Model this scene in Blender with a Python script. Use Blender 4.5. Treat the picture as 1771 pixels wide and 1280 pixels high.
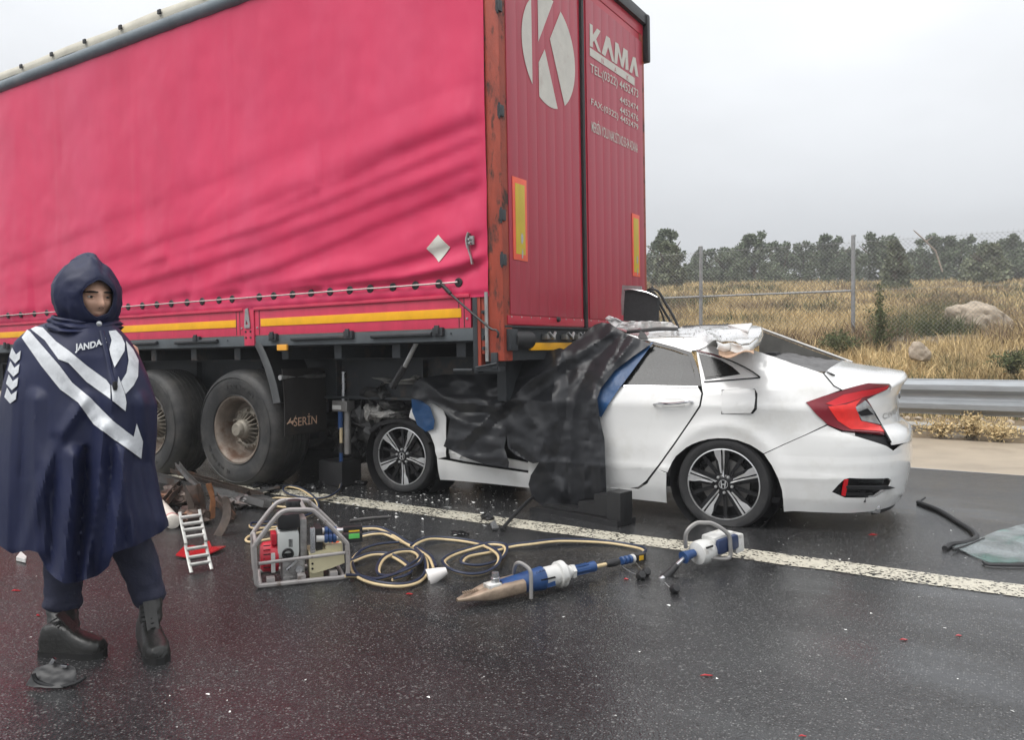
import bpy, bmesh, math, random
from math import sin, cos, pi, radians, atan2, hypot, sqrt, exp
from mathutils import Vector as V, Matrix, noise
from mathutils.geometry import tessellate_polygon
from mathutils.bvhtree import BVHTree
for o in list(bpy.data.objects): bpy.data.objects.remove(o)
random.seed(7)
S = bpy.context.scene
COL = S.collection
# ------------------------------------------------------------------ camera (fitted to the photograph; X runs along the road, Y across it)
FPX, YAW, PITCH, ROLL, CAMH = 1365.57, .5567, .0322, -.0067, 1.2124
_f = V((-sin(YAW), cos(YAW), 0)); _r = V((cos(YAW), sin(YAW), 0)); _u = V((0, 0, 1))
CF = _f*cos(PITCH) - _u*sin(PITCH); _u2 = _u*cos(PITCH) + _f*sin(PITCH)
CR = _r*cos(ROLL) + _u2*sin(ROLL); CU = _u2*cos(ROLL) - _r*sin(ROLL)
CC = V((0, 0, CAMH))
cd = bpy.data.cameras.new('camera'); cam = bpy.data.objects.new('camera', cd); COL.objects.link(cam)
cd.sensor_fit = 'HORIZONTAL'; cd.sensor_width = 36; cd.lens = FPX/1771*36; cd.clip_start = .05; cd.clip_end = 3000
cam.matrix_world = Matrix(((CR.x, CU.x, -CF.x, CC.x), (CR.y, CU.y, -CF.y, CC.y), (CR.z, CU.z, -CF.z, CC.z), (0, 0, 0, 1)))
S.camera = cam
# ------------------------------------------------------------------ sky and light: rainy overcast
w = bpy.data.worlds.new('World'); S.world = w; w.use_nodes = True
nt = w.node_tree; nt.nodes.clear()
def N(t, k, **kw):
    n = t.nodes.new(k)
    for a, b in kw.items(): setattr(n, a, b)
    return n
out = N(nt, 'ShaderNodeOutputWorld'); bg = N(nt, 'ShaderNodeBackground'); sky = N(nt, 'ShaderNodeTexSky')
SUN_EL, SUN_AZ = 56, -112     # degrees; the brighter side of the overcast is behind the camera
sky.sky_type = 'NISHITA'; sky.sun_disc = False; sky.sun_elevation = radians(SUN_EL); sky.sun_rotation = radians(90-SUN_AZ)
sky.dust_density = 4; sky.air_density = 1.2
hs = N(nt, 'ShaderNodeHueSaturation'); hs.inputs['Saturation'].default_value = .10; nt.links.new(sky.outputs[0], hs.inputs['Color'])
tc = N(nt, 'ShaderNodeTexCoord'); sx = N(nt, 'ShaderNodeSeparateXYZ'); nt.links.new(tc.outputs['Generated'], sx.inputs[0])
ramp = N(nt, 'ShaderNodeValToRGB'); nt.links.new(sx.outputs['Z'], ramp.inputs[0])
e = ramp.color_ramp.elements; e[0].position = 0; e[0].color = (3.2, 3.32, 3.5, 1); e[1].position = 1; e[1].color = (12.2, 12.2, 12.4, 1)
m_ = e.new(.13); m_.color = (3.8, 3.95, 4.15, 1); m_ = e.new(.42); m_.color = (6.5, 6.68, 6.95, 1)
nz = N(nt, 'ShaderNodeTexNoise'); nz.inputs['Scale'].default_value = 1.6; nz.inputs['Detail'].default_value = 5
mp = N(nt, 'ShaderNodeMapping'); mp.inputs['Scale'].default_value = (1, 1, 2.6); nt.links.new(tc.outputs['Generated'], mp.inputs[0]); nt.links.new(mp.outputs[0], nz.inputs['Vector'])
mr = N(nt, 'ShaderNodeMapRange'); mr.inputs[1].default_value = .3; mr.inputs[2].default_value = .7; mr.inputs[3].default_value = .86; mr.inputs[4].default_value = 1.13
nt.links.new(nz.outputs[0], mr.inputs[0])
mul = N(nt, 'ShaderNodeMixRGB', blend_type='MULTIPLY'); mul.inputs[0].default_value = 1; nt.links.new(ramp.outputs[0], mul.inputs[1]); nt.links.new(mr.outputs[0], mul.inputs[2])
mx = N(nt, 'ShaderNodeMixRGB'); mx.inputs[0].default_value = .88; nt.links.new(hs.outputs[0], mx.inputs[1]); nt.links.new(mul.outputs[0], mx.inputs[2])
nt.links.new(mx.outputs[0], bg.inputs[0]); bg.inputs[1].default_value = .115; nt.links.new(bg.outputs[0], out.inputs[0])
sl = bpy.data.lights.new('sun', 'SUN'); sun = bpy.data.objects.new('sun', sl); COL.objects.link(sun)
sl.energy = 1.4; sl.angle = radians(40); sl.color = (1, .98, .95)
sd = V((cos(radians(SUN_AZ))*cos(radians(SUN_EL)), sin(radians(SUN_AZ))*cos(radians(SUN_EL)), sin(radians(SUN_EL))))
sun.rotation_euler = sd.to_track_quat('Z', 'Y').to_euler()
S.view_settings.view_transform = 'Standard'; S.view_settings.look = 'None'; S.view_settings.exposure = 0.58; S.view_settings.gamma = 1
# ------------------------------------------------------------------ helpers
def ray(x, y): return CF + CR*((x-885.5)/FPX) + CU*((640-y)/FPX)
def proj(P):
    d = V(P)-CC; z = d.dot(CF); return (885.5+FPX*d.dot(CR)/z, 640-FPX*d.dot(CU)/z)
def gp(x, y, z=0.):                      # photo pixel -> point on the horizontal plane z
    d = ray(x, y); return CC + d*((z-CC.z)/d.z)
def onpl(x, y, P, n):                    # photo pixel -> point on any plane
    d = ray(x, y); n = V(n); return CC + d*((V(P)-CC).dot(n)/d.dot(n))
class Frame:                             # a thing's local frame; pixels are met with its local planes
    def __init__(s, M): s.M = M; s.I = M.inverted(); s.c = s.I @ CC; s.R = s.I.to_3x3()
    def on(s, x, y, ax, v):
        d = s.R @ ray(x, y); t = (v-s.c[ax])/d[ax]; return s.c + d*t
    def X(s, x, y, v=0.): return s.on(x, y, 0, v)
    def Y(s, x, y, v=0.): return s.on(x, y, 1, v)
    def Z(s, x, y, v=0.): return s.on(x, y, 2, v)
    def pl(s, x, y, P, n):
        d = s.R @ ray(x, y); n = V(n); return s.c + d*((V(P)-s.c).dot(n)/d.dot(n))
def empty(name, M, label=None, cat=None, group=None):
    o = bpy.data.objects.new(name, None); COL.objects.link(o); o.matrix_world = M; o.empty_display_size = .1
    return tag(o, label, cat, group)
def tag(o, label=None, cat=None, group=None, kind=None):
    for k, v in (('label', label), ('category', cat), ('group', group), ('kind', kind)):
        if v: o[k] = v
    return o
def TR(x, y=None, z=0., rz=0.):
    p = V(x) if y is None else V((x, y, z)); return Matrix.Translation(p) @ Matrix.Rotation(rz, 4, 'Z')
class MB:
    def __init__(s): s.v = []; s.f = []; s.m = []; s.mi = 0
    def add(s, vs, fs):
        b = len(s.v); s.v += [tuple(a) for a in vs]; s.f += [tuple(i+b for i in f) for f in fs]; s.m += [s.mi]*len(fs); return s
    def box(s, p0, p1, M=None):
        (a, b, c), (d, e_, f) = p0, p1
        vs = [V(q) for q in ((a, b, c), (d, b, c), (d, e_, c), (a, e_, c), (a, b, f), (d, b, f), (d, e_, f), (a, e_, f))]
        if M: vs = [M @ q for q in vs]
        return s.add(vs, ((0, 3, 2, 1), (4, 5, 6, 7), (0, 1, 5, 4), (1, 2, 6, 5), (2, 3, 7, 6), (3, 0, 4, 7)))
    def bbox(s, p0, p1, b=.01, M=None):    # box with bevelled edges
        bm = bmesh.new(); bmesh.ops.create_cube(bm, size=1)
        p0, p1 = V(p0), V(p1); c = (p0+p1)/2; d = p1-p0
        for q in bm.verts: q.co = V((q.co.x*d.x, q.co.y*d.y, q.co.z*d.z))+c
        b = min(b, abs(d.x)*.45, abs(d.y)*.45, abs(d.z)*.45)
        bmesh.ops.bevel(bm, geom=bm.edges[:], offset=b, segments=2, profile=.7, affect='EDGES')
        return s.bm(bm, M)
    def bm(s, bm, M=None):
        bm.verts.index_update(); vs = [(M @ q.co) if M else q.co.copy() for q in bm.verts]
        s.add(vs, [[q.index for q in f.verts] for f in bm.faces]); bm.free(); return s
    def tube(s, pts, r, n=8, closed=False, cap=True, sq=1.):
        pts = [V(p) for p in pts]; k = len(pts); rr = r if isinstance(r, (list, tuple)) else [r]*k
        tg = []
        for i in range(k):
            a = pts[(i-1) % k] if (closed or i) else pts[0]; b = pts[(i+1) % k] if (closed or i < k-1) else pts[-1]
            t = (b-a); tg.append(t.normalized() if t.length > 1e-9 else V((0, 0, 1)))
        up = V((0, 0, 1)) if abs(tg[0].z) < .9 else V((1, 0, 0))
        nrm = (up - tg[0]*up.dot(tg[0])).normalized(); vs = []; fs = []
        for i in range(k):
            nrm = nrm - tg[i]*nrm.dot(tg[i])
            nrm = nrm.normalized() if nrm.length > 1e-6 else tg[i].orthogonal().normalized()
            bn = tg[i].cross(nrm)
            for j in range(n):
                a = 2*pi*(j+.5)/n; vs.append(pts[i] + (nrm*cos(a)*sq + bn*sin(a))*rr[i])
        for i in range(k if closed else k-1):
            i2 = (i+1) % k
            for j in range(n): fs.append((i*n+j, i*n+(j+1) % n, i2*n+(j+1) % n, i2*n+j))
        if cap and not closed: fs += [tuple(range(n-1, -1, -1)), tuple((k-1)*n+j for j in range(n))]
        return s.add(vs, fs)
    def lathe(s, prof, o=(0, 0, 0), ax=(0, 0, 1), n=24, a0=0., a1=2*pi, cap=True):
        o = V(o); ax = V(ax).normalized(); e1 = ax.orthogonal().normalized(); e2 = ax.cross(e1)
        full = abs(a1-a0-2*pi) < 1e-6; m = n if full else n+1; vs = []; fs = []
        for (r, h) in prof:
            for j in range(m):
                a = a0+(a1-a0)*j/n; vs.append(o+ax*h+(e1*cos(a)+e2*sin(a))*r)
        for i in range(len(prof)-1):
            for j in range(n):
                j2 = (j+1) % m; fs.append((i*m+j, i*m+j2, (i+1)*m+j2, (i+1)*m+j))
        if full and cap:
            if prof[0][0] > 1e-6: fs.append(tuple(range(n-1, -1, -1)))
            if prof[-1][0] > 1e-6: fs.append(tuple((len(prof)-1)*m+j for j in range(n)))
        return s.add(vs, fs)
    def prism(s, poly, dvec, hole=None):   # 3-D outline (about planar) swept by dvec
        poly = [V(p) for p in poly]; d = V(dvec); loops = [poly]+([[V(p) for p in h] for h in hole] if hole else [])
        flat = [p for l in loops for p in l]; n = len(flat); tri = tessellate_polygon(loops)
        fs = [tuple(t) for t in tri] + [tuple(n+i for i in reversed(t)) for t in tri]; b = 0
        for l in loops:
            k = len(l)
            for i in range(k): fs.append((b+i, b+(i+1) % k, n+b+(i+1) % k, n+b+i))
            b += k
        return s.add(flat+[p+d for p in flat], fs)
    def grid(s, fn, nu, nv, cu=False, cv=False):
        vs = [fn(i/(nu if cu else nu-1), j/(nv if cv else nv-1)) for i in range(nu) for j in range(nv)]
        fs = []
        for i in range(nu if cu else nu-1):
            for j in range(nv if cv else nv-1):
                i2, j2 = (i+1) % nu, (j+1) % nv; fs.append((i*nv+j, i2*nv+j, i2*nv+j2, i*nv+j2))
        return s.add(vs, fs)
    def build(s, name, mt, parent=None, smooth=35, M=None, fixn=True, solid=0):
        me = bpy.data.meshes.new(name); me.from_pydata(s.v, [], s.f)
        for q in (mt if isinstance(mt, (list, tuple)) else [mt]): me.materials.append(q)
        if any(s.m): me.polygons.foreach_set('material_index', s.m)
        bm = bmesh.new(); bm.from_mesh(me)
        if fixn: bmesh.ops.recalc_face_normals(bm, faces=bm.faces[:])
        if solid: bmesh.ops.solidify(bm, geom=bm.faces[:], thickness=solid)
        bm.to_mesh(me); bm.free()
        if smooth:
            me.polygons.foreach_set('use_smooth', [True]*len(me.polygons)); me.set_sharp_from_angle(angle=radians(smooth))
        me.update(); o = bpy.data.objects.new(name, me); COL.objects.link(o)
        if parent: o.parent = parent
        if M: o.matrix_local = M
        return o
def sheet(poly, step, fn, holes=(), thick=0., name='x', mt=None, parent=None, smooth=40, stepy=None):
    """2-D outline -> fine conforming sheet -> mapped into space by fn(a, b), with real thickness"""
    loops = [[V((p[0], p[1], 0)) for p in l] for l in [poly]+list(holes)]
    flat = [p for l in loops for p in l]; tri = tessellate_polygon(loops)
    bm = bmesh.new(); vs = [bm.verts.new(p) for p in flat]
    for t in tri:
        try: bm.faces.new([vs[i] for i in t])
        except ValueError: pass
    bmesh.ops.dissolve_limit(bm, angle_limit=.01, verts=bm.verts[:], edges=bm.edges[:]) if not holes else None
    for ax, st in ((0, step), (1, stepy or step)):
        lo = min(p[ax] for p in flat); hi = max(p[ax] for p in flat); k = int((hi-lo)/st)
        for i in range(1, k+1):
            c = lo+(hi-lo)*i/(k+1); co = V((0, 0, 0)); no = V((0, 0, 0)); co[ax] = c; no[ax] = 1
            bmesh.ops.bisect_plane(bm, geom=bm.verts[:]+bm.edges[:]+bm.faces[:], plane_co=co, plane_no=no)
    bmesh.ops.remove_doubles(bm, verts=bm.verts[:], dist=step*.02)
    for q in bm.verts: q.co = fn(q.co.x, q.co.y)
    bmesh.ops.recalc_face_normals(bm, faces=bm.faces[:])
    if thick: bmesh.ops.solidify(bm, geom=bm.faces[:], thickness=thick)
    me = bpy.data.meshes.new(name); bm.to_mesh(me); bm.free(); me.materials.append(mt)
    me.polygons.foreach_set('use_smooth', [True]*len(me.polygons)); me.set_sharp_from_angle(angle=radians(smooth))
    o = bpy.data.objects.new(name, me); COL.objects.link(o)
    if parent: o.parent = parent
    return o
def spline(pts, k=6, closed=False):        # Catmull-Rom
    pts = [V(p) for p in pts]; n = len(pts); o = []
    for i in range(n if closed else n-1):
        p0 = pts[(i-1) % n] if closed or i else pts[0]; p1 = pts[i]; p2 = pts[(i+1) % n]; p3 = pts[(i+2) % n] if closed or i+2 < n else pts[-1]
        for j in range(k):
            t = j/k; o.append(.5*((2*p1)+(p2-p0)*t+(2*p0-5*p1+4*p2-p3)*t*t+(3*p1-p0-3*p2+p3)*t**3))
    if not closed: o.append(pts[-1])
    return o
def fbm(x, y, z=0., o=4):
    return noise.fractal(V((x, y, z)), 1., 2., o)
def lerp(a, b, t): return a+(b-a)*t
def interp(x, xs, ys):
    if x <= xs[0]: return ys[0]
    for i in range(1, len(xs)):
        if x <= xs[i]: return lerp(ys[i-1], ys[i], (x-xs[i-1])/(xs[i]-xs[i-1]))
    return ys[-1]
def sstep(a, b, x):
    t = min(1, max(0, (x-a)/(b-a))); return t*t*(3-2*t)
def copy_tree(o, parent=None):
    c = o.copy(); COL.objects.link(c); c.parent = parent
    for ch in [q for q in bpy.data.objects if q.parent == o]: copy_tree(ch, c)
    return c
def text_pts(body, sp=1.0, bold=0.):                # flat lettering as triangles in a unit box
    cu = bpy.data.curves.new('t', 'FONT'); cu.body = body; cu.size = 1; cu.space_character = sp; cu.resolution_u = 4; cu.offset = bold
    o = bpy.data.objects.new('t', cu); COL.objects.link(o); dg = bpy.context.evaluated_depsgraph_get()
    me = bpy.data.meshes.new_from_object(o.evaluated_get(dg)); vs = [q.co.copy() for q in me.vertices]; fs = [tuple(p.vertices) for p in me.polygons]
    bpy.data.objects.remove(o); bpy.data.curves.remove(cu); bpy.data.meshes.remove(me)
    x0 = min(q.x for q in vs); x1 = max(q.x for q in vs); y0 = min(q.y for q in vs); y1 = max(q.y for q in vs)
    return [((q.x-x0)/(x1-x0), (q.y-y0)/(y1-y0)) for q in vs], fs
def text(body, bl, br, tl, mt, parent, name='lettering', sp=1., lift=(0, 0, 0), fn=None, bold=.006):
    vs, fs = text_pts(body, sp, bold); m = MB(); bl, br, tl, lift = V(bl), V(br), V(tl), V(lift)
    P = [bl+(br-bl)*a+(tl-bl)*b for a, b in vs]
    if fn: P = [fn(p) for p in P]
    m.add([p+lift for p in P], fs)
    o = m.build(name, mt, parent, smooth=0, fixn=False); return o
# ------------------------------------------------------------------ materials
def mat(name, col, rough=.5, metal=0., var=.12, vs=6., bump=0., bs=60., col2=None, mk=(3., .55, .65), spec=.5, coat=0., r2=None, st=(1, 1, 1), trans=0., ior=1.45, rvar=.08, emit=None, isl=0., det=6.):
    m = bpy.data.materials.new(name); m.use_nodes = True; t = m.node_tree; b = t.nodes['Principled BSDF']; L = t.links.new
    tcn = N(t, 'ShaderNodeTexCoord'); mpn = N(t, 'ShaderNodeMapping'); mpn.inputs['Scale'].default_value = st; L(tcn.outputs['Object'], mpn.inputs[0])
    n1 = N(t, 'ShaderNodeTexNoise'); n1.inputs['Scale'].default_value = vs; n1.inputs['Detail'].default_value = det; n1.inputs['Roughness'].default_value = .6; L(mpn.outputs[0], n1.inputs['Vector'])
    c1 = N(t, 'ShaderNodeMixRGB'); L(n1.outputs[0], c1.inputs[0])
    rm = N(t, 'ShaderNodeMapRange'); rm.inputs[1].default_value = .3; rm.inputs[2].default_value = .7; L(n1.outputs[0], rm.inputs[0]); L(rm.outputs[0], c1.inputs[0])
    c1.inputs[1].default_value = tuple(max(0, c*(1-var)) for c in col)+(1,); c1.inputs[2].default_value = tuple(min(1, c*(1+var)) for c in col)+(1,)
    cur = c1.outputs[0]
    if isl:
        g = N(t, 'ShaderNodeNewGeometry'); mi = N(t, 'ShaderNodeMapRange'); mi.inputs[3].default_value = 1-isl; mi.inputs[4].default_value = 1+isl; L(g.outputs['Random Per Island'], mi.inputs[0])
        mm = N(t, 'ShaderNodeMixRGB', blend_type='MULTIPLY'); mm.inputs[0].default_value = 1; L(cur, mm.inputs[1]); L(mi.outputs[0], mm.inputs[2]); cur = mm.outputs[0]
    rr = N(t, 'ShaderNodeMapRange'); rr.inputs[3].default_value = max(.02, rough-rvar); rr.inputs[4].default_value = min(1, rough+rvar); L(n1.outputs[0], rr.inputs[0]); rcur = rr.outputs[0]
    if col2:
        n2 = N(t, 'ShaderNodeTexNoise'); n2.inputs['Scale'].default_value = mk[0]; n2.inputs['Detail'].default_value = 8; n2.inputs['Roughness'].default_value = .68; L(mpn.outputs[0], n2.inputs['Vector'])
        k = N(t, 'ShaderNodeMapRange'); k.inputs[1].default_value = mk[1]; k.inputs[2].default_value = mk[2]; L(n2.outputs[0], k.inputs[0])
        c2 = N(t, 'ShaderNodeMixRGB'); L(k.outputs[0], c2.inputs[0]); L(cur, c2.inputs[1]); c2.inputs[2].default_value = tuple(col2)+(1,); cur = c2.outputs[0]
        if r2 is not None:
            c3 = N(t, 'ShaderNodeMixRGB'); L(k.outputs[0], c3.inputs[0]); L(rcur, c3.inputs[1]); c3.inputs[2].default_value = (r2, r2, r2, 1); rcur = c3.outputs[0]
    L(cur, b.inputs['Base Color']); L(rcur, b.inputs['Roughness']); b.inputs['Metallic'].default_value = metal; b.inputs['Specular IOR Level'].default_value = spec
    b.inputs['IOR'].default_value = ior
    if coat: b.inputs['Coat Weight'].default_value = coat; b.inputs['Coat Roughness'].default_value = .06
    if trans: b.inputs['Transmission Weight'].default_value = trans
    if bump:
        n3 = N(t, 'ShaderNodeTexNoise'); n3.inputs['Scale'].default_value = bs; n3.inputs['Detail'].default_value = 6; L(mpn.outputs[0], n3.inputs['Vector'])
        bp = N(t, 'ShaderNodeBump'); bp.inputs['Strength'].default_value = bump; bp.inputs['Distance'].default_value = .01; L(n3.outputs[0], bp.inputs['Height']); L(bp.outputs[0], b.inputs['Normal'])
    return m
# ================================================================== SETTING
def road_material():
    m = bpy.data.materials.new('wet_asphalt'); m.use_nodes = True; t = m.node_tree; b = t.nodes['Principled BSDF']; L = t.links.new
    tcn = N(t, 'ShaderNodeTexCoord'); P = tcn.outputs['Object']
    vo = N(t, 'ShaderNodeTexVoronoi'); vo.inputs['Scale'].default_value = 120; L(P, vo.inputs['Vector'])
    vo2 = N(t, 'ShaderNodeTexVoronoi'); vo2.inputs['Scale'].default_value = 62; L(P, vo2.inputs['Vector'])
    big = N(t, 'ShaderNodeTexNoise'); big.inputs['Scale'].default_value = .55; big.inputs['Detail'].default_value = 5; L(P, big.inputs['Vector'])
    def stones(v, lo, hi):
        s = N(t, 'ShaderNodeSeparateColor'); L(v.outputs['Color'], s.inputs[0])
        r = N(t, 'ShaderNodeMapRange'); r.inputs[1].default_value = lo; r.inputs[2].default_value = hi; L(s.outputs[0], r.inputs[0])
        d = N(t, 'ShaderNodeMapRange'); d.inputs[1].default_value = .55; d.inputs[2].default_value = .2; L(v.outputs['Distance'], d.inputs[0])
        x = N(t, 'ShaderNodeMath', operation='MULTIPLY'); L(r.outputs[0], x.inputs[0]); L(d.outputs[0], x.inputs[1]); return x
    a1 = stones(vo, .66, .97); a2 = stones(vo2, .95, 1.0)
    s1 = N(t, 'ShaderNodeMath', operation='MAXIMUM'); L(a1.outputs[0], s1.inputs[0]); L(a2.outputs[0], s1.inputs[1])
    base = N(t, 'ShaderNodeMixRGB'); base.inputs[1].default_value = (.014, .0143, .0153, 1); base.inputs[2].default_value = (.030, .0303, .0315, 1); L(big.outputs[0], base.inputs[0])
    sc = N(t, 'ShaderNodeSeparateColor'); L(vo.outputs['Color'], sc.inputs[0])
    tv = N(t, 'ShaderNodeMapRange'); tv.inputs[3].default_value = .55; tv.inputs[4].default_value = 1.5; L(sc.outputs[1], tv.inputs[0])
    bm_ = N(t, 'ShaderNodeMixRGB', blend_type='MULTIPLY'); bm_.inputs[0].default_value = 1; L(base.outputs[0], bm_.inputs[1]); L(tv.outputs[0], bm_.inputs[2])
    c = N(t, 'ShaderNodeMixRGB'); L(s1.outputs[0], c.inputs[0]); L(bm_.outputs[0], c.inputs[1]); c.inputs[2].default_value = (.15, .148, .144, 1)
    L(c.outputs[0], b.inputs['Base Color'])
    fil = N(t, 'ShaderNodeTexNoise'); fil.inputs['Scale'].default_value = 1.3; fil.inputs['Detail'].default_value = 6; fil.inputs['Roughness'].default_value = .65; fmp = N(t, 'ShaderNodeMapping'); fmp.inputs['Scale'].default_value = (.3, 1, 1); L(P, fmp.inputs[0]); L(fmp.outputs[0], fil.inputs['Vector'])
    ro = N(t, 'ShaderNodeMapRange'); ro.inputs[1].default_value = .36; ro.inputs[2].default_value = .64; ro.inputs[3].default_value = .06; ro.inputs[4].default_value = .24; L(fil.outputs[0], ro.inputs[0]); L(ro.outputs[0], b.inputs['Roughness'])
    b.inputs['Specular IOR Level'].default_value = .5
    fi = N(t, 'ShaderNodeTexNoise'); fi.inputs['Scale'].default_value = 160; fi.inputs['Detail'].default_value = 3; L(P, fi.inputs['Vector'])
    ad = N(t, 'ShaderNodeMath', operation='MULTIPLY_ADD'); L(vo.outputs['Distance'], ad.inputs[0]); ad.inputs[1].default_value = -1.; L(fi.outputs[0], ad.inputs[2])
    bp = N(t, 'ShaderNodeBump'); bp.inputs['Distance'].default_value = .006; L(ad.outputs[0], bp.inputs['Height'])
    st = N(t, 'ShaderNodeMapRange'); st.inputs[1].default_value = .36; st.inputs[2].default_value = .64; st.inputs[3].default_value = .10; st.inputs[4].default_value = .42; L(fil.outputs[0], st.inputs[0]); L(st.outputs[0], bp.inputs['Strength'])
    L(bp.outputs[0], b.inputs['Normal']); return m
M_ROAD = road_material()
def paint_material():          # worn thermoplastic line with the asphalt showing through
    m = mat('worn_line_paint', (.50, .47, .385), .42, var=.15, vs=30, bump=.5, bs=140, spec=.5); t = m.node_tree; b = t.nodes['Principled BSDF']; L = t.links.new
    tcn = N(t, 'ShaderNodeTexCoord'); vo = N(t, 'ShaderNodeTexVoronoi'); vo.inputs['Scale'].default_value = 80; L(tcn.outputs['Object'], vo.inputs['Vector'])
    nn = N(t, 'ShaderNodeTexNoise'); nn.inputs['Scale'].default_value = 5; nn.inputs['Detail'].default_value = 6; L(tcn.outputs['Object'], nn.inputs['Vector'])
    s = N(t, 'ShaderNodeSeparateColor'); L(vo.outputs['Color'], s.inputs[0])
    a = N(t, 'ShaderNodeMath', operation='MULTIPLY_ADD'); L(nn.outputs[0], a.inputs[0]); a.inputs[1].default_value = 1.5; L(s.outputs[0], a.inputs[2])
    k = N(t, 'ShaderNodeMapRange'); k.inputs[1].default_value = .92; k.inputs[2].default_value = 1.12; L(a.outputs[0], k.inputs[0])
    L(k.outputs[0], b.inputs['Alpha']); return m
ROAD_E = 8.44
m = MB(); m.box((-260, -90, -.5), (260, ROAD_E, 0)); road = tag(m.build('road', M_ROAD, smooth=0), kind='structure')
m = MB()
xs = [-70+i*.25 for i in range(420)]
for i in range(len(xs)-1):     # ragged edges
    a, b = xs[i], xs[i+1]; f = lambda x, k: .018*fbm(x*1.7, k*9)+.012*fbm(x*7, k*5)
    m.add([(a, 4.40+f(a, 1), .004), (b, 4.40+f(b, 1), .004), (b, 4.625+f(b, 2), .004), (a, 4.625+f(a, 2), .004)], [(0, 1, 2, 3)])
tag(m.build('edge_line', paint_material(), smooth=0), kind='structure')
M_GUT = mat('gutter_concrete', (.33, .275, .205), .55, var=.12, vs=2.2, bump=.25, bs=40, col2=(.2, .16, .12), mk=(1.2, .52, .75))
m = MB()
def gut(a, b):
    x = lerp(-120, 60, a); v = lerp(ROAD_E, 11.05, b); return (x, v, .005-.05*sin(pi*min(1, b*1.3))*.5+.01*fbm(x*.5, v))
m.grid(gut, 240, 9); tag(m.build('gutter', M_GUT), kind='structure')
def ground_z(x, v):
    w_ = 1.048*(-sin(YAW)*x+cos(YAW)*v); v = lerp(v, max(16., w_), sstep(17, 30, v))     # the hill behind faces the road bend, not the lane
    z = interp(v, [11, 11.6, 12.6, 13.6, 15, 16.3, 18, 21, 28, 40, 52, 62, 90, 400], [-.05, .08, .2, .55, .98, 1.22, 1.36, 1.62, 2.35, 3.7, 4.75, 5.1, 5.3, 5.4])
    s = sstep(11.5, 14, v); return z + s*(.10*fbm(x*.45, v*.45)+.035*fbm(x*2, v*2)) + sstep(30, 80, v)*.5*fbm(x*.04, v*.04)
M_SOIL = mat('dry_field_soil', (.165, .125, .078), .9, var=.3, vs=1.1, bump=.6, bs=9, col2=(.23, .195, .15), mk=(2.4, .5, .62), spec=.2)
m = MB()
def fld(a, b):
    v = 11.0+ (b**2.3)*420; x = lerp(-1, 1, a); x = (x*60 if abs(x) < .8 else (48+(abs(x)-.8)*1800)*(1 if x > 0 else -1))-18; return (x, v, ground_z(x, v))
m.grid(fld, 260, 170); tag(m.build('field', M_SOIL), kind='structure')
# concrete footing strip behind the rail, cast in lengths
M_CONC = mat('old_concrete', (.36, .345, .31), .7, var=.18, vs=4, bump=.4, bs=30, col2=(.2, .18, .15), mk=(3, .55, .7))
for i in range(14):
    x0 = -33+i*3.05+.4; m = MB(); m.bbox((x0, 11.5, -.1), (x0+3.02, 12.12+.02*sin(i*3), .13+.012*sin(i*5)), .02)
    tag(m.build('concrete_footing', M_CONC), 'grey concrete footing slab lying beneath the steel crash barrier', 'concrete slab', 'concrete footing slabs beneath the crash barrier')
# guardrail
M_GALV = mat('galvanised_steel', (.30, .32, .335), .5, metal=.45, var=.12, vs=9, bump=.06, bs=80, col2=(.25, .25, .25), mk=(2, .55, .75), st=(.4, 1, 2))
gr = empty('crash_barrier', TR(-1.0, 11.3, 0), 'long galvanised steel crash barrier with two ridges behind the white car', 'guardrail')
prof = [(0.0, .430), (-.015, .432), (-.02, .445), (-.078, .480), (-.082, .50), (-.082, .525), (-.02, .560), (-.012, .575), (-.012, .595), (-.02, .61), (-.082, .645), (-.082, .67), (-.078, .69), (-.02, .725), (-.015, .738), (0, .740)]
for k in range(12):
    x0 = -30+k*4.0+1.3; m = MB(); pts = []
    for x in (x0-.16, x0+4.0+.16):
        off = .003*(k % 2)
        pts.append([(x, y-off, .74-(.74-z)*1.45+.004*(k % 2)) for y, z in prof])
    n = len(prof); m.add(pts[0]+pts[1], [(i, i+1, n+i+1, n+i) for i in range(n-1)])
    m.build('rail_beam', M_GALV, gr, smooth=25, solid=.003)
    p = MB(); p.bbox((x0-.05, .02, -.3), (x0+.05, .13, .70), .006); p.build('post', M_GALV, gr)
    for zz, xx in ((.36, x0-.1), (.42, x0+.1), (.62, x0-.1), (.70, x0+.1)):
        q = MB(); q.lathe([(0, .014), (.012, .012), (.014, .0)], (xx, -.082 if zz in (.42, .62) else -.05, zz), (0, -1, 0), 8); q.build('bolt', M_GALV, gr)
# chain-link fence
M_POST = mat('fence_steel', (.34, .35, .35), .5, metal=.6, var=.2, vs=14, col2=(.17, .15, .13), mk=(12, .6, .72))
FV = 16.33
fe = empty('chain_link_fence', TR(-2.45, FV, 1.2), 'tall chain link fence on grey steel posts in front of the olive trees', 'fence')
posts = [-2.45+3.0*k for k in range(-9, 7)]
for i, px in enumerate(posts):
    zg = ground_z(px, FV); m = MB(); m.tube([(px+2.45, 0, zg-.5-1.2), (px+2.45+.01*sin(i*4), .012*sin(i*9), 3.25-1.2)], .038, 12); m.lathe([(.042, 0), (.042, .02), (.02, .035), (0, .04)], (px+2.45, 0, 2.04), n=12); m.build('post', M_POST, fe)
for i in range(len(posts)-1):
    if i in (8, 7, 6, 5, 4): 
        m = MB(); z = 2.20-1.2; m.tube([(posts[i]+2.45, 0, z), (posts[i+1]+2.45, 0, z)], .021, 8); m.build('rail', M_POST, fe)
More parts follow.
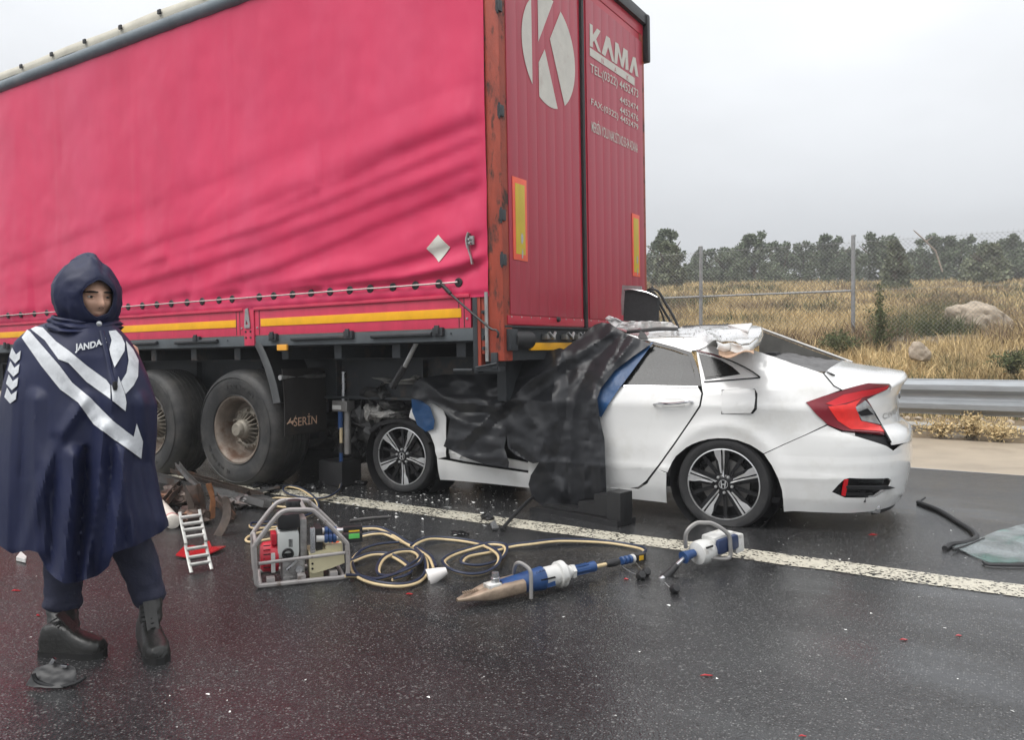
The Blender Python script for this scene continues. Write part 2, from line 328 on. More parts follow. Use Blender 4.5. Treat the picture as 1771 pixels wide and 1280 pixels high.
m = MB(); zt, zb = 3.12-1.2, -.05; pitch = .078; x0, x1 = posts[0]+2.45, posts[-1]+2.45; H = zt-zb
k = int((x1-x0+H)/pitch)
for i in range(-int(H/pitch), k):
    for s in (1, -1):
        a = x0+i*pitch; p0 = [a, zb] if s > 0 else [a, zt]; p1 = [a+H, zt] if s > 0 else [a+H, zb]
        if p1[0] < x0 or p0[0] > x1: continue
        m.tube([(p0[0], -.006*s-.045, p0[1]), (p1[0], -.006*s-.045, p1[1])], .0024, 3, cap=False)
for z in (zt, 1.0, zb+.1): m.tube([(x0, -.045, z), (x1, -.045, z)], .003, 4)
for i in range(int((x1-x0)/pitch)): m.tube([(x0+i*pitch, -.045, zt), (x0+i*pitch+.02, -.045, zt+.05)], .0024, 3, cap=False)
tag(m.build('wire_mesh', mat('fence_wire', (.42, .43, .43), .5, metal=.4, var=.1), fe, smooth=0), kind='stuff')
# ---- trees
def leaf_mat(name, c, c2): return mat(name, c, .6, var=.35, vs=.9, col2=c2, mk=(1.3, .48, .62), spec=.25, isl=.35)
LM = [leaf_mat('olive_leaves', (.12, .15, .09), (.17, .20, .135)), leaf_mat('dark_olive_leaves', (.098, .125, .075), (.145, .17, .11)), leaf_mat('pale_bush_leaves', (.15, .17, .105), (.19, .205, .135))]
M_BARK = mat('olive_bark', (.10, .08, .06), .9, var=.3, vs=9, bump=.6, bs=20)
def crown(seed, w, h, n, mt, parent):
    rnd = random.Random(seed); m = MB(); cl = []
    for i in range(38):
        a = rnd.uniform(0, 2*pi); rr = sqrt(rnd.random())*w*.9; zz = rnd.random()**.95
        k = 1-.6*max(0, zz-.45)/.55; cl.append((cos(a)*rr*k, sin(a)*rr*k, h*(.06+.82*zz), rnd.uniform(.22, .42)*w*(1.15-.5*zz)))
    for i in range(5): a = rnd.uniform(0, 2*pi); cl.append((cos(a)*w*.35, sin(a)*w*.35, h*rnd.uniform(.88, 1.02), w*.16))
    for i in range(n):
        c = rnd.choice(cl); d = V((rnd.gauss(0, 1), rnd.gauss(0, 1), rnd.gauss(0, .85))); d = d.normalized()*(rnd.random()**.4)*c[3]
        p = V(c[:3])+d; t = V((rnd.gauss(0, 1), rnd.gauss(0, 1), rnd.gauss(.5, .8))).normalized(); s = t.orthogonal().normalized(); s = (Matrix.Rotation(rnd.uniform(0, 6.3), 3, t) @ s)
        l = rnd.uniform(.10, .24); ww = l*rnd.uniform(.25, .4)
        m.add([p-s*ww*.5, p+t*l*.5-s*ww, p+t*l, p+t*l*.5+s*ww], [(0, 1, 2, 3)])
    return m.build('crown', mt, parent, smooth=0, fixn=False)
def trunk(seed, w, h, parent):
    rnd = random.Random(seed); m = MB(); top = V((rnd.uniform(-.2, .2), rnd.uniform(-.2, .2), h*.35))
    m.tube(spline([(0, 0, -.6), (rnd.uniform(-.1, .1), 0, h*.12), top], 4), [.24, .22, .2, .19, .18, .17, .16, .15, .14][:9], 8)
    for i in range(7):
        a = rnd.uniform(0, 6.3); e_ = V((cos(a)*w*.7, sin(a)*w*.7, h*rnd.uniform(.55, .9))); mid = top.lerp(e_, .5)+V((0, 0, .15))
        m.tube([top, mid, e_], [.1, .06, .02], 6)
    return m.build('trunk', M_BARK, parent)
protos = []
def tree(px, ptop, pw, depth, k, lab):
    d = ray(px, 470); P = CC+d*(depth/d.dot(CF)); zg = ground_z(P.x, P.y)
    top = CC+ray(px, ptop)*(depth/ray(px, ptop).dot(CF)); h = max(2.2, top.z-zg); wd = pw/FPX*depth*1.12
    r = empty('olive_tree', TR(P.x, P.y, zg), lab, 'tree', 'olive trees beyond the fence')
    i = len(protos); protos.append(r); crown(40+i, wd, h, 8200, LM[k], r); trunk(70+i, wd, h, r)
    return r
for a in ((1149, 407, 40, 50, 0, 'olive tree with a domed crown right beside the red trailer'),
          (1218, 436, 34, 58, 1, 'low dark olive tree filling the gap beside the first fence post'),
          (1262, 430, 42, 56, 0, 'low rounded olive tree just past the fence post next to the trailer'),
          (1306, 408, 40, 55, 0, 'tall olive tree with a peaked crown between two fence posts'),
          (1349, 424, 36, 60, 0, 'grey green olive tree behind the middle of the fence bay'),
          (1392, 427, 36, 62, 1, 'flat topped dark olive tree behind the fence bay'),
          (1437, 414, 40, 57, 1, 'dark pointed olive tree left of the tallest fence post'),
          (1470, 430, 32, 64, 1, 'low dark olive tree right behind the tallest fence post'),
          (1524, 409, 46, 53, 1, 'big round olive tree standing just past the tallest fence post'),
          (1576, 436, 36, 62, 1, 'short dark olive tree beneath the leaning bare branch'),
          (1612, 415, 44, 56, 0, 'olive tree pierced by the leaning bare branch'),
          (1660, 415, 44, 55, 1, 'broad olive tree behind the big pale boulder'),
          (1712, 422, 44, 60, 0, 'feathery olive tree behind the pale round bush'),
          (1762, 412, 44, 54, 1, 'dark olive tree at the far end of the fence view'),
          (1825, 416, 46, 55, 0, 'olive tree past the far end of the row'),
          (1078, 418, 46, 56, 1, 'olive tree standing behind the red trailer'),
          (1706, 440, 36, 43, 2, 'pale green round bush growing in front of the olive trees'),
          (1550, 464, 20, 38, 2, 'small pale bush in dry grass in front of the olive trees'),
          (1155, 452, 26, 40, 2, 'small pale bush in front of the domed olive tree')): tree(*a)
m = MB(); dp = 50
pb = [CC+ray(x, y)*(dp/ray(x, y).dot(CF)) for x, y in ((1580, 398), (1590, 407), (1602, 418), (1618, 434), (1630, 470))]
o_ = pb[-1]; m.tube([p-o_ for p in pb], [.03, .045, .05, .05, .05], 7); m.tube([pb[2]-o_, pb[2]-o_+V((.3, 0, .25))], [.05, .02], 5)
tag(m.build('bare_branch', mat('dead_wood', (.33, .27, .22), .85, var=.25), M=TR(o_)), 'bare broken branch leaning above the olive tree tops', 'branch')
# ---- dry grass and weeds on the bank (uncountable)
M_STRAW = mat('straw_grass', (.54, .415, .22), .8, var=.25, vs=.5, col2=(.40, .31, .17), mk=(.6, .5, .65), spec=.2, isl=.45)
M_GREENW = mat('green_weed', (.085, .10, .045), .8, var=.3, spec=.2, isl=.3, col2=(.17, .14, .07), mk=(1.1, .55, .65))
def in_view(P, mrg=160):
    d = V(P)-CC
    if d.dot(CF) < .3: return False
    x, y = proj(P); return 1085-mrg < x < 1771+mrg
def blade(m, rnd, p, h, w, lean):
    a = rnd.uniform(0, 6.283); s = V((cos(a), sin(a), 0))*w; l = V((rnd.gauss(0, lean), rnd.gauss(0, lean), 0))*h
    m.add([p-s, p+s, p+l*.5+V((0, 0, h*.6))+s*.7, p+l*.5+V((0, 0, h*.6))-s*.7, p+l*1.3+V((0, 0, h))], [(0, 1, 2, 3), (3, 2, 4)])
def grass(seed, n, vr, hr, mt, name, label, thr, per=5, ww=.006):
    rnd = random.Random(seed); m = MB(); c = 0; tries = 0
    while c < n and tries < n*40:
        tries += 1; v = vr[0]+(vr[1]-vr[0])*(rnd.random()**1.6); x = rnd.uniform(-30-(v-12)*.95, 9)
        P = V((x, v, 0))
        if not in_view((x, v, 1)): continue
        den = fbm(x*.35, v*.35, seed)*.5+.5
        if den < thr: continue
        P.z = ground_z(x, v)-.02; c += 1; hh = rnd.uniform(*hr)*(.55+.8*den)
        sc = 1+max(0, (v-18))*.05
        for k in range(per): blade(m, rnd, P+V((rnd.gauss(0, .07), rnd.gauss(0, .07), 0))*sc, hh*rnd.uniform(.6, 1.15), ww*sc, .35)
    return tag(m.build(name, mt, smooth=0, fixn=False), label, 'grass', kind='stuff')
grass(3, 12000, (13.6, 24), (.14, .38), M_STRAW, 'dry_grass', 'dry straw coloured grass covering the bank behind the fence', .40, 6)
grass(5, 13000, (22, 64), (.2, .45), M_STRAW, 'tall_dry_grass', 'tall dry grass on the slope below the olive trees', .30, 6, .009)
grass(15, 2600, (15, 44), (.2, .5), mat('brown_scrub', (.17, .12, .075), .85, var=.3, isl=.4), 'brown_scrub', 'brown dead scrub among the dry grass on the bank', .60, 9, .007)
grass(16, 2200, (17, 48), (.2, .45), M_GREENW, 'green_scrub', 'grey green scrub patches on the slope below the olive trees', .62, 9, .008)
grass(8, 1500, (12.3, 22), (.10, .35), M_GREENW, 'green_weeds', 'low green weeds among the dry grass', .56, 7, .006)
grass(11, 900, (12.2, 13.8), (.05, .16), M_STRAW, 'short_dry_stubble', 'short dry stubble on the stony strip behind the crash barrier', .42, 6, .004)
# stones on the strip
rnd = random.Random(4); m = MB(); c = 0
while c < 900:
    v = 12.1+rnd.random()**1.5*3.; x = rnd.uniform(-14, 8)-(v-12)*.6
    if not in_view((x, v, .5)): continue
    c += 1; s = rnd.uniform(.012, .05)*(1.6 if rnd.random() < .1 else 1); bm = bmesh.new(); bmesh.ops.create_icosphere(bm, subdivisions=1, radius=s)
    for q in bm.verts: q.co *= rnd.uniform(.6, 1.25); q.co.z *= .7
    m.bm(bm, TR(x, v, ground_z(x, v)+s*.2, rnd.uniform(0, 6)))
M_STONE = mat('limestone', (.36, .30, .23), .85, var=.25, vs=5, bump=.8, bs=14, col2=(.20, .16, .12), mk=(4, .55, .7))
tag(m.build('stones', M_STONE, smooth=0), 'loose pale stones scattered on the strip behind the crash barrier', 'stones', kind='stuff')
def rock(px, py, pw, ph, v, label, seed, cat='boulder'):
    P = onpl(px, py, (0, v, 0), (0, 1, 0)); k = (P-CC).dot(CF)/FPX; bm = bmesh.new(); bmesh.ops.create_icosphere(bm, subdivisions=4, radius=1)
    for q in bm.verts:
        c = q.co.copy(); f = 1+.30*fbm(c.x*1.1+seed, c.y*1.1, c.z*1.1)+.12*fbm(c.x*4, c.y*4+seed, c.z*4)
        c = c*f; c.z = max(c.z, -.7); skew = c.x*.22
        q.co = V((c.x*pw*k*.5, c.y*pw*k*.42, (c.z+.15-skew*.8)*ph*k*.55))
    mm = MB(); mm.bm(bm); o = mm.build('boulder', M_STONE, smooth=50, M=TR(P.x, P.y, P.z-ph*k*.05, YAW)); return tag(o, label, cat)
rock(1694, 562, 98, 66, 18.3, 'big pale limestone boulder lying in the dry grass', 3)
rock(1589, 612, 34, 34, 13.9, 'small tan rock beside the green shrub', 9, 'rock')
# green shrub by the fence post and dry weeds at the barrier foot
def bushy(px, py, v, h, w, n, mt, mst, name, label, cat, seed, spiky=1.):
    P = onpl(px, py, (0, v, 0), (0, 1, 0)); r = empty(name, TR(P), label, cat); rnd = random.Random(seed); st = MB(); lf = MB()
    for i in range(n):
        a = rnd.uniform(0, 6.28); d = rnd.random()*w; hh = h*rnd.uniform(.45, 1.)*(1-.45*d/w); e_ = V((cos(a)*d, sin(a)*d, hh)); mid = V((e_.x*.35, e_.y*.35, hh*.5))
        pts = spline([(rnd.gauss(0, .03), rnd.gauss(0, .03), -.05), mid, e_], 5); st.tube(pts, [.007-.0005*j for j in range(len(pts))], 4, cap=False)
        for p in pts[3:]:
            for _ in range(int(9*spiky)):
                t = V((rnd.gauss(0, 1), rnd.gauss(0, 1), rnd.gauss(.7, .6))).normalized(); l = rnd.uniform(.02, .06); s = t.orthogonal().normalized()*l*.22; q = p+V((rnd.gauss(0, .03), rnd.gauss(0, .03), rnd.gauss(0, .04)))
                lf.add([q-s*.3, q+t*l*.5-s, q+t*l, q+t*l*.5+s], [(0, 1, 2, 3)])
    st.build('stems', mst, r, fixn=False); tag(lf.build('leaves', mt, r, smooth=0, fixn=False), kind='stuff')
    return r
M_STEM = mat('weed_stem', (.10, .085, .05), .8, var=.3)
bushy(1521, 612, 15.2, 1.25, .32, 30, M_GREENW, M_STEM, 'green_shrub', 'spindly green shrub growing beside the tallest fence post', 'shrub', 5)
bushy(1455, 606, 14.6, .35, .45, 26, M_GREENW, M_STEM, 'low_weed', 'low dark green weed just behind the boot of the white car', 'weed', 6)
bushy(1680, 752, 11.2, .26, .28, 34, M_STRAW, M_STEM, 'dry_weed', 'dry weed clump growing under the crash barrier', 'weed', 7, .5)
bushy(1725, 756, 11.1, .16, .30, 30, M_STRAW, M_STEM, 'dry_weed', 'flattened dry weed clump at the gutter edge under the crash barrier', 'weed', 8, .5)
bushy(1630, 748, 11.2, .12, .32, 26, M_STRAW, M_STEM, 'dry_weed', 'low dry weeds in the gutter beside the white bumper', 'weed', 9, .5)
bushy(1752, 640, 13.2, .3, .4, 24, M_GREENW, M_STEM, 'low_weed', 'reddish green weed clump on the stony strip below the boulder', 'weed', 12)
# ================================================================== TRAILER
TP = .0128
TM = Matrix.Translation((-2.8526, 4.5248, 0)) @ Matrix.Rotation(-math.atan(TP), 4, 'Y')
FT = Frame(TM)
tr = empty('semi_trailer', TM, 'long red curtain-sided semi trailer resting on the crushed front of the white car', 'trailer')
M_CURT = mat('red_curtain', (.62, .034, .105), .38, var=.08, vs=.9, bump=.10, bs=260, col2=(.64, .062, .145), mk=(1.1, .45, .75), spec=.38, st=(1, 1, .35))
M_BOARD = mat('pink_board', (.58, .045, .095), .4, var=.12, vs=3, col2=(.40, .02, .05), mk=(3.5, .62, .72), st=(3, 1, .5))
M_DOOR = mat('door_paint', (.42, .028, .058), .36, var=.16, vs=2.2, col2=(.36, .06, .075), mk=(1.6, .45, .7), st=(1, 3, .35), bump=.05, bs=60)
M_DRED = mat('door_frame_paint', (.47, .020, .045), .34, var=.12, vs=4)
M_RUST = mat('rusty_orange_paint', (.31, .052, .028), .55, var=.25, vs=6, bump=.3, bs=50, col2=(.07, .035, .028), mk=(5.5, .53, .62), r2=.85, st=(2, 1, .7))
M_YEL = mat('reflective_yellow', (.85, .42, .01), .4, var=.10, vs=8, col2=(.45, .2, .02), mk=(9, .66, .75))
M_PLY = mat('plate_yellow', (.58, .42, .03), .45, var=.15, vs=6, st=(1, 1, .3)); M_PLR = mat('plate_red', (.85, .12, .06), .45, var=.12, vs=6)
M_CHAS = mat('chassis_paint', (.030, .034, .038), .5, var=.25, vs=5, bump=.15, bs=40, col2=(.10, .075, .055), mk=(3, .58, .75))
M_SILL = mat('sill_grey', (.085, .097, .105), .5, var=.2, vs=5, col2=(.06, .05, .045), mk=(4, .58, .72))
M_BLK = mat('black_plastic', (.018, .018, .019), .45, var=.25, vs=8)
M_RUB = mat('black_rubber', (.022, .022, .023), .6, var=.3, vs=10, bump=.15, bs=60)
M_STEEL = mat('worn_steel', (.42, .42, .41), .38, metal=.8, var=.2, vs=14, col2=(.2, .13, .09), mk=(10, .6, .72))
M_GREYT = mat('grey_rail', (.15, .18, .20), .4, var=.18, vs=3, col2=(.24, .26, .27), mk=(2.5, .55, .75))
M_CREAM = mat('cream_roof_tarp', (.60, .57, .48), .6, var=.12, vs=4)
M_WHT = mat('decal_white', (.62, .60, .54), .5, var=.08, vs=9, col2=(.5, .42, .37), mk=(5, .58, .75))
M_CABLE = mat('steel_cable', (.50, .42, .40), .45, metal=.3, var=.2, vs=30)
TL, TWD, ZT = 13.6, 2.517, 4.13
# --- curtain with its real sag folds
def pl2(pts): return [(q.x, q.z) for q in (FT.Y(*p) for p in pts)]
CRE = [(pl2(p), a, w_) for p, a, w_ in (
    ([(60, 545), (190, 515), (440, 440), (640, 365), (845, 285)], .042, .27),
    ([(330, 512), (480, 472), (660, 395), (845, 318)], .040, .21),
    ([(420, 508), (640, 474), (740, 444), (845, 404)], .038, .16),
    ([(0, 520), (200, 452), (400, 385), (600, 300), (845, 205)], .024, .30),
    ([(-80, 500), (120, 420), (420, 300), (700, 190), (845, 140)], .012, .36),
    ([(560, 500), (700, 488), (800, 468), (845, 448)], .05, .09),
    ([(560, 335), (700, 268), (845, 212)], .030, .2),
    ([(300, 450), (480, 395), (600, 345)], .03, .16))]
def seg_d(x, z, pl):                       # signed height above a polyline + fade at its ends
    for i in range(len(pl)-1):
        (x0, z0), (x1, z1) = pl[i], pl[i+1]
        if x0 <= x <= x1 or (i == 0 and x < x0) or (i == len(pl)-2 and x > x1):
            t = (x-x0)/(x1-x0); sl_ = (z1-z0)/(x1-x0)
            if x < x0: return (z-z0-sl_*(x-x0))/sqrt(1+sl_*sl_), max(0, 1-(x0-x)/.8)
            if x > x1: return (z-z1-sl_*(x-x1))/sqrt(1+sl_*sl_), 1
            return (z-z0-t*(z1-z0))/sqrt(1+sl_*sl_), min(1, (i+t)*1.6+.15)
    return 9, 0
GROM = [FT.Y(200+q/2.683, 440+(255-(q-10)*.0788)/2.683).x for q in (10, 72, 138, 203, 268, 338, 407, 483, 548, 677, 742, 828, 912, 1003, 1097, 1190, 1292, 1396, 1505, 1595)]
g0 = min(GROM); GROM += [g0-.25*(i+1) for i in range(36) if g0-.25*(i+1) > -TL+.2]
ZG = 1.655
def curt_y(x, z):
    y = 0
    edge = sstep(-.10, -.24, x)*sstep(1.50, 1.72, z)*sstep(4.13, 3.7, z)*.85+.15
    for pl, a, w_ in CRE:
        d, k = seg_d(x, z, pl)
        if -w_*1.2 < d < w_*6 and k > 0:
            u = d/w_
            y -= a*k*edge*(exp(-u/1.15)*(1-exp(-(u/.26)**1.3)) if u > 0 else 0) - a*.25*k*edge*exp(-(u+.3)**2/.12)
    y -= .018*edge*fbm(x*.8, z*.7, 3)+.004*fbm(x*5, z*3, 1)
    y -= .006*sin(x*2*pi/1.35)*edge
    y -= .004*exp(-(((x+.7) % 1.35-.675)/.02)**2)+.010*edge*sstep(3.2, 2.2, z)*abs(fbm(x*1.3-z*1.1, z*2.6, 8, 3))**1.2
    if z < 1.80:                           # puckers at the eyelets
        gm = min(abs(x-q) for q in GROM[:30]) if x > -6.8 else abs(((x) % .25)-.125)
        y += .010*exp(-(gm/.05)**2)*exp(-((z-ZG)/.07)**2) - .006*sstep(1.80, 1.6, z)
        y += .012*sstep(1.60, 1.555, z)
    return y-.022
m = MB(); XR = -.115
def curt(a, b):
    x = XR-(a**1.35)*(TL-.25); z = 1.545+(ZT-1.545)*(b**1.25); x0 = x
    if b < .02: z += .004*fbm(x*4, 7)
    return (x0, curt_y(x, z), z)
m.grid(curt, 330, 104); m.build('side_curtain', M_CURT, tr, smooth=60, solid=.003)
m = MB(); m.grid(lambda a, b: (-.115-a*(TL-.25), TWD+.02+.015*fbm(a*13, b*3), 1.545+(ZT-1.545)*b), 60, 14); m.build('side_curtain', M_CURT, tr, solid=.003)
# --- eyelets, closing cable
gm = MB(); gm.lathe([(.014, .0), (.030, .0), (.034, .004), (.030, .009), (.018, .010), (.014, .004)], (0, 0, 0), (0, -1, 0), 14); gm.lathe([(0, .002), (.016, .002)], (0, 0, 0), (0, -1, 0), 10)
gobj = gm.build('eyelet', M_BLK, tr); gobj.location = (GROM[0], curt_y(GROM[0], ZG)-.003, ZG)
for q in GROM[1:]:
    c = gobj.copy(); COL.objects.link(c); c.parent = tr; c.location = (q, curt_y(q, ZG)-.003, ZG); c.rotation_euler = (0, q*7, 0)
GS = sorted(GROM); m = MB(); pts = []
for i, q in enumerate(GS):
    pts.append((q, curt_y(q, ZG)-.020, ZG+.002))
    if i < len(GS)-1: pts.append(((q+GS[i+1])/2, -.052, ZG-.002))
m.tube(pts, .0065, 6); m.build('closing_cable', M_CABLE, tr)
hk = [FT.Y(*p, -.06) for p in ((762, 489), (768, 497), (778, 507), (800, 527), (830, 553), (850, 569), (858, 571), (862, 577), (860, 584))]
m = MB(); m.tube(spline(hk, 4), .008, 6); m.tube([FT.Y(766, 494, -.062), FT.Y(779, 508, -.062)], .014, 8); m.build('hook_cord', M_BLK, tr)
# --- roof rail and roof
m = MB(); m.tube([(-TL+.05, -.012, 4.175), (-.02, -.012, 4.175)], .062, 14); m.build('roof_rail', M_GREYT, tr)
m = MB(); m.tube([(-TL+.05, TWD+.012, 4.175), (-.02, TWD+.012, 4.175)], .062, 14); m.build('roof_rail', M_GREYT, tr)
m = MB()
def roof(a, b):
    x = -.05-a*(TL-.1); y = -.03+b*(TWD+.06); return (x, y, 4.318+.035*sin(b*pi)+.012*abs(fbm(x*.9, y*.7))*sin(b*pi)+.006*sin(x*4.6)*(1-b))
m.grid(roof, 120, 18)
def skirt(a, b):
    x = -.05-a*(TL-.1); return (x, -.032-.012*sin(b*3), 4.318+.006*sin(x*4.6)-b*(.085+.02*fbm(x*1.2, 4)))
m.grid(skirt, 160, 4); m.build('roof_tarp', M_CREAM, tr, solid=.003)
bk = MB(); bk.bbox((-.022, -.016, -.02), (.022, 0, .02), .005); bko = bk.build('roof_button', M_BLK, tr); bko.location = (-1.2, -.05, 4.29)
for i in range(1, 21):
    c = bko.copy(); COL.objects.link(c); c.parent = tr; c.location = (-1.2-.60*i, -.05, 4.288)
# --- rear frame: corner posts, header, threshold
def dent(o, amp, sc, seed=0):
    for q in o.data.vertices: n_ = noise.noise_vector(q.co*sc+V((seed, 0, 0))); q.co += n_*amp
    return o
m = MB(); m.bbox((-.150, -.012, 1.10), (-.002, .10, 4.12), .012); m.build('corner_post', M_RUST, tr)
m = MB(); m.bbox((-.135, TWD-.10, 1.10), (-.002, TWD+.014, 4.12), .012); m.build('corner_post', M_RUST, tr)
m = MB(); m.bbox((-.235, -.006, 1.05), (-.195, .05, 1.57), .006); m.bbox((-.195, .004, 1.15), (-.150, .05, 1.57), .006); m.build('post_guide', M_RUST, tr)
m = MB(); m.tube([(-.135, -.02, 1.10), (-.135, -.02, 1.575)], .014, 10); m.build('tension_rod', M_STEEL, tr)
m = MB(); m.bbox((-.26, -.01, 1.02), (-.22, .06, 1.56), .008); m.build('stake_pocket', M_CHAS, tr)
for zz in (1.19, 1.27, 1.44):
    m = MB(); m.lathe([(0, .02), (.012, .019), (.014, .0)], (-.172, .004, zz), (0, -1, 0), 8); m.build('bolt', M_CHAS, tr)
m = MB(); m.bbox((-.24, -.02, 1.03), (-.04, .06, 1.065), .008); m.bbox((-.10, -.03, 1.05), (-.05, -.012, 1.16), .006); m.tube([(-.42, -.02, 1.04), (-.26, -.02, 1.04)], .011, 8); m.tube([(-.22, -.035, 1.06), (-.05, -.035, 1.085)], .007, 6); m.build('tension_ratchet', M_CHAS, tr)
m = MB(); m.bbox((-TL, 0, 1.33), (-TL+.06, TWD, 4.2), .01); m.build('front_wall', M_DRED, tr)
for zz in (2.05, 2.75, 3.45, 1.75): 
    m = MB(); m.bbox((-.018, -.022, zz), (.012, .02, zz+.075), .004); m.tube([(-.004, -.018, zz-.015), (-.004, -.018, zz+.09)], .008, 6); m.build('hinge', M_CHAS, tr)
m = MB(); m.bbox((-.12, .0, 4.10), (.0, TWD, 4.20), .008); m.build('header_beam', M_DRED, tr)
m = MB(); m.bbox((-.16, -.03, 4.202), (.035, TWD+.05, 4.31), .02); m.bbox((-.05, TWD-.01, 3.86), (.05, TWD+.055, 4.30), .02); m.build('rear_canopy', M_BLK, tr)
# --- doors with planks, frames and print
def door(y0, y1, nm_planks):
    d = MB(); d.bbox((-.032, y0, 1.345), (-.006, y1, 4.10), .006); dr = d.build('door', M_DRED, tr)
    w_ = (y1-y0-.10)/nm_planks
    pm = MB(); pm.bbox((-.006, .0004, 1.42), (.004, w_-.0004, 4.03), .0008)
    for i in range(nm_planks):
        if i == 0: po = pm.build('plank', M_DOOR, dr); first = po
        else: po = first.copy(); COL.objects.link(po); po.parent = dr
        po.location = (.0003*sin(i*5+y0*9), y0+.05+i*w_, 0)
    b = MB(); b.bbox((-.004, y0+.012, 1.352), (.006, y1-.012, 1.412), .003); b.build('kick_strip', M_DRED, dr)
    r_ = MB()
    for i in range(9): r_.lathe([(0, .003), (.006, .002), (.007, 0)], (.006, y0+.06+i*(y1-y0-.12)/8, 1.404), (1, 0, 0), 6)
    tag(r_.build('rivets', M_STEEL, dr), kind='stuff'); return dr
dl = door(.02, 1.195, 8); drr = door(1.245, TWD-.005, 8)
m = MB(); m.bbox((-.03, 1.198, 1.345), (.014, 1.242, 4.10), .008); m.build('door_seal', M_RUB, tr)
def plate(dr, yl, yr, zb, zt):
    m = MB(); m.bbox((.005, yl, zb), (.009, yr, zt), .001); p = m.build('marker_plate', M_PLR, dr)
    k = (yr-yl)*.17; m = MB(); m.bbox((.0085, yl+k, zb+k*1.3), (.0105, yr-k, zt-k*1.3), .0005); m.build('marker_centre', M_PLY, p)
    m = MB(); m.prism([(.0108, yl+(yr-yl)*a, zb+(zt-zb)*b) for a, b in ((.52, .22), (.60, .20), (.68, .26), (.66, .31), (.58, .34), (.52, .30))], (.0006, 0, 0)); m.prism([(.0108, yl+(yr-yl)*a, zb+(zt-zb)*b) for a, b in ((.55, .03), (.62, .02), (.66, .10), (.60, .15), (.56, .10))], (.0006, 0, 0)); tag(m.build('scratches', M_STEEL, p), kind='stuff')
plate(dl, .115, .305, 1.80, 2.372); plate(drr, 2.175, 2.345, 1.83, 2.40)
m = MB(); m.lathe([(0, .022), (.016, .02), (.022, .0)], (.004, .74, 1.40), (1, 0, 0), 10); m.build('door_stop', M_BLK, dl)
# round K logo: a disc cut by the strokes of the letter
cy_, cz_, cr_ = .680, 3.385, .405
disc = [(cy_+cr_*cos(2*pi*i/96), cz_+cr_*sin(2*pi*i/96)) for i in range(96)]
def clip(poly, a, b):                      # keep the part left of a->b
    o = []; n = len(poly); f = lambda p: (b[0]-a[0])*(p[1]-a[1])-(b[1]-a[1])*(p[0]-a[0])
    for i in range(n):
        p, q = poly[i], poly[(i+1) % n]; fp, fq = f(p), f(q)
        if fp >= 0: o.append(p)
        if fp*fq < 0: t = fp/(fp-fq); o.append((p[0]+(q[0]-p[0])*t, p[1]+(q[1]-p[1])*t))
    return o
def rp(zx, zy): q = FT.X(800+zx/3.878, zy/3.878); return (q.y, q.z)
s1, s2 = rp(459, 300)[0], rp(503, 300)[0]
ua, ub = rp(500, 285), rp(605, 2); va, vb = rp(580, 260), rp(660, 55); ra, rb = rp(580, 260), rp(680, 710); ba, bb = rp(508, 410), rp(545, 330); ca, cb = rp(545, 330), rp(635, 740)
P1 = clip(disc, (s1, 0), (s1, 9)); P2 = clip(clip(disc, (s2, 9), (s2, 0)), ua, ub)
P3 = clip(clip(disc, vb, va), ra, rb); P3 = clip(clip(disc, vb, va), ra, rb)
P4 = clip(clip(clip(disc, (s2, 9), (s2, 0)), bb, ba), cb, ca)
for P in (P1, P2, P3, P4):
    if len(P) > 2: m = MB(); m.prism([(.0062, a, b) for a, b in P], (.0012, 0, 0)); m.build('logo_piece', M_WHT, dl, smooth=0)
# KAMA lettering and its bar, traced on the door
def dpoly(pts, name='letter'):
    q = [FT.X(1000+a/12.65, b/12.65, .0062) for a, b in pts]; m = MB(); m.prism(q, (.0012, 0, 0)); return m.build(name, M_WHT, drr, smooth=0)
dpoly([(250, 500), (313, 545), (318, 755), (410, 615), (485, 675), (390, 850), (500, 1155), (430, 1105), (345, 880), (318, 915), (320, 1030), (252, 1000)])
dpoly([(512, 1160), (612, 770), (690, 830), (790, 1360), (735, 1325), (652, 1020), (590, 1225)])
q_ = lambda pts: [((a/3.878*12.65)-200*12.65, b/3.878*12.65) for a, b in pts]
dpoly(q_([(1018, 420), (1023, 278), (1044, 292), (1068, 398), (1078, 318), (1106, 338), (1112, 470), (1092, 462), (1092, 378), (1077, 455), (1062, 440), (1044, 345), (1036, 428)]))
dpoly(q_([(1118, 478), (1142, 378), (1160, 386), (1179, 515), (1160, 505), (1149, 432), (1136, 490)]))
dpoly([(252, 1030), (252, 1205)] + [(1231, 1870), (1231, 1700)], 'logo_bar')
def rtext(body, zl, zr, bot_l, bot_r, top_l, o=(800, 0), k=3.878, par=drr):
    f = lambda a, b: FT.X(o[0]+a/k, o[1]+b/k, .0085); return text(body, f(zl, bot_l), f(zr, bot_r), f(zl, top_l), M_WHT, par)
rtext('TEL:(0322) 4452473', 857, 1178, 500, 672, 420)
rtext('4452474', 1054, 1178, 682, 745, 640); rtext('4452476', 1054, 1178, 752, 814, 708)
rtext('FAX:(0322) 4452479', 863, 1178, 712, 884, 655)
rtext('MERSİN YOLU NAK.SİT.NO:33-34 ADANA', 866, 1175, 880, 1025, 785)
for t_, zx, zy in (('N', 932, 385), ('A', 1018, 445), ('K', 1100, 500)):
    f = lambda a, b: FT.X(800+a/3.878, b/3.878, .0078); text(t_, f(zx, zy+32), f(zx+14, zy+40), f(zx, zy), M_DOOR, drr)
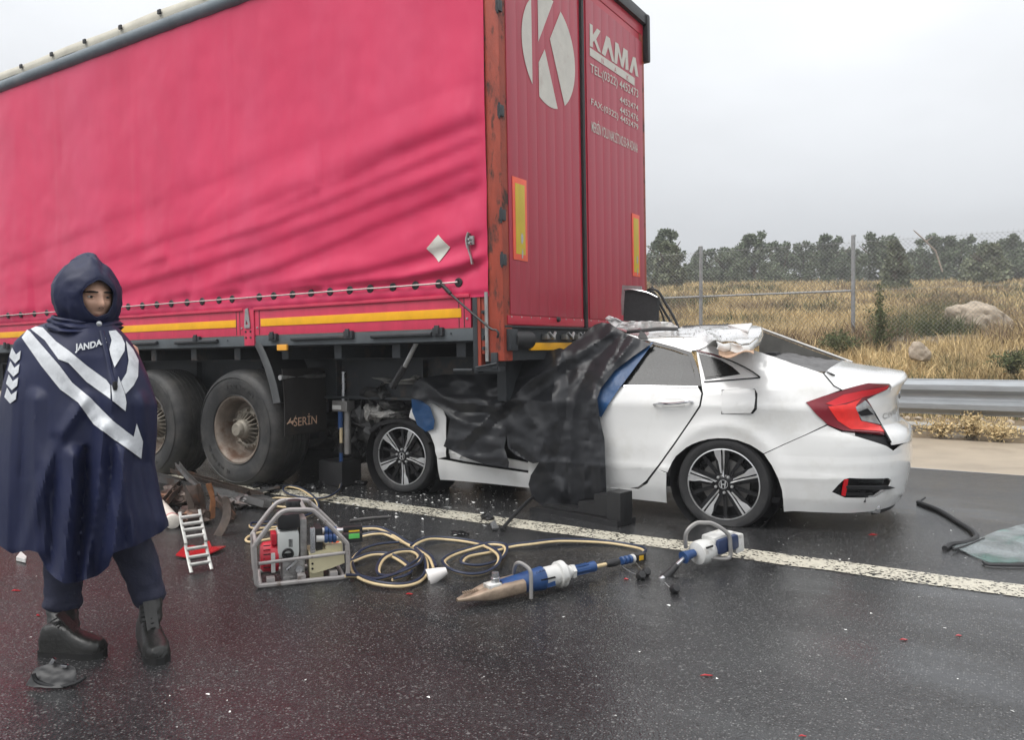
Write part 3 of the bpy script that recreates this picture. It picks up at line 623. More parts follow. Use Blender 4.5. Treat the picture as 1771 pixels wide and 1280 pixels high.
# --- side boards with reflective tape
def board(x0, x1, xs0, xs1):
    m = MB(); m.bbox((x0, -.008, 1.335), (x1, .02, 1.575), .006); b = m.build('drop_side_board', M_BOARD, tr)
    m = MB(); m.bbox((x0+.002, -.024, 1.548), (x1-.002, -.006, 1.572), .006); m.build('board_lip', M_BOARD, b)
    m = MB(); m.bbox((xs0, -.0125, 1.410), (xs1, -.0078, 1.474), .001); m.build('reflective_tape', M_YEL, b)
    for xx in (x0+.055, x1-.10, x1-.055):
        m = MB(); m.bbox((xx-.003, -.0105, 1.34), (xx+.003, -.0078, 1.545), .001); m.build('board_seam', M_CHAS, b)
    for xx in (x0+.03, x1-.03):
        m = MB(); m.lathe([(0, .008), (.008, .007), (.01, 0)], (xx, -.008, 1.40), (0, -1, 0), 8); m.build('rivet', M_STEEL, b)
x_l = FT.Y(432, 560).x
board(x_l+.075, -.275, FT.Y(453, 566).x, FT.Y(799, 540).x)
board(x_l-2.60, x_l-.06, x_l-2.5, FT.Y(410, 560).x); board(x_l-5.2, x_l-2.66, x_l-5.1, x_l-2.75); board(x_l-7.9, x_l-5.26, x_l-7.8, x_l-5.35); board(-TL+.1, x_l-7.96, -TL+.2, x_l-8.05)
for k in range(4):
    xx = x_l-2.63*k; m = MB(); m.bbox((xx-.055, -.018, 1.25), (xx+.07, .02, 1.575), .008); ps = m.build('stake_post', M_BOARD, tr)
    m = MB(); a = [(xx-.022, -.019, 1.56), (xx+.012, -.019, 1.57), (xx+.034, -.019, 1.43), (xx+.03, -.019, 1.40), (xx-.036, -.019, 1.40), (xx-.036, -.019, 1.425)]
    m.prism(a, (0, -.010, 0), [[(xx-.012, -.019, 1.47), (xx+.014, -.019, 1.43), (xx-.02, -.019, 1.43)]]); m.build('latch', M_STEEL, ps)
    for dx in (-.03, .03):
        for zz in (1.37, 1.32): m = MB(); m.lathe([(0, .008), (.008, .007), (.009, 0)], (xx+dx, -.018, zz), (0, -1, 0), 8); m.build('bolt', M_CHAS, ps)
# curtain buckle and placard
m = MB(); pb_ = [FT.Y(*p, -.05) for p in ((811, 402), (808, 412), (809, 424), (812, 436), (815, 446), (817, 457))]
m.tube(spline(pb_, 3), [.018]*4+[.020]*4+[.013]*5+[.014]*3, 8, sq=.5); m.lathe([(.0, .02), (.008, .02), (.009, 0)], FT.Y(813, 414, -.055), (0, -1, 0), 8); m.lathe([(.0, .02), (.008, .02), (.009, 0)], FT.Y(814, 420, -.055), (0, -1, 0), 8); m.bbox(FT.Y(811, 409, -.052), FT.Y(820, 422, -.04), .003); m.build('buckle_lever', M_STEEL, tr)
dz = pl2([(764, 407), (782, 428), (764, 454), (744, 431)])
sheet(dz, .03, lambda a, b: V((a, curt_y(a, b)-.006, b)), thick=.002, name='diamond_placard', mt=M_WHT, parent=tr)
# --- sill, tie hooks, chassis
m = MB(); m.bbox((-TL+.05, -.004, 1.245), (-.24, .07, 1.333), .006); m.build('side_sill', M_SILL, tr)
m = MB(); m.bbox((-TL+.05, TWD-.07, 1.245), (-.24, TWD, 1.333), .006); m.build('side_sill', M_SILL, tr)
hx = [FT.Y(200+a/2.683, 440+365/2.683).x for a in (215, 385, 540, 740, 945, 1090, 1330, 1505)]
for i, xx in enumerate(hx+[hx[0]-.7*k for k in range(1, 12)]):
    if i % 2 or i > 7: m = MB(); m.bbox((xx-.045, -.034, 1.285), (xx+.045, .0, 1.345), .006); m.bbox((xx-.02, -.045, 1.30), (xx+.02, -.03, 1.36), .005); m.build('board_hinge', M_CHAS, tr)
for xa, xb in ((825, 1070), (1195, 1475), (285, 480), (80, 200)):
    a, b = FT.Y(200+xa/2.683, 583).x, FT.Y(200+xb/2.683, 583).x; m = MB(); m.tube([(a, -.02, 1.296), (b, -.02, 1.300)], .017, 8); m.build('side_bar', M_CHAS, tr)
for i in range(60):
    if i % 3 == 0 and -.45-.2*i > -TL: m = MB(); m.lathe([(0, .004), (.008, .003), (.009, 0)], (-.45-.2*i, -.004, 1.30), (0, -1, 0), 6); m.build('bolt', M_CHAS, tr)
for i in range(22): m = MB(); xx = -.42-.6*i; m.bbox((xx-.04, .07, 1.13), (xx+.04, TWD-.07, 1.245), .006); m.build('cross_member', M_CHAS, tr)
m = MB(); m.box((-TL+.1, .05, 1.235), (-.05, TWD-.05, 1.245)); m.box((-TL, .0, 1.246), (-.04, TWD, 1.33)); m.build('floor_deck', M_CHAS, tr)
def ibeam(y):
    m = MB(); m.box((-TL+1, y-.07, 1.11), (-.30, y+.07, 1.129)); m.box((-TL+1, y-.008, .80), (-.30, y+.008, 1.11)); m.box((-TL+1, y-.07, .78), (-.30, y+.07, .80)); return m.build('chassis_beam', M_CHAS, tr, smooth=0)
ibeam(.55); ibeam(TWD-.55)
for i in range(12):
    m = MB(); xx = -1.1-.95*i; m.box((xx-.006, .482, .80), (xx+.006, .542, 1.11)); m.build('gusset', M_CHAS, tr, smooth=0)
m = MB(); m.bbox((-.30, .35, .80), (-.22, TWD-.35, 1.2), .01); m.build('rear_beam', M_CHAS, tr)
# rear hardware below the doors
m = MB(); m.bbox((-.06, .0, 1.33), (.0, TWD, 1.345), .003); m.build('threshold', M_CHAS, tr)
m = MB(); m.bbox((-.03, .36, 1.17), (-.012, TWD-.25, 1.225), .003); m.build('yellow_rear_strip', M_YEL, tr)
m = MB(); m.bbox((-.10, .10, 1.10), (-.035, TWD-.1, 1.33), .01); m.build('rear_bumper_beam', M_CHAS, tr)
m = MB(); m.tube([(-.02, .10, 1.245), (-.02, .34, 1.245)], .065, 16); m.build('rubber_roller', M_RUB, tr)
m = MB(); m.bbox((-.04, .02, 1.17), (.03, .12, 1.32), .01); m.build('roller_bracket', M_CHAS, tr)
for y in (.55, .85, 1.05): m = MB(); m.bbox((-.03, y, 1.25), (.02, y+.13, 1.29), .006); m.tube([(.02, y+.02, 1.30), (.03, y+.07, 1.26), (.02, y+.12, 1.30)], .012, 6); m.build('door_lock', M_STEEL, tr)
# landing gear strut (chrome and black bar) hanging below the sill
a, b, c = FT.Y(722, 590, .10), FT.Y(700, 634, .10), FT.Y(682, 664, .10)
m = MB(); m.tube([a, b], .018, 10); m.build('prop_bar', M_STEEL, tr); m = MB(); m.tube([b, c], .026, 10); m.lathe([(0, 0), (.03, 0), (.034, .03), (0, .04)], c, (c-b), 10); m.build('prop_grip', M_BLK, tr)
# amber marker lamp
m = MB(); a, b = FT.Y(481, 596, -.005), FT.Y(498, 606, -.005); m.bbox((a.x, -.02, b.z), (b.x, .0, a.z), .004); m.build('marker_lamp', mat('amber_lens', (.85, .40, .05), .25, var=.1), tr)
m = MB(); m.bbox((a.x+.01, 0, b.z-.01), (b.x-.01, .05, 1.25), .003); m.build('lamp_bracket', M_BLK, tr)
# --- wheels
M_TYRE = mat('dusty_truck_tyre', (.024, .024, .024), .6, var=.25, vs=5, bump=.25, bs=45, col2=(.075, .070, .064), mk=(2.6, .47, .70))
M_RIM = mat('rusty_wheel', (.20, .165, .135), .6, metal=.3, var=.3, vs=9, bump=.2, bs=40, col2=(.10, .055, .035), mk=(4, .52, .66))
M_HUB = mat('grey_hub', (.25, .225, .185), .6, metal=.3, var=.3, vs=14, bump=.2, bs=50, col2=(.09, .06, .045), mk=(7, .55, .68))
def truck_wheel(x, y, s=1):
    wl = empty('wheel', Matrix.Translation((x, y, .522))); wl.parent = tr; wl.matrix_local = Matrix.Translation((x, y, .522-(x*TP*-1)*0)) @ (Matrix.Rotation(pi, 4, 'Z') if s < 0 else Matrix.Identity(4))
    t = MB(); R = .525
    pr = [(.292, .02), (.300, -.004), (.315, -.012), (.36, -.022), (.40, -.030), (.44, -.030), (.47, -.022), (.495, -.004), (.508, .016), (.518, .04), (R, .07)]
    k = 5
    for i in range(k):
        y0 = .075+i*.046; pr += [(R, y0), (R, y0+.036), (R-.012, y0+.039), (R-.012, y0+.043)]
    pr += [(R, .31), (.518, .35), (.49, .385), (.44, .405), (.36, .39), (.292, .36)]
    t.lathe(pr, (0, 0, 0), (0, 1, 0), 72, cap=False); t.build('tyre', M_TYRE, wl, smooth=30)
    t = MB()
    for q in range(3):                      # moulded sidewall ribs and letter blocks
        pass
    t.lathe([(.298, -.012), (.303, -.018), (.308, -.012)], (0, 0, 0), (0, 1, 0), 72, cap=False); t.lathe([(.452, -.029), (.456, -.034), (.460, -.027)], (0, 0, 0), (0, 1, 0), 72, cap=False)
    for q in range(26):
        an = q*.075+.9+(1.7 if q > 12 else 0); rr = .385
        c_ = V((cos(an), 0, sin(an)))*rr; tg_ = V((-sin(an), 0, cos(an))); rd = V((cos(an), 0, sin(an)))
        if q % 4 == 3: continue
        t.prism([c_+tg_*a_*.010+rd*b_*.018+V((0, -.027, 0)) for a_, b_ in ((-1, -1), (1, -1), (1, 1), (-1, 1))], (0, -.004, 0), [[c_+tg_*a_*.004+rd*b_*.010+V((0, -.027, 0)) for a_, b_ in ((-1, -1), (1, -1), (1, 1), (-1, 1))]] if q % 3 else None)
    tag(t.build('sidewall_marks', M_TYRE, wl), kind='stuff')
    t = MB(); t.lathe([(.292, .30), (.270, .29), (.262, .20), (.262, .05), (.275, .018), (.292, .006), (.300, .004), (.298, -.006), (.286, -.006), (.268, .008), (.252, .04), (.250, .12), (.235, .150), (.20, .16), (.12, .165), (.1, .17)], (0, 0, 0), (0, 1, 0), 56, cap=False); t.build('rim', M_RIM, wl)
    t = MB(); t.lathe([(.188, .165), (.190, .135), (.180, .122), (.150, .112), (.135, .118), (.128, .14), (.11, .15), (.082, .145)], (0, 0, 0), (0, 1, 0), 40, cap=False)
    t.lathe([(.086, .15), (.086, .05), (.080, .035), (.066, .025), (.060, -.005), (.052, -.016), (0, -.016)], (0, 0, 0), (0, 1, 0), 24)
    for i in range(18):
        an = i*2*pi/18; d = V((cos(an), 0, sin(an))); t.prism([d*.075+V((0, .05, 0)), d*.135+V((0, .105, 0)), d*.135+V((0, .15, 0)), d*.075+V((0, .15, 0))], V((-sin(an), 0, cos(an)))*.008)
    t.build('hub', M_HUB, wl)
    nb = MB(); nb.lathe([(.017, .02), (.017, -.004), (.012, -.010), (.010, -.03), (0, -.032)], (0, 0, 0), (0, 1, 0), 8); first = None
    for i in range(10):
        an = i*2*pi/10+.2
        if first is None: first = c = nb.build('wheel_nut', M_HUB, wl)
        else: c = first.copy(); COL.objects.link(c); c.parent = wl
        c.location = (cos(an)*.166, .118, sin(an)*.166)
    return wl
AX = [-2.80, -4.08, -5.38]
w0 = truck_wheel(AX[0], .03)
def dupw(x, y, s):
    c = copy_tree(w0, tr); c.matrix_local = Matrix.Translation((x, y, .522-.0*x)) @ (Matrix.Rotation(pi, 4, 'Z') if s < 0 else Matrix.Identity(4)) @ Matrix.Rotation(x*1.7, 4, 'Y'); return c
for x in AX[1:]: dupw(x, .03, 1)
for x in AX: dupw(x, TWD-.03, -1)
for x in AX:
    m = MB(); m.tube([(x, .3, .52), (x, TWD-.3, .52)], .07, 12); m.build('axle', M_CHAS, tr); 
    for y in (.55, TWD-.55): m = MB(); m.bbox((x-.12, y-.06, .40), (x+.40, y+.06, .62), .02); m.lathe([(.12, .62), (.15, .66), (.15, .74), (.12, .78)], (x-.30, y, 0), (0, 0, 1), 16); m.build('suspension_arm', M_CHAS, tr)
# mudguard and flap behind the rear wheel
m = MB()
def mg(a, b):
    an = lerp(radians(75), radians(-8), a); R = .60; return (AX[0]+cos(an)*R*.86+.05, .02+b*.42, .52+sin(an)*R+.10*(1-a))
pts_out = [FT.Y(*p, .02) for p in ((444, 596), (452, 612), (463, 640), (471, 668), (477, 698))]
def mg2(a, b):
    k = min(3.999, a*4); i = int(k); p = pts_out[i].lerp(pts_out[i+1], k-i); return (p.x+.0, .0+b*.46, p.z)
m.grid(mg2, 14, 5); m.build('mudguard', M_BLK, tr, solid=.012)
M_MG = mat('grey_mudguard_rim', (.075, .078, .08), .5, var=.2)
m = MB(); m.grid(lambda a, b: V(mg2(a, 0))+V((lerp(0, .085, b), -.008-.012*sin(b*pi), .012*b)), 16, 4); m.build('mudguard_rim', M_MG, tr, solid=.01)
M_FLAP = mat('muddy_flap', (.022, .020, .019), .6, var=.3, vs=5, col2=(.10, .05, .028), mk=(1.9, .54, .68), bump=.2, bs=30)
f0, f1 = FT.Y(484, 640, .02), FT.Y(486, 752, .02)
m = MB(); m.grid(lambda a, b: (f0.x+.02+.02*sin(b*2.5)+.008*sin(a*5), .02+a*.48, lerp(1.05, f1.z-.01, b)), 8, 10); fl = m.build('mud_flap', M_FLAP, tr, solid=.008)
# flap faces backwards; print on its rear face
sx0 = f0.x+.062
f = lambda a, b: FT.X(a, b, sx0)
text('SERİN', f(508, 738), f(548, 733), f(508, 718), mat('flap_print', (.60, .40, .28), .6, var=.3, vs=30), fl)
m = MB(); m.prism([f(*q) for q in ((496, 734), (503, 723), (502, 729), (508, 727), (512, 718), (506, 735), (503, 731))], (.002, 0, 0)); m.build('flap_logo', mat('flap_print2', (.60, .40, .28), .6, var=.3, vs=30), fl, smooth=0)
m = MB(); m.tube([(f0.x+.02, -.0, .98), (f0.x+.02, .5, .98)], .022, 10); m.build('flap_bar', M_STEEL, tr)
# added far-side box and panel, there to block daylight below the deck
m = MB(); m.bbox((-9.2, TWD-.55, .55), (-6.2, TWD-.05, 1.12), .02); m.build('daylight_block_box', M_BLK, tr)
m = MB(); m.bbox((-2.2, TWD-.16, .42), (-.5, TWD-.10, 1.10), .02); m.build('daylight_block_panel', M_BLK, tr)
m = MB(); m.bbox((-9.6, .5, .1), (-9.3, .7, 1.1), .02); m.bbox((-9.7, .4, .02), (-9.2, .8, .1), .02); m.build('landing_leg', M_CHAS, tr)
# ================================================================== THE WHITE CAR
Pr, Pf = gp(1251.4, 909.5), gp(694.5, 852.8)
ex = (Pr-Pf); WB = ex.length; ex = ex.normalized(); ey = V((-ex.y, ex.x, 0)); CO = Pr+ey*.87
CM = Matrix(((ex.x, ey.x, 0, CO.x), (ex.y, ey.y, 0, CO.y), (0, 0, 1, 0), (0, 0, 0, 1)))
FC = Frame(CM)
car = empty('sedan_car', CM, 'white four-door sedan with its front and roof crushed under the red trailer', 'car')
M_CAR = mat('white_car_paint', (.78, .78, .765), .22, var=.03, vs=3, coat=.8, spec=.5, bump=.02, bs=230, col2=(.60, .585, .54), mk=(2.6, .52, .80), rvar=.06)
M_CARIN = mat('car_interior', (.022, .022, .024), .8, var=.3, vs=6)
M_GLASS = mat('wet_tinted_glass', (.014, .015, .015), .10, var=.3, vs=60, bump=.08, bs=190, spec=.5, col2=(.03, .031, .031), mk=(120, .58, .66), rvar=.04)
M_CHR = mat('chrome', (.62, .62, .63), .12, metal=1., var=.05)
M_TBLK = mat('gloss_black_trim', (.012, .012, .013), .18, var=.2, spec=.5)
M_CTYRE = mat('car_tyre', (.022, .022, .023), .7, var=.25, vs=8, bump=.12, bs=70, col2=(.055, .052, .048), mk=(4, .55, .75))
M_ALLOY = mat('machined_alloy', (.66, .66, .66), .3, metal=.75, var=.08, vs=20)
M_RED1 = mat('dark_red_lens', (.20, .008, .018), .1, var=.15, coat=.6); M_RED2 = mat('red_lens', (.62, .008, .016), .12, var=.12, coat=.6); M_RED3 = mat('bright_red_lens', (.82, .025, .02), .14, var=.1, vs=20, coat=.6)
M_CLR = mat('clear_lens', (.42, .43, .43), .15, metal=.6, var=.35, vs=22)
WZ = [.05, .15, .22, .33, .365, .385, .50, .62, .72, .785, .80, .825, .86, .92, 1.05, 1.2, 1.4]; WW = [.80, .835, .86, .882, .893, .884, .890, .888, .892, .898, .900, .888, .878, .855, .785, .715, .62]
XZ = [.10, .2, .3, .42, .55, .615, .66, .74, .86, .93, .965, 1.05]; XE = [1.0, 1.05, 1.07, 1.085, 1.09, 1.075, 1.005, .99, 1.0, 1.03, 1.04, .95]
X0 = .08; SC = X0+pi/2
def smi(x, xs, ys):                          # smoothed table
    return (interp(x-.012, xs, ys)+2*interp(x, xs, ys)+interp(x+.012, xs, ys))/4
def surf0(s, z):
    W = smi(z, WZ, WW); nn = 3.0
    if s <= X0:
        r = hypot(s, z-.285); k = .016*exp(-((r-.385)/.05)**2)*(z > .1)
        r2_ = hypot(s+WB, z-.30); k += .016*exp(-((r2_-.385)/.05)**2)
        return V((s, -(W+k), z))
    L = smi(z, XZ, XE)-X0; th = s-X0; sn, cs = sin(th), cos(th)
    r = 1/((abs(cs)/W)**nn+(abs(sn)/L)**nn)**(1/nn); x = X0+r*sn; y = -r*cs
    rr = hypot(x, z-.285); k = .016*exp(-((rr-.385)/.05)**2) if y < 0 else 0
    return V((x, y-k, z))
def surf(s, z, off=0.):
    p = surf0(s, z)
    if off:
        e_ = .004; a = surf0(s+e_, z)-surf0(s-e_, z); b = surf0(s, z+e_)-surf0(s, z-e_); n = a.cross(b)
        p = p+n.normalized()*off
    return p
SG = []
for i in range(230):
    s = -3.3+i*(3.3+SC)/229
    for j in range(64):
        z = .06+j*1.32/63; P = surf0(s, z); W_ = CM @ P
        a = surf0(s+.01, z)-surf0(s-.01, z); b = surf0(s, z+.01)-surf0(s, z-.01); n = a.cross(b)
        if n.dot(FC.c-P) <= 0: continue
        x, y = proj(W_); SG.append((x, y, s, z))
def un(px, py):
    x, y, s, z = min(SG, key=lambda q: (q[0]-px)**2+(q[1]-py)**2)
    for _ in range(5):
        e_ = .003; a = proj(CM @ surf0(s, z)); ds = proj(CM @ surf0(s+e_, z)); dz_ = proj(CM @ surf0(s, z+e_))
        j = ((ds[0]-a[0])/e_, (dz_[0]-a[0])/e_, (ds[1]-a[1])/e_, (dz_[1]-a[1])/e_); det = j[0]*j[3]-j[1]*j[2]
        if abs(det) < 2e3: break
        rx, ry = px-a[0], py-a[1]; dS = (rx*j[3]-ry*j[1])/det; dZ = (ry*j[0]-rx*j[2])/det
        s += max(-.05, min(.05, dS)); z += max(-.05, min(.05, dZ))
    return (min(s, SC), z)
def U(pts): return [un(*p) for p in pts]
def panel(name, pts, mt, off=0., holes=(), thick=.005, step=.03, par=None, uv=False, fn=None):
    P = pts if uv else U(pts)
    return sheet(P, step, fn or (lambda a, b: surf(a, b, off)), [h if uv else U(h) for h in holes], thick, name, mt, par or car)
# rear door
panel('rear_door', [(925, 665), (1000, 667), (1085, 668), (1150, 669), (1207, 669.5), (1213, 680), (1209, 702), (1190, 731), (1163, 770), (1137, 806), (1117, 832), (1104, 842), (1088, 845), (1000, 841), (915, 834)], M_CAR)
panel('door_waist_trim', [(1000, 666), (1085, 666.5), (1207, 668.5), (1207, 670.5), (1085, 669), (1000, 668.5)], M_CHR, .006)
panel('rear_door_window', [(1000, 666), (1060, 600), (1129, 596), (1160, 604), (1192, 615), (1206, 668)], M_GLASS, -.012, thick=.004)
panel('window_divider', [(1181, 612), (1191, 615), (1206, 668), (1186, 668), (1174, 668), (1182, 640)], M_TBLK, -.004)
panel('window_frame', [(1122, 592), (1131, 590), (1165, 599), (1196, 609), (1208, 640), (1213, 668), (1205, 668), (1200, 640), (1191, 615), (1160, 604), (1129, 596)], M_TBLK, .002)
panel('window_frame_trim', [(1122, 590), (1132, 588), (1166, 597), (1197, 607.5), (1196, 610), (1164, 600), (1131, 591.5)], M_CAR, .006)
# handle
hA = [un(*p) for p in ((1131, 700), (1140, 699), (1165, 699.5), (1190, 697.5), (1198, 696))]
m = MB(); m.tube(spline([surf(a, b, o_) for (a, b), o_ in zip(hA, (.004, .026, .034, .028, .004))], 4), [.008]*5+[.011]*7+[.010]*5, 8, sq=.8); m.build('door_handle', M_CHR, car)
panel('handle_recess', [(1140, 694), (1152, 689), (1176, 689), (1186, 694), (1184, 703), (1145, 704)], mat('recess_white', (.66, .66, .64), .25, var=.04, coat=.6), .0015, thick=.002)
# sill, front wing and door aperture
panel('sill', [(757, 793), (775, 796), (800, 801), (915, 818), (1040, 842), (1104, 846), (1120, 836), (1138, 812), (1153, 818), (1154, 869), (1100, 863), (1000, 852), (915, 843), (840, 835), (762, 829)], M_CAR, .004)
panel('inner_sill', [(772, 770), (800, 782), (915, 805), (925, 822), (915, 818), (800, 801), (775, 796)], M_CAR, -.05, thick=.01)
panel('front_wing', [(716, 697), (735, 690), (758, 688), (772, 722), (772, 790), (757, 793), (752, 770), (745, 752), (733, 738), (720, 728), (708, 722)], M_CAR)
# rear quarter with its window, arch and pillar
ARCH = [(1320.7, 784.5), (1310, 777), (1298, 769.7), (1276, 761.5), (1260, 758.6), (1242, 758), (1225, 759.6), (1209, 763.7), (1197, 768.5), (1187, 774), (1169, 789), (1162, 800), (1157.4, 809.8), (1154.5, 817)]
QG = [(1206.5, 609), (1245, 620), (1285, 637), (1309, 651), (1280, 655), (1218.5, 659.5)]
panel('rear_quarter', [(1204, 605), (1213, 600), (1226, 597), (1240, 600), (1262, 595), (1276, 597), (1292, 602), (1330, 614), (1380, 631), (1424, 646.5), (1432, 656), (1441, 667), (1454, 674.5), (1425, 685), (1394, 697), (1410, 714), (1430, 734), (1395, 751), (1350, 771)] + ARCH + [(1140, 813), (1119, 835.5), (1138, 810), (1166, 771), (1192, 733), (1212, 703), (1216, 681)], M_CAR, holes=[QG], step=.025, fn=lambda a, b: surf(a, b, (.010*fbm(a*4, b*5, 3)+.006*fbm(a*9, b*8, 1))*sstep(.92, 1.08, b)+.0015*fbm(a*5, b*5)))
panel('quarter_window', [(1208, 611), (1222, 614), (1246, 622), (1266, 634), (1280, 646.5), (1250, 651.5), (1219.5, 656.5)], M_TBLK, -.002, thick=.004)
panel('quarter_glass', [(1213, 617), (1222, 619), (1245, 627), (1263, 637.5), (1274, 645), (1250, 649), (1221, 653)], M_GLASS, .001, thick=.002)
panel('quarter_window_frame', [(1205, 607), (1245, 618.5), (1287, 636.5), (1312, 651.5), (1280, 656), (1218, 660.5)], M_CAR, -.006, holes=[[(1211, 614), (1243, 625), (1263, 636.5), (1276, 646), (1249, 650), (1221, 654)]], thick=.006, step=.04)
m = MB(); q = U([(1205, 606), (1245, 617), (1287, 635), (1313, 651.5), (1309, 654), (1280, 656.5), (1218, 661)]); m.tube(spline([surf(a, b, .004) for a, b in q], 4), .0045, 6); m.build('quarter_window_trim', M_TBLK, car)
m = MB(); q = U([(1207, 607), (1230, 613), (1246, 619)]); m.tube([surf(a, b, .007) for a, b in q], .004, 6); m.build('red_trim', M_RED1, car)
# fuel flap standing ajar
fl_ = [(1249, 678), (1253, 675), (1300, 673), (1306, 676), (1307, 690), (1305, 706), (1299, 714), (1252, 715.5), (1248.5, 712)]
fu = U(fl_); sL = min(p[0] for p in fu); sR = max(p[0] for p in fu)
panel('fuel_gap_shade', [(1296, 676), (1307, 675), (1310, 681), (1309, 708), (1302, 716), (1294, 714)], M_TBLK, .0012, thick=.001)  # dark strip laid on the body, stands in for shade behind the open flap
sheet(fu, .03, lambda a, b: surf(a, b, .003+.016*(a-sL)/(sR-sL)), (), .004, 'fuel_flap', M_CAR, car)
m = MB(); m.tube(spline([surf(a, b, .0012) for a, b in fu], 3, True), .0022, 5, closed=True); m.build('fuel_flap_gap', M_TBLK, car)
# tail light
TLO = [(1393.5, 696.5), (1425, 685), (1457, 675.8), (1480, 668.5), (1500, 663.5), (1537, 665), (1532, 672.5), (1514, 681), (1497, 690), (1521, 735.5), (1530, 751), (1490, 748), (1457, 744.7), (1431, 734.5), (1410, 715)]
tl_ = panel('tail_light', TLO, M_RED1, .010, thick=.02, step=.02)
for nm, pts, mt, of in (('lens_upper_band', [(1427, 699), (1457, 683), (1488, 676), (1533, 667), (1530, 672), (1512, 680.5), (1493, 686), (1470, 695), (1442, 703)], M_RED2, .0135),
                        ('lens_main', [(1431, 704), (1462, 700), (1488, 689), (1478, 702), (1486, 728), (1520, 737), (1528, 749), (1470, 743), (1448, 728)], M_RED3, .0145),
                        ('reverse_lens', [(1477, 705), (1493.5, 692.5), (1509, 714), (1520, 734.5), (1488, 727.5)], M_CLR, .0155)):
    panel(nm, pts, mt, of, thick=.003, step=.02, par=tl_)
m = MB(); q = U([(1494, 692), (1509, 713), (1521, 735.5), (1530, 751.5), (1538, 766)]); m.tube([surf(a, b, .012) for a, b in q], .006, 6); m.build('lamp_gasket', M_TBLK, car)
for pts in ([(1480, 712), (1496, 706), (1506, 716), (1486, 719)], ): panel('reflector_cell', pts, M_TBLK, .0185, thick=.002, step=.02, par=tl_)
# dark pocket between lamp and bumper
panel('bumper_pocket', [(1432, 734), (1458, 744), (1492, 748), (1531, 751), (1545, 776), (1535, 772), (1500, 761), (1457, 748.5)], M_CARIN, -.02, thick=.006)
panel('bracket_plate', [(1458, 746), (1480, 748), (1480, 752), (1460, 749)], M_CAR, -.01, thick=.004)
# boot lid: rear face right across, top panel
BF = U([(1540, 770), (1531, 752), (1521.5, 736), (1498, 691), (1515, 681.5), (1533, 673), (1541, 667)])
BF = [(min(a, SC-.25), z) for a, z in BF]
bl_ = sheet(BF+[(2*SC-a, z) for a, z in reversed(BF)], .04, lambda a, b: surf(a, b, .004), (), .006, 'boot_lid', M_CAR, car)
NB = U([(1426, 646.5), (1433, 656), (1442, 667), (1455, 674.5), (1480, 667.5), (1500, 662.5), (1525, 662.5), (1538, 663.5)])
NB3 = [surf(a, b, .0) for a, b in NB]; zl = NB3[-1].z
lipx = surf(SC, .965).x
NS = sorted([(p.x, p.y, p.z) for p in NB3]); NX = [p[0] for p in NS]
def boot(a, b):
    x = lerp(NX[0], NX[-1], a); ye = interp(x, NX, [p[1] for p in NS]); ze = interp(x, NX, [p[2] for p in NS]); t = b*2-1; t = (abs(t)**.75)*(1 if t > 0 else -1)
    zc = lerp(NS[0][2]+.012, NS[-1][2]+.012, a)+.018*sstep(.75, 1, a)*0; dz_ = zc-ze
    return V((x+.075*(a**2)*(1-t*t)-.0*(1-a), ye*-t, zc-dz_*abs(t)**5+.026*(t+1)+.010*(1-t*t)))
m = MB(); m.grid(boot, 26, 26); m.build('boot_top', M_CAR, bl_, solid=.004)
te = [boot(1, b/30) for b in range(31)]
m = MB(); m.grid(lambda a, b: te[min(30, int(a*30+.5))]+V((.018*sin(b*pi*.8), 0, -.045*b)), 31, 5); m.build('spoiler_lip', M_CAR, bl_, solid=.006)
m = MB(); m.bbox((.945, -.26, .70), (.972, .26, .815), .006); pl_ = m.build('number_plate_frame', M_TBLK, bl_); m = MB(); m.bbox((.970, -.25, .712), (.9745, .25, .803), .002); m.build('number_plate', mat('plate_white', (.62, .62, .6), .35, var=.06), pl_)
q = U([(1524, 726), (1546, 716)]); d_ = (q[1][0]-q[0][0])
text('CIVIC', (q[0][0], q[0][1], 0), (q[0][0]+d_, q[1][1], 0), (q[0][0], q[0][1]+.040, 0), M_STEEL, bl_, 'badge_lettering', 1.2, fn=lambda p: surf(p.x, p.y, .012))
m = MB(); m.lathe([(0, .012), (.035, .01), (.045, 0)], surf(SC, .86, .004), (1, 0, .1), 18); m.build('badge', M_CHR, bl_)
m = MB(); q = U([(1423, 645), (1432, 655.5), (1442, 667.5), (1456, 675)]); m.tube([surf(a, b, .002) for a, b in q], .004, 6); m.build('boot_gap', M_TBLK, car)
# bumper, wrapped right round the back
BT = U([(1322, 785.5), (1352, 771.5), (1396, 752), (1431, 736), (1457, 748.5), (1500, 761), (1532, 771.5), (1545, 780.5), (1555, 772)])
BB = [(SC-.30, .150), (SC-.5, .142)]+U([(1471, 886), (1420, 885), (1370, 883), (1355.5, 884), (1354.5, 862), (1353, 847), (1347, 827.6), (1335.5, 804)])
BT = [(min(a, SC-.12-.02*(len(BT)-i)), z) for i, (a, z) in enumerate(BT)]; 
VENT = U([(1438, 850.5), (1449, 838), (1459, 828.5), (1468, 826.5), (1534, 826.5), (1540, 830), (1537, 838), (1528, 849), (1513, 859.5), (1490, 861), (1461, 860.5)])
mir = lambda L: [(2*SC-a, z) for a, z in reversed(L)]
bp_ = sheet(BT+[(SC, .63)]+mir(BT)+[(2*SC-.25, .4), (2*SC-.3, .16)]+[(SC, .165)]+BB, .035, lambda a, b: surf(a, b, .003+.006*sstep(.50, .44, b)), [VENT], .006, 'rear_bumper', M_CAR, car)
sheet(VENT, .04, lambda a, b: surf(a, b, -.022), (), .004, 'vent_back', M_TBLK, bp_)
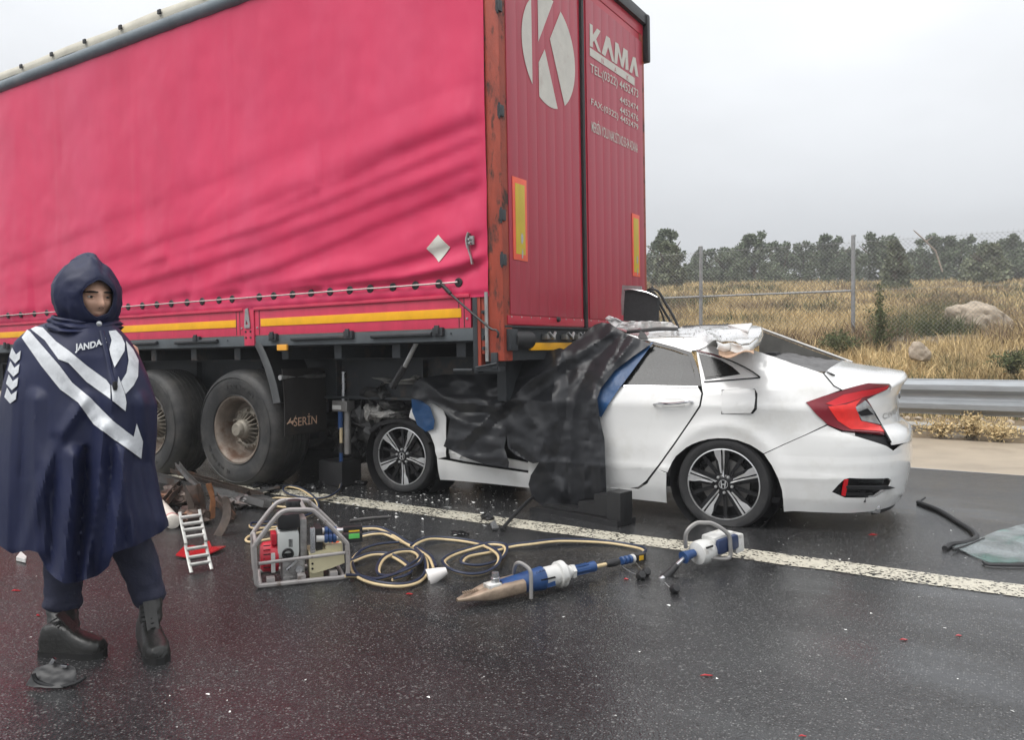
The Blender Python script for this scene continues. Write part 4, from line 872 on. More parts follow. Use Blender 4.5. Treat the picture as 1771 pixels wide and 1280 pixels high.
panel('vent_blade', [(1462, 839), (1500, 839.5), (1530, 839), (1542, 841.5), (1530, 844.5), (1495, 844.5), (1462, 843)], M_BLK, .006, thick=.02, par=bp_, step=.03)
panel('vent_lower_blade', [(1460, 852), (1508, 853), (1510, 857), (1460, 856)], M_BLK, -.006, thick=.01, par=bp_, step=.03)
panel('rear_reflector', [(1459, 829), (1466, 828.5), (1464, 843), (1461, 857), (1455, 856), (1457, 842)], M_RED2, -.002, thick=.014, par=bp_, step=.02)
m = MB(); m.grid(lambda a, b: surf(lerp(SC-.62, SC+.62, a), lerp(.10, .15, b), -.004), 30, 4); m.build('diffuser', M_BLK, bp_, solid=.01)
a = surf(SC-.60, .135); m = MB(); m.bbox((a.x-.14, a.y-.03, a.z-.02), (a.x+.022, a.y+.06, a.z+.035), .016); m.build('exhaust_tip', M_CHR, bp_)
sheet([(SC-.9, .30), (SC+.9, .30), (SC+.9, .62), (SC-.9, .62)], .06, lambda a, b: surf(a, b, -.06), (), .004, 'bumper_core', M_CARIN, car)
panel('plastic_under_bumper', [(1300, 872), (1360, 876), (1471, 880), (1540, 876), (1540, 868), (1471, 872), (1360, 868), (1300, 864)], M_CARIN, -.05)
# roof: torn and folded plate lying between the pillars
rn = (V((-.6, .3, 1.345))-V((-.6, -.65, 1.247))).cross(V((.4, 0, .004))).normalized()
RP = V((-.6, -.65, 1.248))
def rf(px, py, k=0.):
    p = FC.pl(px, py, RP, rn); return p
def roofmap(px, py):
    p = rf(px, py); c = .016*fbm(p.x*2.2, p.y*2, 2)+.003*fbm(p.x*9, p.y*7, 5)
    c += .03*exp(-((px-1232-(py-590)*.9)/9)**2)*sstep(560, 596, py)-.03*exp(-((px-1216)/7)**2)*sstep(578, 592, py)
    return p+rn*c*(1 if rn.z > 0 else -1)
sheet([(1046, 552), (1052, 546), (1075, 556), (1100, 566), (1130, 572), (1175, 566), (1240, 563), (1298, 561.5), (1316, 565), (1317, 573), (1311, 584), (1296, 596), (1282, 598), (1270, 592.5), (1255, 591), (1240, 596), (1222, 596), (1214, 585), (1160, 584), (1119, 585.5), (1090, 578), (1060, 566)], 5, roofmap, (), .006, 'roof_panel', M_CAR, car, smooth=30)
def lipm(a, b):
    pts = [(1240, 598), (1262, 594), (1280, 599), (1296, 597.5), (1311, 585.5), (1317.5, 573), (1317, 565)]; k = min(len(pts)-1.001, a*(len(pts)-1)); i = int(k)
    x = lerp(pts[i][0], pts[i+1][0], k-i); y = lerp(pts[i][1], pts[i+1][1], k-i); p = roofmap(x, y); return p+V((.012*sin(b*3), 0, -.05*b))
m = MB(); m.grid(lipm, 26, 5); m.build('roof_lip', M_CAR, car, solid=.006)
panel('roof_side', [(1119, 586), (1160, 584.5), (1212, 585), (1216, 592), (1222, 600), (1206, 606), (1196, 607), (1166, 596.5), (1132, 587.5), (1122, 589.5), (1050, 582), (1050, 570)], M_CAR, .004, thick=.02)
m = MB(); bm = bmesh.new(); bmesh.ops.create_icosphere(bm, subdivisions=3, radius=.06)
for q in bm.verts: q.co += noise.noise_vector(q.co*14)*.03; q.co.x *= 1.1; q.co.y *= .6
m.bm(bm, Matrix.Translation(FC.Y(1226, 595, -.67))); m.build('torn_pillar_joint', M_CAR, car, smooth=25)
m = MB(); q0 = FC.pl(1255, 567, RP, rn); pp = [rf(*p)+rn*abs(1)*(.02 if rn.z > 0 else -.02) for p in ((1259, 566), (1301, 563), (1294, 577), (1284, 575))]; m.prism(pp, rn*.012); m.build('roof_flap', mat('flap_grey_white', (.62, .62, .6), .35, var=.05), car)
m = MB(); m.tube([rf(*p) for p in ((1180, 566), (1220, 564), (1262, 562.5))], .014, 6); m.build('roof_strip', M_BLK, car)
# broken bits lying on the roof
m = MB(); rnd = random.Random(21)
for i in range(150):
    x = rnd.gauss(1205, 42); y = rnd.uniform(566, 592)
    if not (1130 < x < 1275): continue
    p = roofmap(x, y); s = rnd.uniform(.003, .009); n_ = [V((rnd.uniform(-s, s), rnd.uniform(-s, s), rnd.uniform(0, s)+.006)) for _ in range(4)]; m.add([p+k for k in n_], [(0, 1, 2), (0, 2, 3), (0, 1, 3), (1, 2, 3)])
tag(m.build('roof_fragments', mat('roof_bits', (.14, .13, .12), .6, var=.5, isl=.6), car, smooth=0), kind='stuff')
# upright headliner board, torn metal, seals at the trailer's rear
yb = -.05
hb = [FC.Y(*p, yb) for p in ((1081, 501), (1092, 500.5), (1118, 505), (1137, 514), (1136, 535), (1135, 556), (1105, 556), (1078, 555), (1079, 528))]
m = MB(); m.prism(hb, (.01, .03, 0)); m.build('headliner_board', mat('grey_felt', (.035, .036, .037), .95, var=.2, vs=40, bump=.3, bs=200), car, smooth=0)
m = MB(); m.tube(spline([FC.Y(*p, yb-.012) for p in ((1080, 502), (1092, 501), (1118, 505.5), (1137, 514.5))], 4), .008, 6); m.build('board_edge', M_CHR, car)
m = MB(); fr = [FC.Y(*p, .05) for p in ((1075, 545), (1074, 520), (1076, 493), (1109, 495), (1109, 501), (1083, 500), (1081, 520), (1081, 545))]; m.prism(fr, (.0, .02, 0)); m.build('torn_metal_frame', M_STEEL, car, smooth=0)
m = MB(); pc = [(1046, 551), (1053, 545), (1062, 549), (1075, 556), (1100, 556.5), (1135, 556), (1160, 557), (1172, 566), (1150, 568), (1110, 567), (1085, 571), (1064, 566)]
sheet([(a, b) for a, b in pc], 6, lambda a, b: FC.Y(a, b, -.12+.05*fbm(a*.06, b*.1)+.03*fbm(a*.2, b*.2)), (), .006, 'torn_roof_skin', M_CAR, car, smooth=25)
for i, pts in enumerate(([(1119, 504), (1124, 500), (1133, 501), (1141, 507), (1152, 526), (1165, 548), (1174, 568)], [(1116, 506), (1126, 503), (1134, 510), (1143, 528), (1155, 549), (1166, 566)], [(1134, 520), (1140, 532), (1146, 545), (1150, 560)], [(1120, 510), (1130, 500), (1127, 496)])):
    m = MB(); m.tube(spline([FC.Y(*p, -.02+.05*i) for p in pts], 4), .011 if i < 2 else .008, 6); m.build('door_seal', M_BLK, car)
m = MB(); m.tube(spline([FC.Y(*p, -.35) for p in ((1085, 574), (1110, 572), (1140, 569), (1172, 569))], 4), .016, 6); m.build('roof_edge_seal', M_BLK, car)
panel('black_scrap', [(1104, 586), (1109, 574), (1117, 578), (1122, 588)], M_BLK, .02)
# inside: parcel shelf, seat back, floor, wheel housings
m = MB(); m.grid(lambda a, b: V((lerp(.12, .66, a), lerp(-.68, .68, b), lerp(1.105, 1.03, a)+.035*(b*2-1)*.7+.02*fbm(a*4, b*5)+.012*fbm(a*15, b*12))), 20, 24); m.build('parcel_shelf', mat('shelf_felt', (.12, .12, .12), .85, var=.35, vs=9, bump=.3, bs=60), car)
m = MB(); m.grid(lambda a, b: V((.66-.62*b, .70+.02*b-.05*b*b, 1.045+.20*b+.025)), 6, 12)
m.grid(lambda a, b: V((.64-.70*b, lerp(.80, .66, b)+lerp(0, .05, a), 1.06+.285*b-.02*a)), 4, 12); m.build('far_pillar', M_CAR, car, solid=.01)
m = MB(); m.grid(lambda a, b: V((.60-.66*b, lerp(.765, .62, b), lerp(.98, 1.045+.27*b, a))), 4, 12); m.build('far_pillar_lining', mat('grey_lining', (.10, .098, .09), .7, var=.25, vs=7), car, solid=.008)
m = MB(); m.bbox((-.02, -.62, .5), (.16, .62, 1.02), .05); m.build('rear_seat', M_CARIN, car)
for y in (-.38, .38): m = MB(); m.bbox((.05, y-.11, 1.0), (.14, y+.11, 1.14), .03); m.build('headrest', M_CARIN, car)
m = MB(); m.grid(lambda a, b: rf(1235+60*a, 600-14*b)+V((.03, 0, -.045-.02*sin(a*6))), 10, 5); m.build('torn_headliner', mat('tan_liner', (.42, .28, .19), .8, var=.2), car, solid=.005)
m = MB(); m.box((-2.5, -.70, .20), (.85, .70, .27)); m.box((.36, -.60, .27), (.80, .60, .88)); m.box((-1.35, -.70, .27), (-1.25, .70, 1.15)); m.box((-2.35, -.72, .30), (-2.15, .72, .95)); m.build('floor_pan', M_CARIN, car, smooth=0)
m = MB(); m.box((-2.15, .66, .25), (.3, .72, .95)); m.build('far_door_panel', M_CARIN, car, smooth=0)
m = MB(); m.grid(lambda a, b: V((.35-a*2.5, .885-.0*b, lerp(.18, .95, b))), 20, 6); m.build('far_side_panel', M_CAR, car, solid=.01)
for xw in (0, -WB):
    m = MB(); m.lathe([(.37, -.86), (.37, -.50), (.1, -.49)], (xw, 0, .29), (0, 1, 0), 28, cap=False); m.build('wheel_housing', M_CARIN, car)
# wheels
def car_wheel(x, y, z, R, ang, flat, steer=0., s=1):
    w_ = empty('wheel', Matrix.Identity(4)); w_.parent = car; w_.matrix_local = Matrix.Translation((x, y, z)) @ Matrix.Rotation(steer+(pi if s < 0 else 0), 4, 'Z')
    t = MB(); rl = .232
    pr = [(rl, .035), (rl+.003, .004), (rl+.012, -.003), (R*.88, -.012), (R*.94, -.008), (R*.975, .006), (R*.99, .022), (R, .05)]
    for i in range(3): y0 = .06+i*.04; pr += [(R, y0), (R, y0+.03), (R-.008, y0+.033), (R-.008, y0+.037)]
    pr += [(R, .18), (R*.98, .205), (R*.92, .222), (rl, .2)]
    t.lathe(pr, (0, 0, 0), (0, 1, 0), 64, cap=False)
    if flat:
        vv = []
        for a in t.v:
            if a[2] < -flat: b_ = (-flat-a[2]); a = (a[0]*(1+b_*.6), a[1]-(b_*.7 if a[1] < .05 else -b_*.3), -flat)
            vv.append(a)
        t.v = vv
    t.build('tyre', M_CTYRE, w_)
    t = MB(); t.lathe([(.235, .2), (.222, .19), (.215, .06), (.226, .02), (.233, .004)], (0, 0, 0), (0, 1, 0), 48, cap=False); t.lathe([(0, .085), (.215, .085)], (0, 0, 0), (0, 1, 0), 32); t.build('rim_barrel', M_TBLK, w_)
    t = MB(); t.lathe([(.2385, .006), (.2385, -.004), (.232, -.006), (.230, .002)], (0, 0, 0), (0, 1, 0), 56, cap=False); t.build('rim_lip', M_ALLOY, w_)
    t = MB(); t.lathe([(.16, .075), (.16, .06), (.06, .055), (0, .055)], (0, 0, 0), (0, 1, 0), 32); t.build('brake_disc', mat('brake_disc', (.16, .155, .15), .4, metal=.7, var=.2), w_)
    t = MB(); t.lathe([(.066, .06), (.064, .022), (.05, .010), (.034, .008), (.032, .004), (.0, .003)], (0, 0, 0), (0, 1, 0), 24)
    for k in range(5):
        a = ang+k*2*pi/5; rd = V((cos(a), 0, sin(a))); tg_ = V((-sin(a), 0, cos(a))); P = lambda r, l, y: rd*r+tg_*l+V((0, y, 0))
        t.prism([P(.04, -.030, .022), P(.232, -.052, .006), P(.232, .052, .006), P(.04, .030, .022)], (0, .03, 0))
        a2 = a+pi/5; rd, tg_ = V((cos(a2), 0, sin(a2))), V((-sin(a2), 0, cos(a2)))
        t.prism([P(.05, -.012, .03), P(.225, -.020, .028), P(.225, .006, .028), P(.05, .008, .03)], (0, .02, 0))
    t.build('spokes', M_TBLK, w_)
    f1 = MB(); f1.prism([(.045, -.001, -.012+.004), (.10, .006-.0, -.012), (.231, -.006, -.026), (.231, -.006, -.012), (.10, .006, -.003), (.055, -.001, .002)], (0, .006, 0))
    f2 = MB(); f2.prism([(.07, .003, .006), (.13, .003, .006), (.165, -.001, .002), (.231, -.006, .0), (.227, -.006, .046), (.19, -.002, .040), (.155, .0, .024), (.12, .003, .020), (.075, .003, .014)], (0, .006, 0))
    o1 = o2 = None
    for k in range(5):
        Mx = Matrix.Rotation(-(ang+k*2*pi/5), 4, 'Y') @ Matrix.Translation((0, .0, 0))
        if o1 is None: o1 = f1.build('spoke_face', M_ALLOY, w_, smooth=0); o2 = f2.build('spoke_face', M_ALLOY, w_, smooth=0); c1, c2 = o1, o2
        else:
            c1, c2 = o1.copy(), o2.copy()
            for c in (c1, c2): COL.objects.link(c); c.parent = w_
        c1.matrix_local = Mx; c2.matrix_local = Mx
        an = ang+(k+.5)*2*pi/5; nb = MB(); nb.lathe([(.010, .02), (.010, .002), (.006, -.003), (0, -.004)], (cos(an)*.056, 0, sin(an)*.056), (0, 1, 0), 8); nb.build('wheel_nut', M_ALLOY, w_)
    e_ = MB(); E = lambda pts: e_.prism([(a*.022, -.001, b*.026) for a, b in pts], (0, -.003, 0))
    E([(-.85, 1), (-.5, 1), (-.28, -.9), (-.62, -.9)]); E([(.85, 1), (.5, 1), (.28, -.9), (.62, -.9)]); E([(-.45, .15), (.45, .15), (.4, -.15), (-.4, -.15)])
    e_.lathe([(.030, .003), (.030, -.002), (.027, -.002), (.027, .003)], (0, 0, 0), (0, 1, 0), 20, cap=False); e_.build('hub_badge', M_ALLOY, w_, smooth=0)
    return w_
car_wheel(-.002, -.872, .276, .312, radians(94), .272)
car_wheel(-WB+.008, -.872, .303, .308, radians(-84), .30)
car_wheel(0, .872, .30, .308, 1., .29, s=-1); car_wheel(-WB, .872, .30, .308, 2., .29, s=-1)
# crushed nose
M_CRUM = mat('crumpled_metal', (.38, .37, .35), .45, metal=.25, var=.4, vs=9, bump=.5, bs=30, col2=(.06, .055, .05), mk=(7, .5, .6))
def crum(name, c, sz, seed, mt, amp=.35, sub=4):
    bm = bmesh.new(); bmesh.ops.create_icosphere(bm, subdivisions=sub, radius=1)
    for q in bm.verts:
        n_ = noise.noise_vector(q.co*1.7+V((seed, 0, 0)))*amp+noise.noise_vector(q.co*4.5+V((0, seed, 0)))*amp*.45; d = q.co+n_; q.co = V((d.x*sz[0], d.y*sz[1], d.z*sz[2]))
    m = MB(); m.bm(bm, Matrix.Translation(c)); return m.build(name, mt, car, smooth=18)
crum('crumpled_wing', FC.Y(682, 718, -.70), (.20, .16, .05), 2, M_CRUM)
crum('crumpled_wing_edge', FC.Y(652, 712, -.72), (.07, .10, .10), 5, M_CRUM, .5)
M_ENG = mat('engine_bay', (.05, .05, .05), .5, metal=.3, var=.6, vs=12, bump=.4, bs=40, col2=(.16, .15, .14), mk=(8, .6, .7))
for i, (c, sz) in enumerate((((-3.05, -.45, .55), (.35, .35, .25)), ((-3.2, .1, .55), (.4, .4, .3)), ((-3.15, .55, .5), (.35, .3, .3)), ((-2.85, -.5, .78), (.3, .3, .18)), ((-2.8, .2, .8), (.4, .5, .2)), ((-3.4, -.3, .35), (.2, .4, .25)))): crum('engine_wreckage', c, sz, 10+i, M_ENG, .45)
crum('torn_bonnet', (-2.62, -.1, .93), (.5, .7, .08), 31, M_CRUM, .3)
for i, (px, py, s) in enumerate(((592, 745, .05), (612, 762, .06), (577, 752, .04), (624, 745, .035), (607, 735, .04))): crum('bent_bracket', FC.Y(px, py, -.55), (s*1.5, s, s), 50+i, M_CRUM if i % 2 else M_ENG, .6, 3)
for i, pts in enumerate(([(640, 735), (632, 755), (640, 770), (628, 790)], [(650, 730), (640, 745), (634, 770)], [(660, 708), (668, 690), (700, 700)], [(580, 740), (600, 730), (640, 742)])):
    m = MB(); m.tube(spline([FC.Y(*p, -.74) for p in pts], 5), .008, 6); m.build('loose_cable', M_BLK, car)
panel('wheel_arch_liner', [(640, 742), (655, 730), (690, 724), (715, 728), (735, 740), (748, 762), (744, 766), (730, 745), (710, 733), (688, 729), (660, 735), (645, 747)], M_BLK, -.02, thick=.05)
# ================================================================== SHEETS OVER THE CAR
M_TARP = mat('black_plastic_sheet', (.020, .021, .024), .34, var=.12, vs=4, bump=.10, bs=16, spec=.5, rvar=.06)
M_BLUE = mat('blue_plastic_sheet', (.018, .07, .18), .35, var=.2, vs=6, bump=.3, bs=30)
def pd(x, y, pl):                           # distance to a polyline in the traced outline's own plane
    best = 1e9
    for i in range(len(pl)-1):
        (ax, ay), (bx, by) = pl[i], pl[i+1]; dx, dy = bx-ax, by-ay; t = max(0, min(1, ((x-ax)*dx+(y-ay)*dy)/(dx*dx+dy*dy))); d = hypot(x-ax-t*dx, y-ay-t*dy)
        if d < best: best = d
    return best
FOLDS = [([(974, 606), (938, 642), (880, 690), (800, 762)], .045, 9), ([(974, 606), (958, 660), (950, 730), (930, 800)], .05, 10), ([(974, 606), (985, 660), (978, 720), (962, 800), (955, 860)], -.05, 9),
         ([(1078, 582), (1046, 640), (1016, 700), (1008, 790), (1012, 862)], .05, 10), ([(1084, 582), (1062, 620), (1036, 668)], -.035, 6), ([(1095, 588), (1070, 618), (1042, 655)], .04, 7),
         ([(1070, 582), (1020, 630), (992, 690), (985, 780), (985, 870)], -.05, 9), ([(735, 660), (775, 695), (850, 702), (892, 690)], .04, 9), ([(762, 708), (800, 732), (868, 742)], .03, 8), ([(745, 690), (790, 712), (850, 716)], -.03, 8),
         ([(1060, 575), (1000, 612), (930, 650), (850, 672)], .045, 10), ([(1040, 590), (990, 640), (920, 690), (850, 740)], -.04, 10), ([(876, 743), (882, 775), (912, 796)], -.05, 7), ([(905, 700), (930, 740), (920, 790)], .04, 9),
         ([(1030, 690), (1036, 770), (1040, 850)], .04, 8), ([(940, 800), (960, 840), (990, 870)], .03, 9), ([(790, 650), (830, 690), (870, 720)], .02, 9)]
def sheet_map(off0, amp=1., cr=1.):
    def fn(px, py):
        o = off0
        for pl, a, w_ in FOLDS:
            d = pd(px, py, pl)
            if d < w_*3.2: o += amp*a*.7*max(0, 1-d/(w_*1.9))**1.15
        o += cr*(.020*abs(fbm(px*.018, py*.018, 4, 3))+.005*abs(fbm(px*.05+py*.02, py*.035, 9, 2))+.010*fbm(px*.012, py*.02, 2))
        y = -.9
        for _ in range(5):
            p = FC.Y(px, py, y); W = smi(min(p.z, 1.4), WZ, WW); y = -(W+max(.012, o)+(.10*max(0, .92-p.z) if off0 > .04 else 0))
        return CM @ FC.Y(px, py, y)
    return fn
TO = [(712, 686), (715, 664), (731, 654), (765, 648), (820, 648), (880, 646), (897, 640), (905, 626), (939, 611), (968, 602), (975, 604), (1000, 585), (1028, 562), (1040, 558), (1054, 559), (1084, 578), (1105, 586), (1126, 595), (1094.5, 616.6), (1063, 641), (1038.5, 672.6), (1033, 690), (1037, 722), (1045.5, 760), (1047, 800), (1049, 851), (1028, 862), (1016, 873), (999.5, 881), (985, 878), (971, 880), (950, 877), (939.5, 876), (928, 868), (920.5, 863), (914, 838), (918, 822), (924, 813), (932, 800), (922, 802), (911, 797), (890, 786), (879, 775), (876, 752), (872, 775), (880, 800), (879, 810), (858, 806), (838, 803.5), (806.6, 792.4), (778, 778), (767, 772), (775, 750), (778, 724), (765.5, 708.6), (750, 699), (727.6, 693)]
o = sheet(TO, 4, sheet_map(.045), (), .003, 'black_tarp', M_TARP, None, smooth=22)
tag(o, 'crumpled black plastic sheet draped over the front doors of the white car', 'tarp')
o = sheet([(1124, 594), (1130, 592), (1108, 622), (1086, 652), (1068, 676), (1052, 700), (1040, 722), (1030, 716), (1026, 680), (1036, 660), (1062, 632), (1094, 608)], 5, sheet_map(.018, .25, .5), (), .003, 'blue_tarp', M_BLUE, None, smooth=22)
tag(o, 'strip of blue plastic sheet showing under the black sheet beside the rear window', 'tarp')
o = sheet([(712, 690), (728, 692), (744, 704), (752, 728), (750, 742), (737, 747), (722, 735), (713, 712)], 5, sheet_map(.03, .5, 1.2), (), .003, 'blue_tarp', M_BLUE, None, smooth=22)
tag(o, 'small blue plastic flap hanging above the front wheel of the white car', 'tarp')
# stepped black support block under the sill
g0_, g1_ = gp(916, 882), gp(1068, 912); bx_ = (g1_-g0_); bl = bx_.length; bx_ = bx_.normalized(); by_ = V((-bx_.y, bx_.x, 0))
BMx = Matrix(((bx_.x, by_.x, 0, g0_.x), (bx_.y, by_.y, 0, g0_.y), (0, 0, 1, 0), (0, 0, 0, 1)))
M_HDPE = mat('black_block_plastic', (.020, .020, .021), .42, var=.2, vs=12, bump=.15, bs=60)
bk = empty('support_block', BMx, 'black plastic stepped support block wedged under the sill of the white car', 'block')
m = MB(); m.prism([(0, 0, 0), (bl, 0, 0), (bl, 0, .035), (.04, 0, .025), (0, 0, .012)], (0, .20, 0)); m.build('base_plate', M_HDPE, bk)
m = MB(); m.bbox((bl-.10, .015, .0), (bl+.012, .15, .225), .01); m.build('end_block', M_HDPE, bk)
m = MB(); m.prism([(.10, .05, .03), (bl-.105, .05, .04), (bl-.105, .05, .19), (bl-.24, .05, .18), (bl-.24, .05, .12), (bl-.38, .05, .11), (bl-.38, .05, .06), (.10, .05, .05)], (0, .12, 0)); m.build('steps', M_HDPE, bk, smooth=20)
# ================================================================== HYDRAULIC RAM
M_SIL = mat('satin_steel', (.55, .56, .57), .28, metal=.9, var=.1, vs=20); M_TBLUE = mat('tool_blue', (.018, .058, .17), .35, var=.15, vs=10); M_TWHITE = mat('tool_white', (.58, .58, .56), .4, var=.12, vs=10, col2=(.28, .26, .23), mk=(11, .55, .70))
M_TGREY = mat('tube_grey', (.30, .29, .28), .4, metal=.5, var=.15, vs=12)
rv = 5.04; RJ = lambda x, y: onpl(x, y, (0, rv, 0), (0, 1, 0)); jb = RJ(594, 838); jb.z = 0
RMx = TR(jb); FR = Frame(RMx); rj = empty('hydraulic_ram', RMx, 'slim hydraulic rescue ram standing upright under the trailer chassis', 'jack')
J = lambda x, y, d=0.: FR.Y(x, y, d)
def jt(name, x, y0, y1, r, mt, d=0.): m = MB(); m.tube([J(x, y0, d), J(x, y1, d)], r, 14); return m.build(name, mt, rj)
jt('piston_rod', 594, 643, 694, .018, M_SIL); m = MB(); a, b = J(581, 692), J(607, 712); m.bbox((a.x, -.05, b.z), (b.x, .05, a.z), .01); m.build('head_block', M_TGREY, rj)
m = MB(); a, b = J(582, 700), J(597, 708); m.bbox((a.x, -.053, b.z), (b.x, -.049, a.z), .001); m.build('label_plate', M_TWHITE, rj)
jt('cylinder', 601, 708, 785, .030, M_TGREY); jt('valve_tube', 589, 712, 742, .022, M_TBLUE, -.03); jt('valve_hose', 590, 740, 768, .014, mat('cream_hose', (.58, .47, .29), .45, var=.1, vs=20), -.04); jt('valve_grip', 590, 766, 783, .020, M_BLK, -.04); jt('coupling', 590, 783, 801, .017, M_TBLUE, -.04); jt('coupling_sleeve', 590, 800, 822, .018, M_BLK, -.04)
m = MB(); a, b = FR.Y(565, 790), FR.Y(606, 842); m.bbox((a.x, -.10, 0), (b.x, .14, a.z-.02), .012)
tag(m.build('crib_block', M_HDPE, M=TR(jb+V((0, .0, 0)))), 'black plastic crib block standing under the hydraulic ram', 'block')
# ================================================================== POWER UNIT
pa, pb_ = gp(447, 1018.5), gp(601, 1002); px_ = (pb_-pa).normalized(); py_ = V((-px_.y, px_.x, 0))
PMx = Matrix(((px_.x, py_.x, 0, pa.x), (px_.y, py_.y, 0, pa.y), (0, 0, 1, 0), (0, 0, 0, 1))); FP = Frame(PMx)
pu = empty('hydraulic_power_unit', PMx, 'portable petrol hydraulic pump in a grey tube frame standing on the wet road', 'pump')
K = lambda a, b, d=0.: FP.Y(420+a/4.217, 820+b/4.217, d)
M_FRAME = mat('pump_frame_paint', (.33, .31, .30), .4, var=.15, vs=12, col2=(.14, .11, .09), mk=(16, .58, .68))
loop = [(165, 835), (112, 812), (95, 760), (85, 560), (95, 510), (230, 330), (300, 272), (400, 262), (490, 264), (540, 290), (735, 480), (762, 540), (766, 720), (735, 778), (600, 792), (400, 812)]
pts = [K(a, b) for a, b in loop]
for q in pts: q.z = max(q.z, .013)
m = MB(); m.tube(spline(pts, 4, True), .0125, 8, closed=True); m.build('frame_loop', M_FRAME, pu)
m = MB(); m.tube(spline([V((q.x-.0, .27, q.z)) for q in pts], 4, True), .0125, 8, closed=True); m.build('frame_loop', M_FRAME, pu)
m = MB(); m.tube([K(115, 655, -.0), K(745, 575, -.0)], .009, 8); m.build('frame_bar', M_FRAME, pu)
zt_ = max(q.z for q in pts); xm = K(450, 262).x
for xx, zz in ((xm, zt_), (K(130, 820).x, .013), (K(735, 778).x, .013), (K(95, 520).x, K(95, 520).z)): m = MB(); m.tube([(xx, 0, zz), (xx, .27, zz)], .010, 8); m.build('cross_tube', M_FRAME, pu)
for a in (205, 430, 665): m = MB(); q = K(a, 790); m.bbox((q.x-.02, -.004, .016), (q.x+.02, .05, .045), .003); m.build('mount_tab', M_FRAME, pu)
def pbox(name, a, b, c, d, y0, y1, mt, bev=.012): m = MB(); p, q = K(a, b, y0), K(c, d, y0); m.bbox((p.x, y0, q.z), (q.x, y1, p.z), bev); return m.build(name, mt, pu)
M_PRED = mat('engine_red', (.50, .012, .03), .35, var=.15, vs=10, coat=.3); M_CRM = mat('cream_tank', (.60, .55, .36), .35, var=.1, vs=8)
M_ALU = mat('cast_aluminium', (.36, .35, .34), .45, metal=.6, var=.35, vs=25, bump=.4, bs=60)
m = MB(); c = K(212, 600, .12); m.lathe([(0, -.06), (.055, -.058), (.068, -.045), (.072, .0), (.070, .03)], c, (1, 0, 0), 24); o = m.build('recoil_housing', M_PRED, pu)
for v_ in o.data.vertices: v_.co.z = c.z+(v_.co.z-c.z)*1.12
for i in range(6): m = MB(); p = K(150, 530+i*32, .045); m.bbox((p.x, .052, p.z-.002), (p.x+.035, .056, p.z+.003), .001); m.build('cooling_slot', M_TBLK, pu)
pbox('recoil_label', 205, 580, 238, 720, .040, .046, M_TWHITE, .002); pbox('recoil_top', 205, 440, 250, 520, .06, .16, M_PRED, .01)
pbox('engine_block', 247, 425, 418, 612, .05, .21, mat('engine_cover', (.58, .60, .58), .3, var=.06, vs=8, coat=.3), .03)
m = MB(); c = K(328, 583, .05); m.lathe([(.030, .0), (.030, -.008), (.026, -.012), (.019, -.010), (.017, .004), (0, .004)], c, (0, 1, 0), 20); m.build('exhaust_port', M_TBLK, pu)
for i in range(3): m = MB(); p = K(335+i*10, 490, .05); m.bbox((p.x, .047, p.z-.03), (p.x+.004, .05, p.z+.01), .001); m.build('cover_slot', M_TBLK, pu)
pbox('air_filter', 252, 300, 418, 402, .05, .22, M_BLK, .02); m = MB(); c = K(370, 215, .18); m.lathe([(.038, -.02), (.042, 0), (.036, .018), (0, .022)], c, (0, 0, 1), 20); m.build('filler_cap', M_BLK, pu)
pbox('crankcase', 285, 630, 455, 760, .06, .22, M_ALU, .015); m = MB(); c = K(410, 695, .06); m.lathe([(0, -.012), (.018, -.012), (.018, .0)], c, (0, 1, 0), 14); m.build('oil_plug', M_SIL, pu)
m = MB(); m.tube([K(320, 700, .045), K(400, 630, .045)], .007, 6); m.build('throttle_lever', M_SIL, pu); pbox('engine_foot', 290, 755, 440, 805, .05, .24, M_ALU, .006)
pbox('bracket_strip', 490, 395, 530, 580, .03, .05, M_SIL, .004); pbox('valve_block', 530, 400, 585, 560, .06, .20, M_BLK, .01); pbox('engine_back', 415, 330, 470, 620, .08, .22, M_ALU, .01)
m = MB(); m.prism([K(a, b, .03) for a, b in ((485, 585), (600, 560), (738, 575), (742, 650), (640, 690), (520, 728), (488, 716))], (0, .18, 0)); m.build('oil_tank', M_CRM, pu)
pbox('tank_neck', 600, 520, 730, 580, .05, .18, M_CRM, .012); m = MB(); c = K(672, 530, .10); m.lathe([(.026, 0), (.026, .022), (.02, .028), (0, .028)], c, (0, 0, 1), 18); m.build('orange_cap', mat('orange_plastic', (.80, .10, .02), .35, var=.08), pu)
pbox('tank_foot', 488, 716, 590, 768, .05, .16, M_CRM, .01)
for a in (508,): 
    for b in (655, 692): m = MB(); m.lathe([(0, -.004), (.006, -.003), (.006, .002)], K(a, b, .03), (0, 1, 0), 8); m.build('screw', M_TBLK, pu)
for r_, (y, d) in enumerate(((418, .16), (474, .05))):
    a, b = K(535, y, d), K(735, y-6, d); dr_ = (b-a)
    m = MB(); m.tube([a, a+dr_*.35], .017, 12); m.build('coupling_socket', M_TWHITE, pu)
    m = MB(); L_ = dr_.length
    for i in range(3): m.lathe([(.016, 0), (.023, .004), (.023, .018), (.016, .022)], a+dr_*(.28+.15*i), dr_, 14)
    m.build('blue_coupling', M_TBLUE, pu); m = MB(); m.tube([a+dr_*.7, b], .015, 12); m.build('coupling_end', M_SIL, pu)
    m = MB(); p, q = K(728, 385+r_*50, d), K(870, 438+r_*52, d); m.bbox((p.x, d-.022, q.z), (q.x, d+.022, p.z), .008); cb_ = m.build('coupler_grip', M_BLK, pu)
    m = MB(); p, q = K(768, 408+r_*24, d), K(846, 425+r_*36, d); m.bbox((p.x, d-.0235, q.z), (q.x, d-.021, p.z), .001); m.build('grip_label', mat('label_green', (.12, .55, .12), .5) if r_ else mat('label_yellow', (.75, .50, .03), .5), cb_)
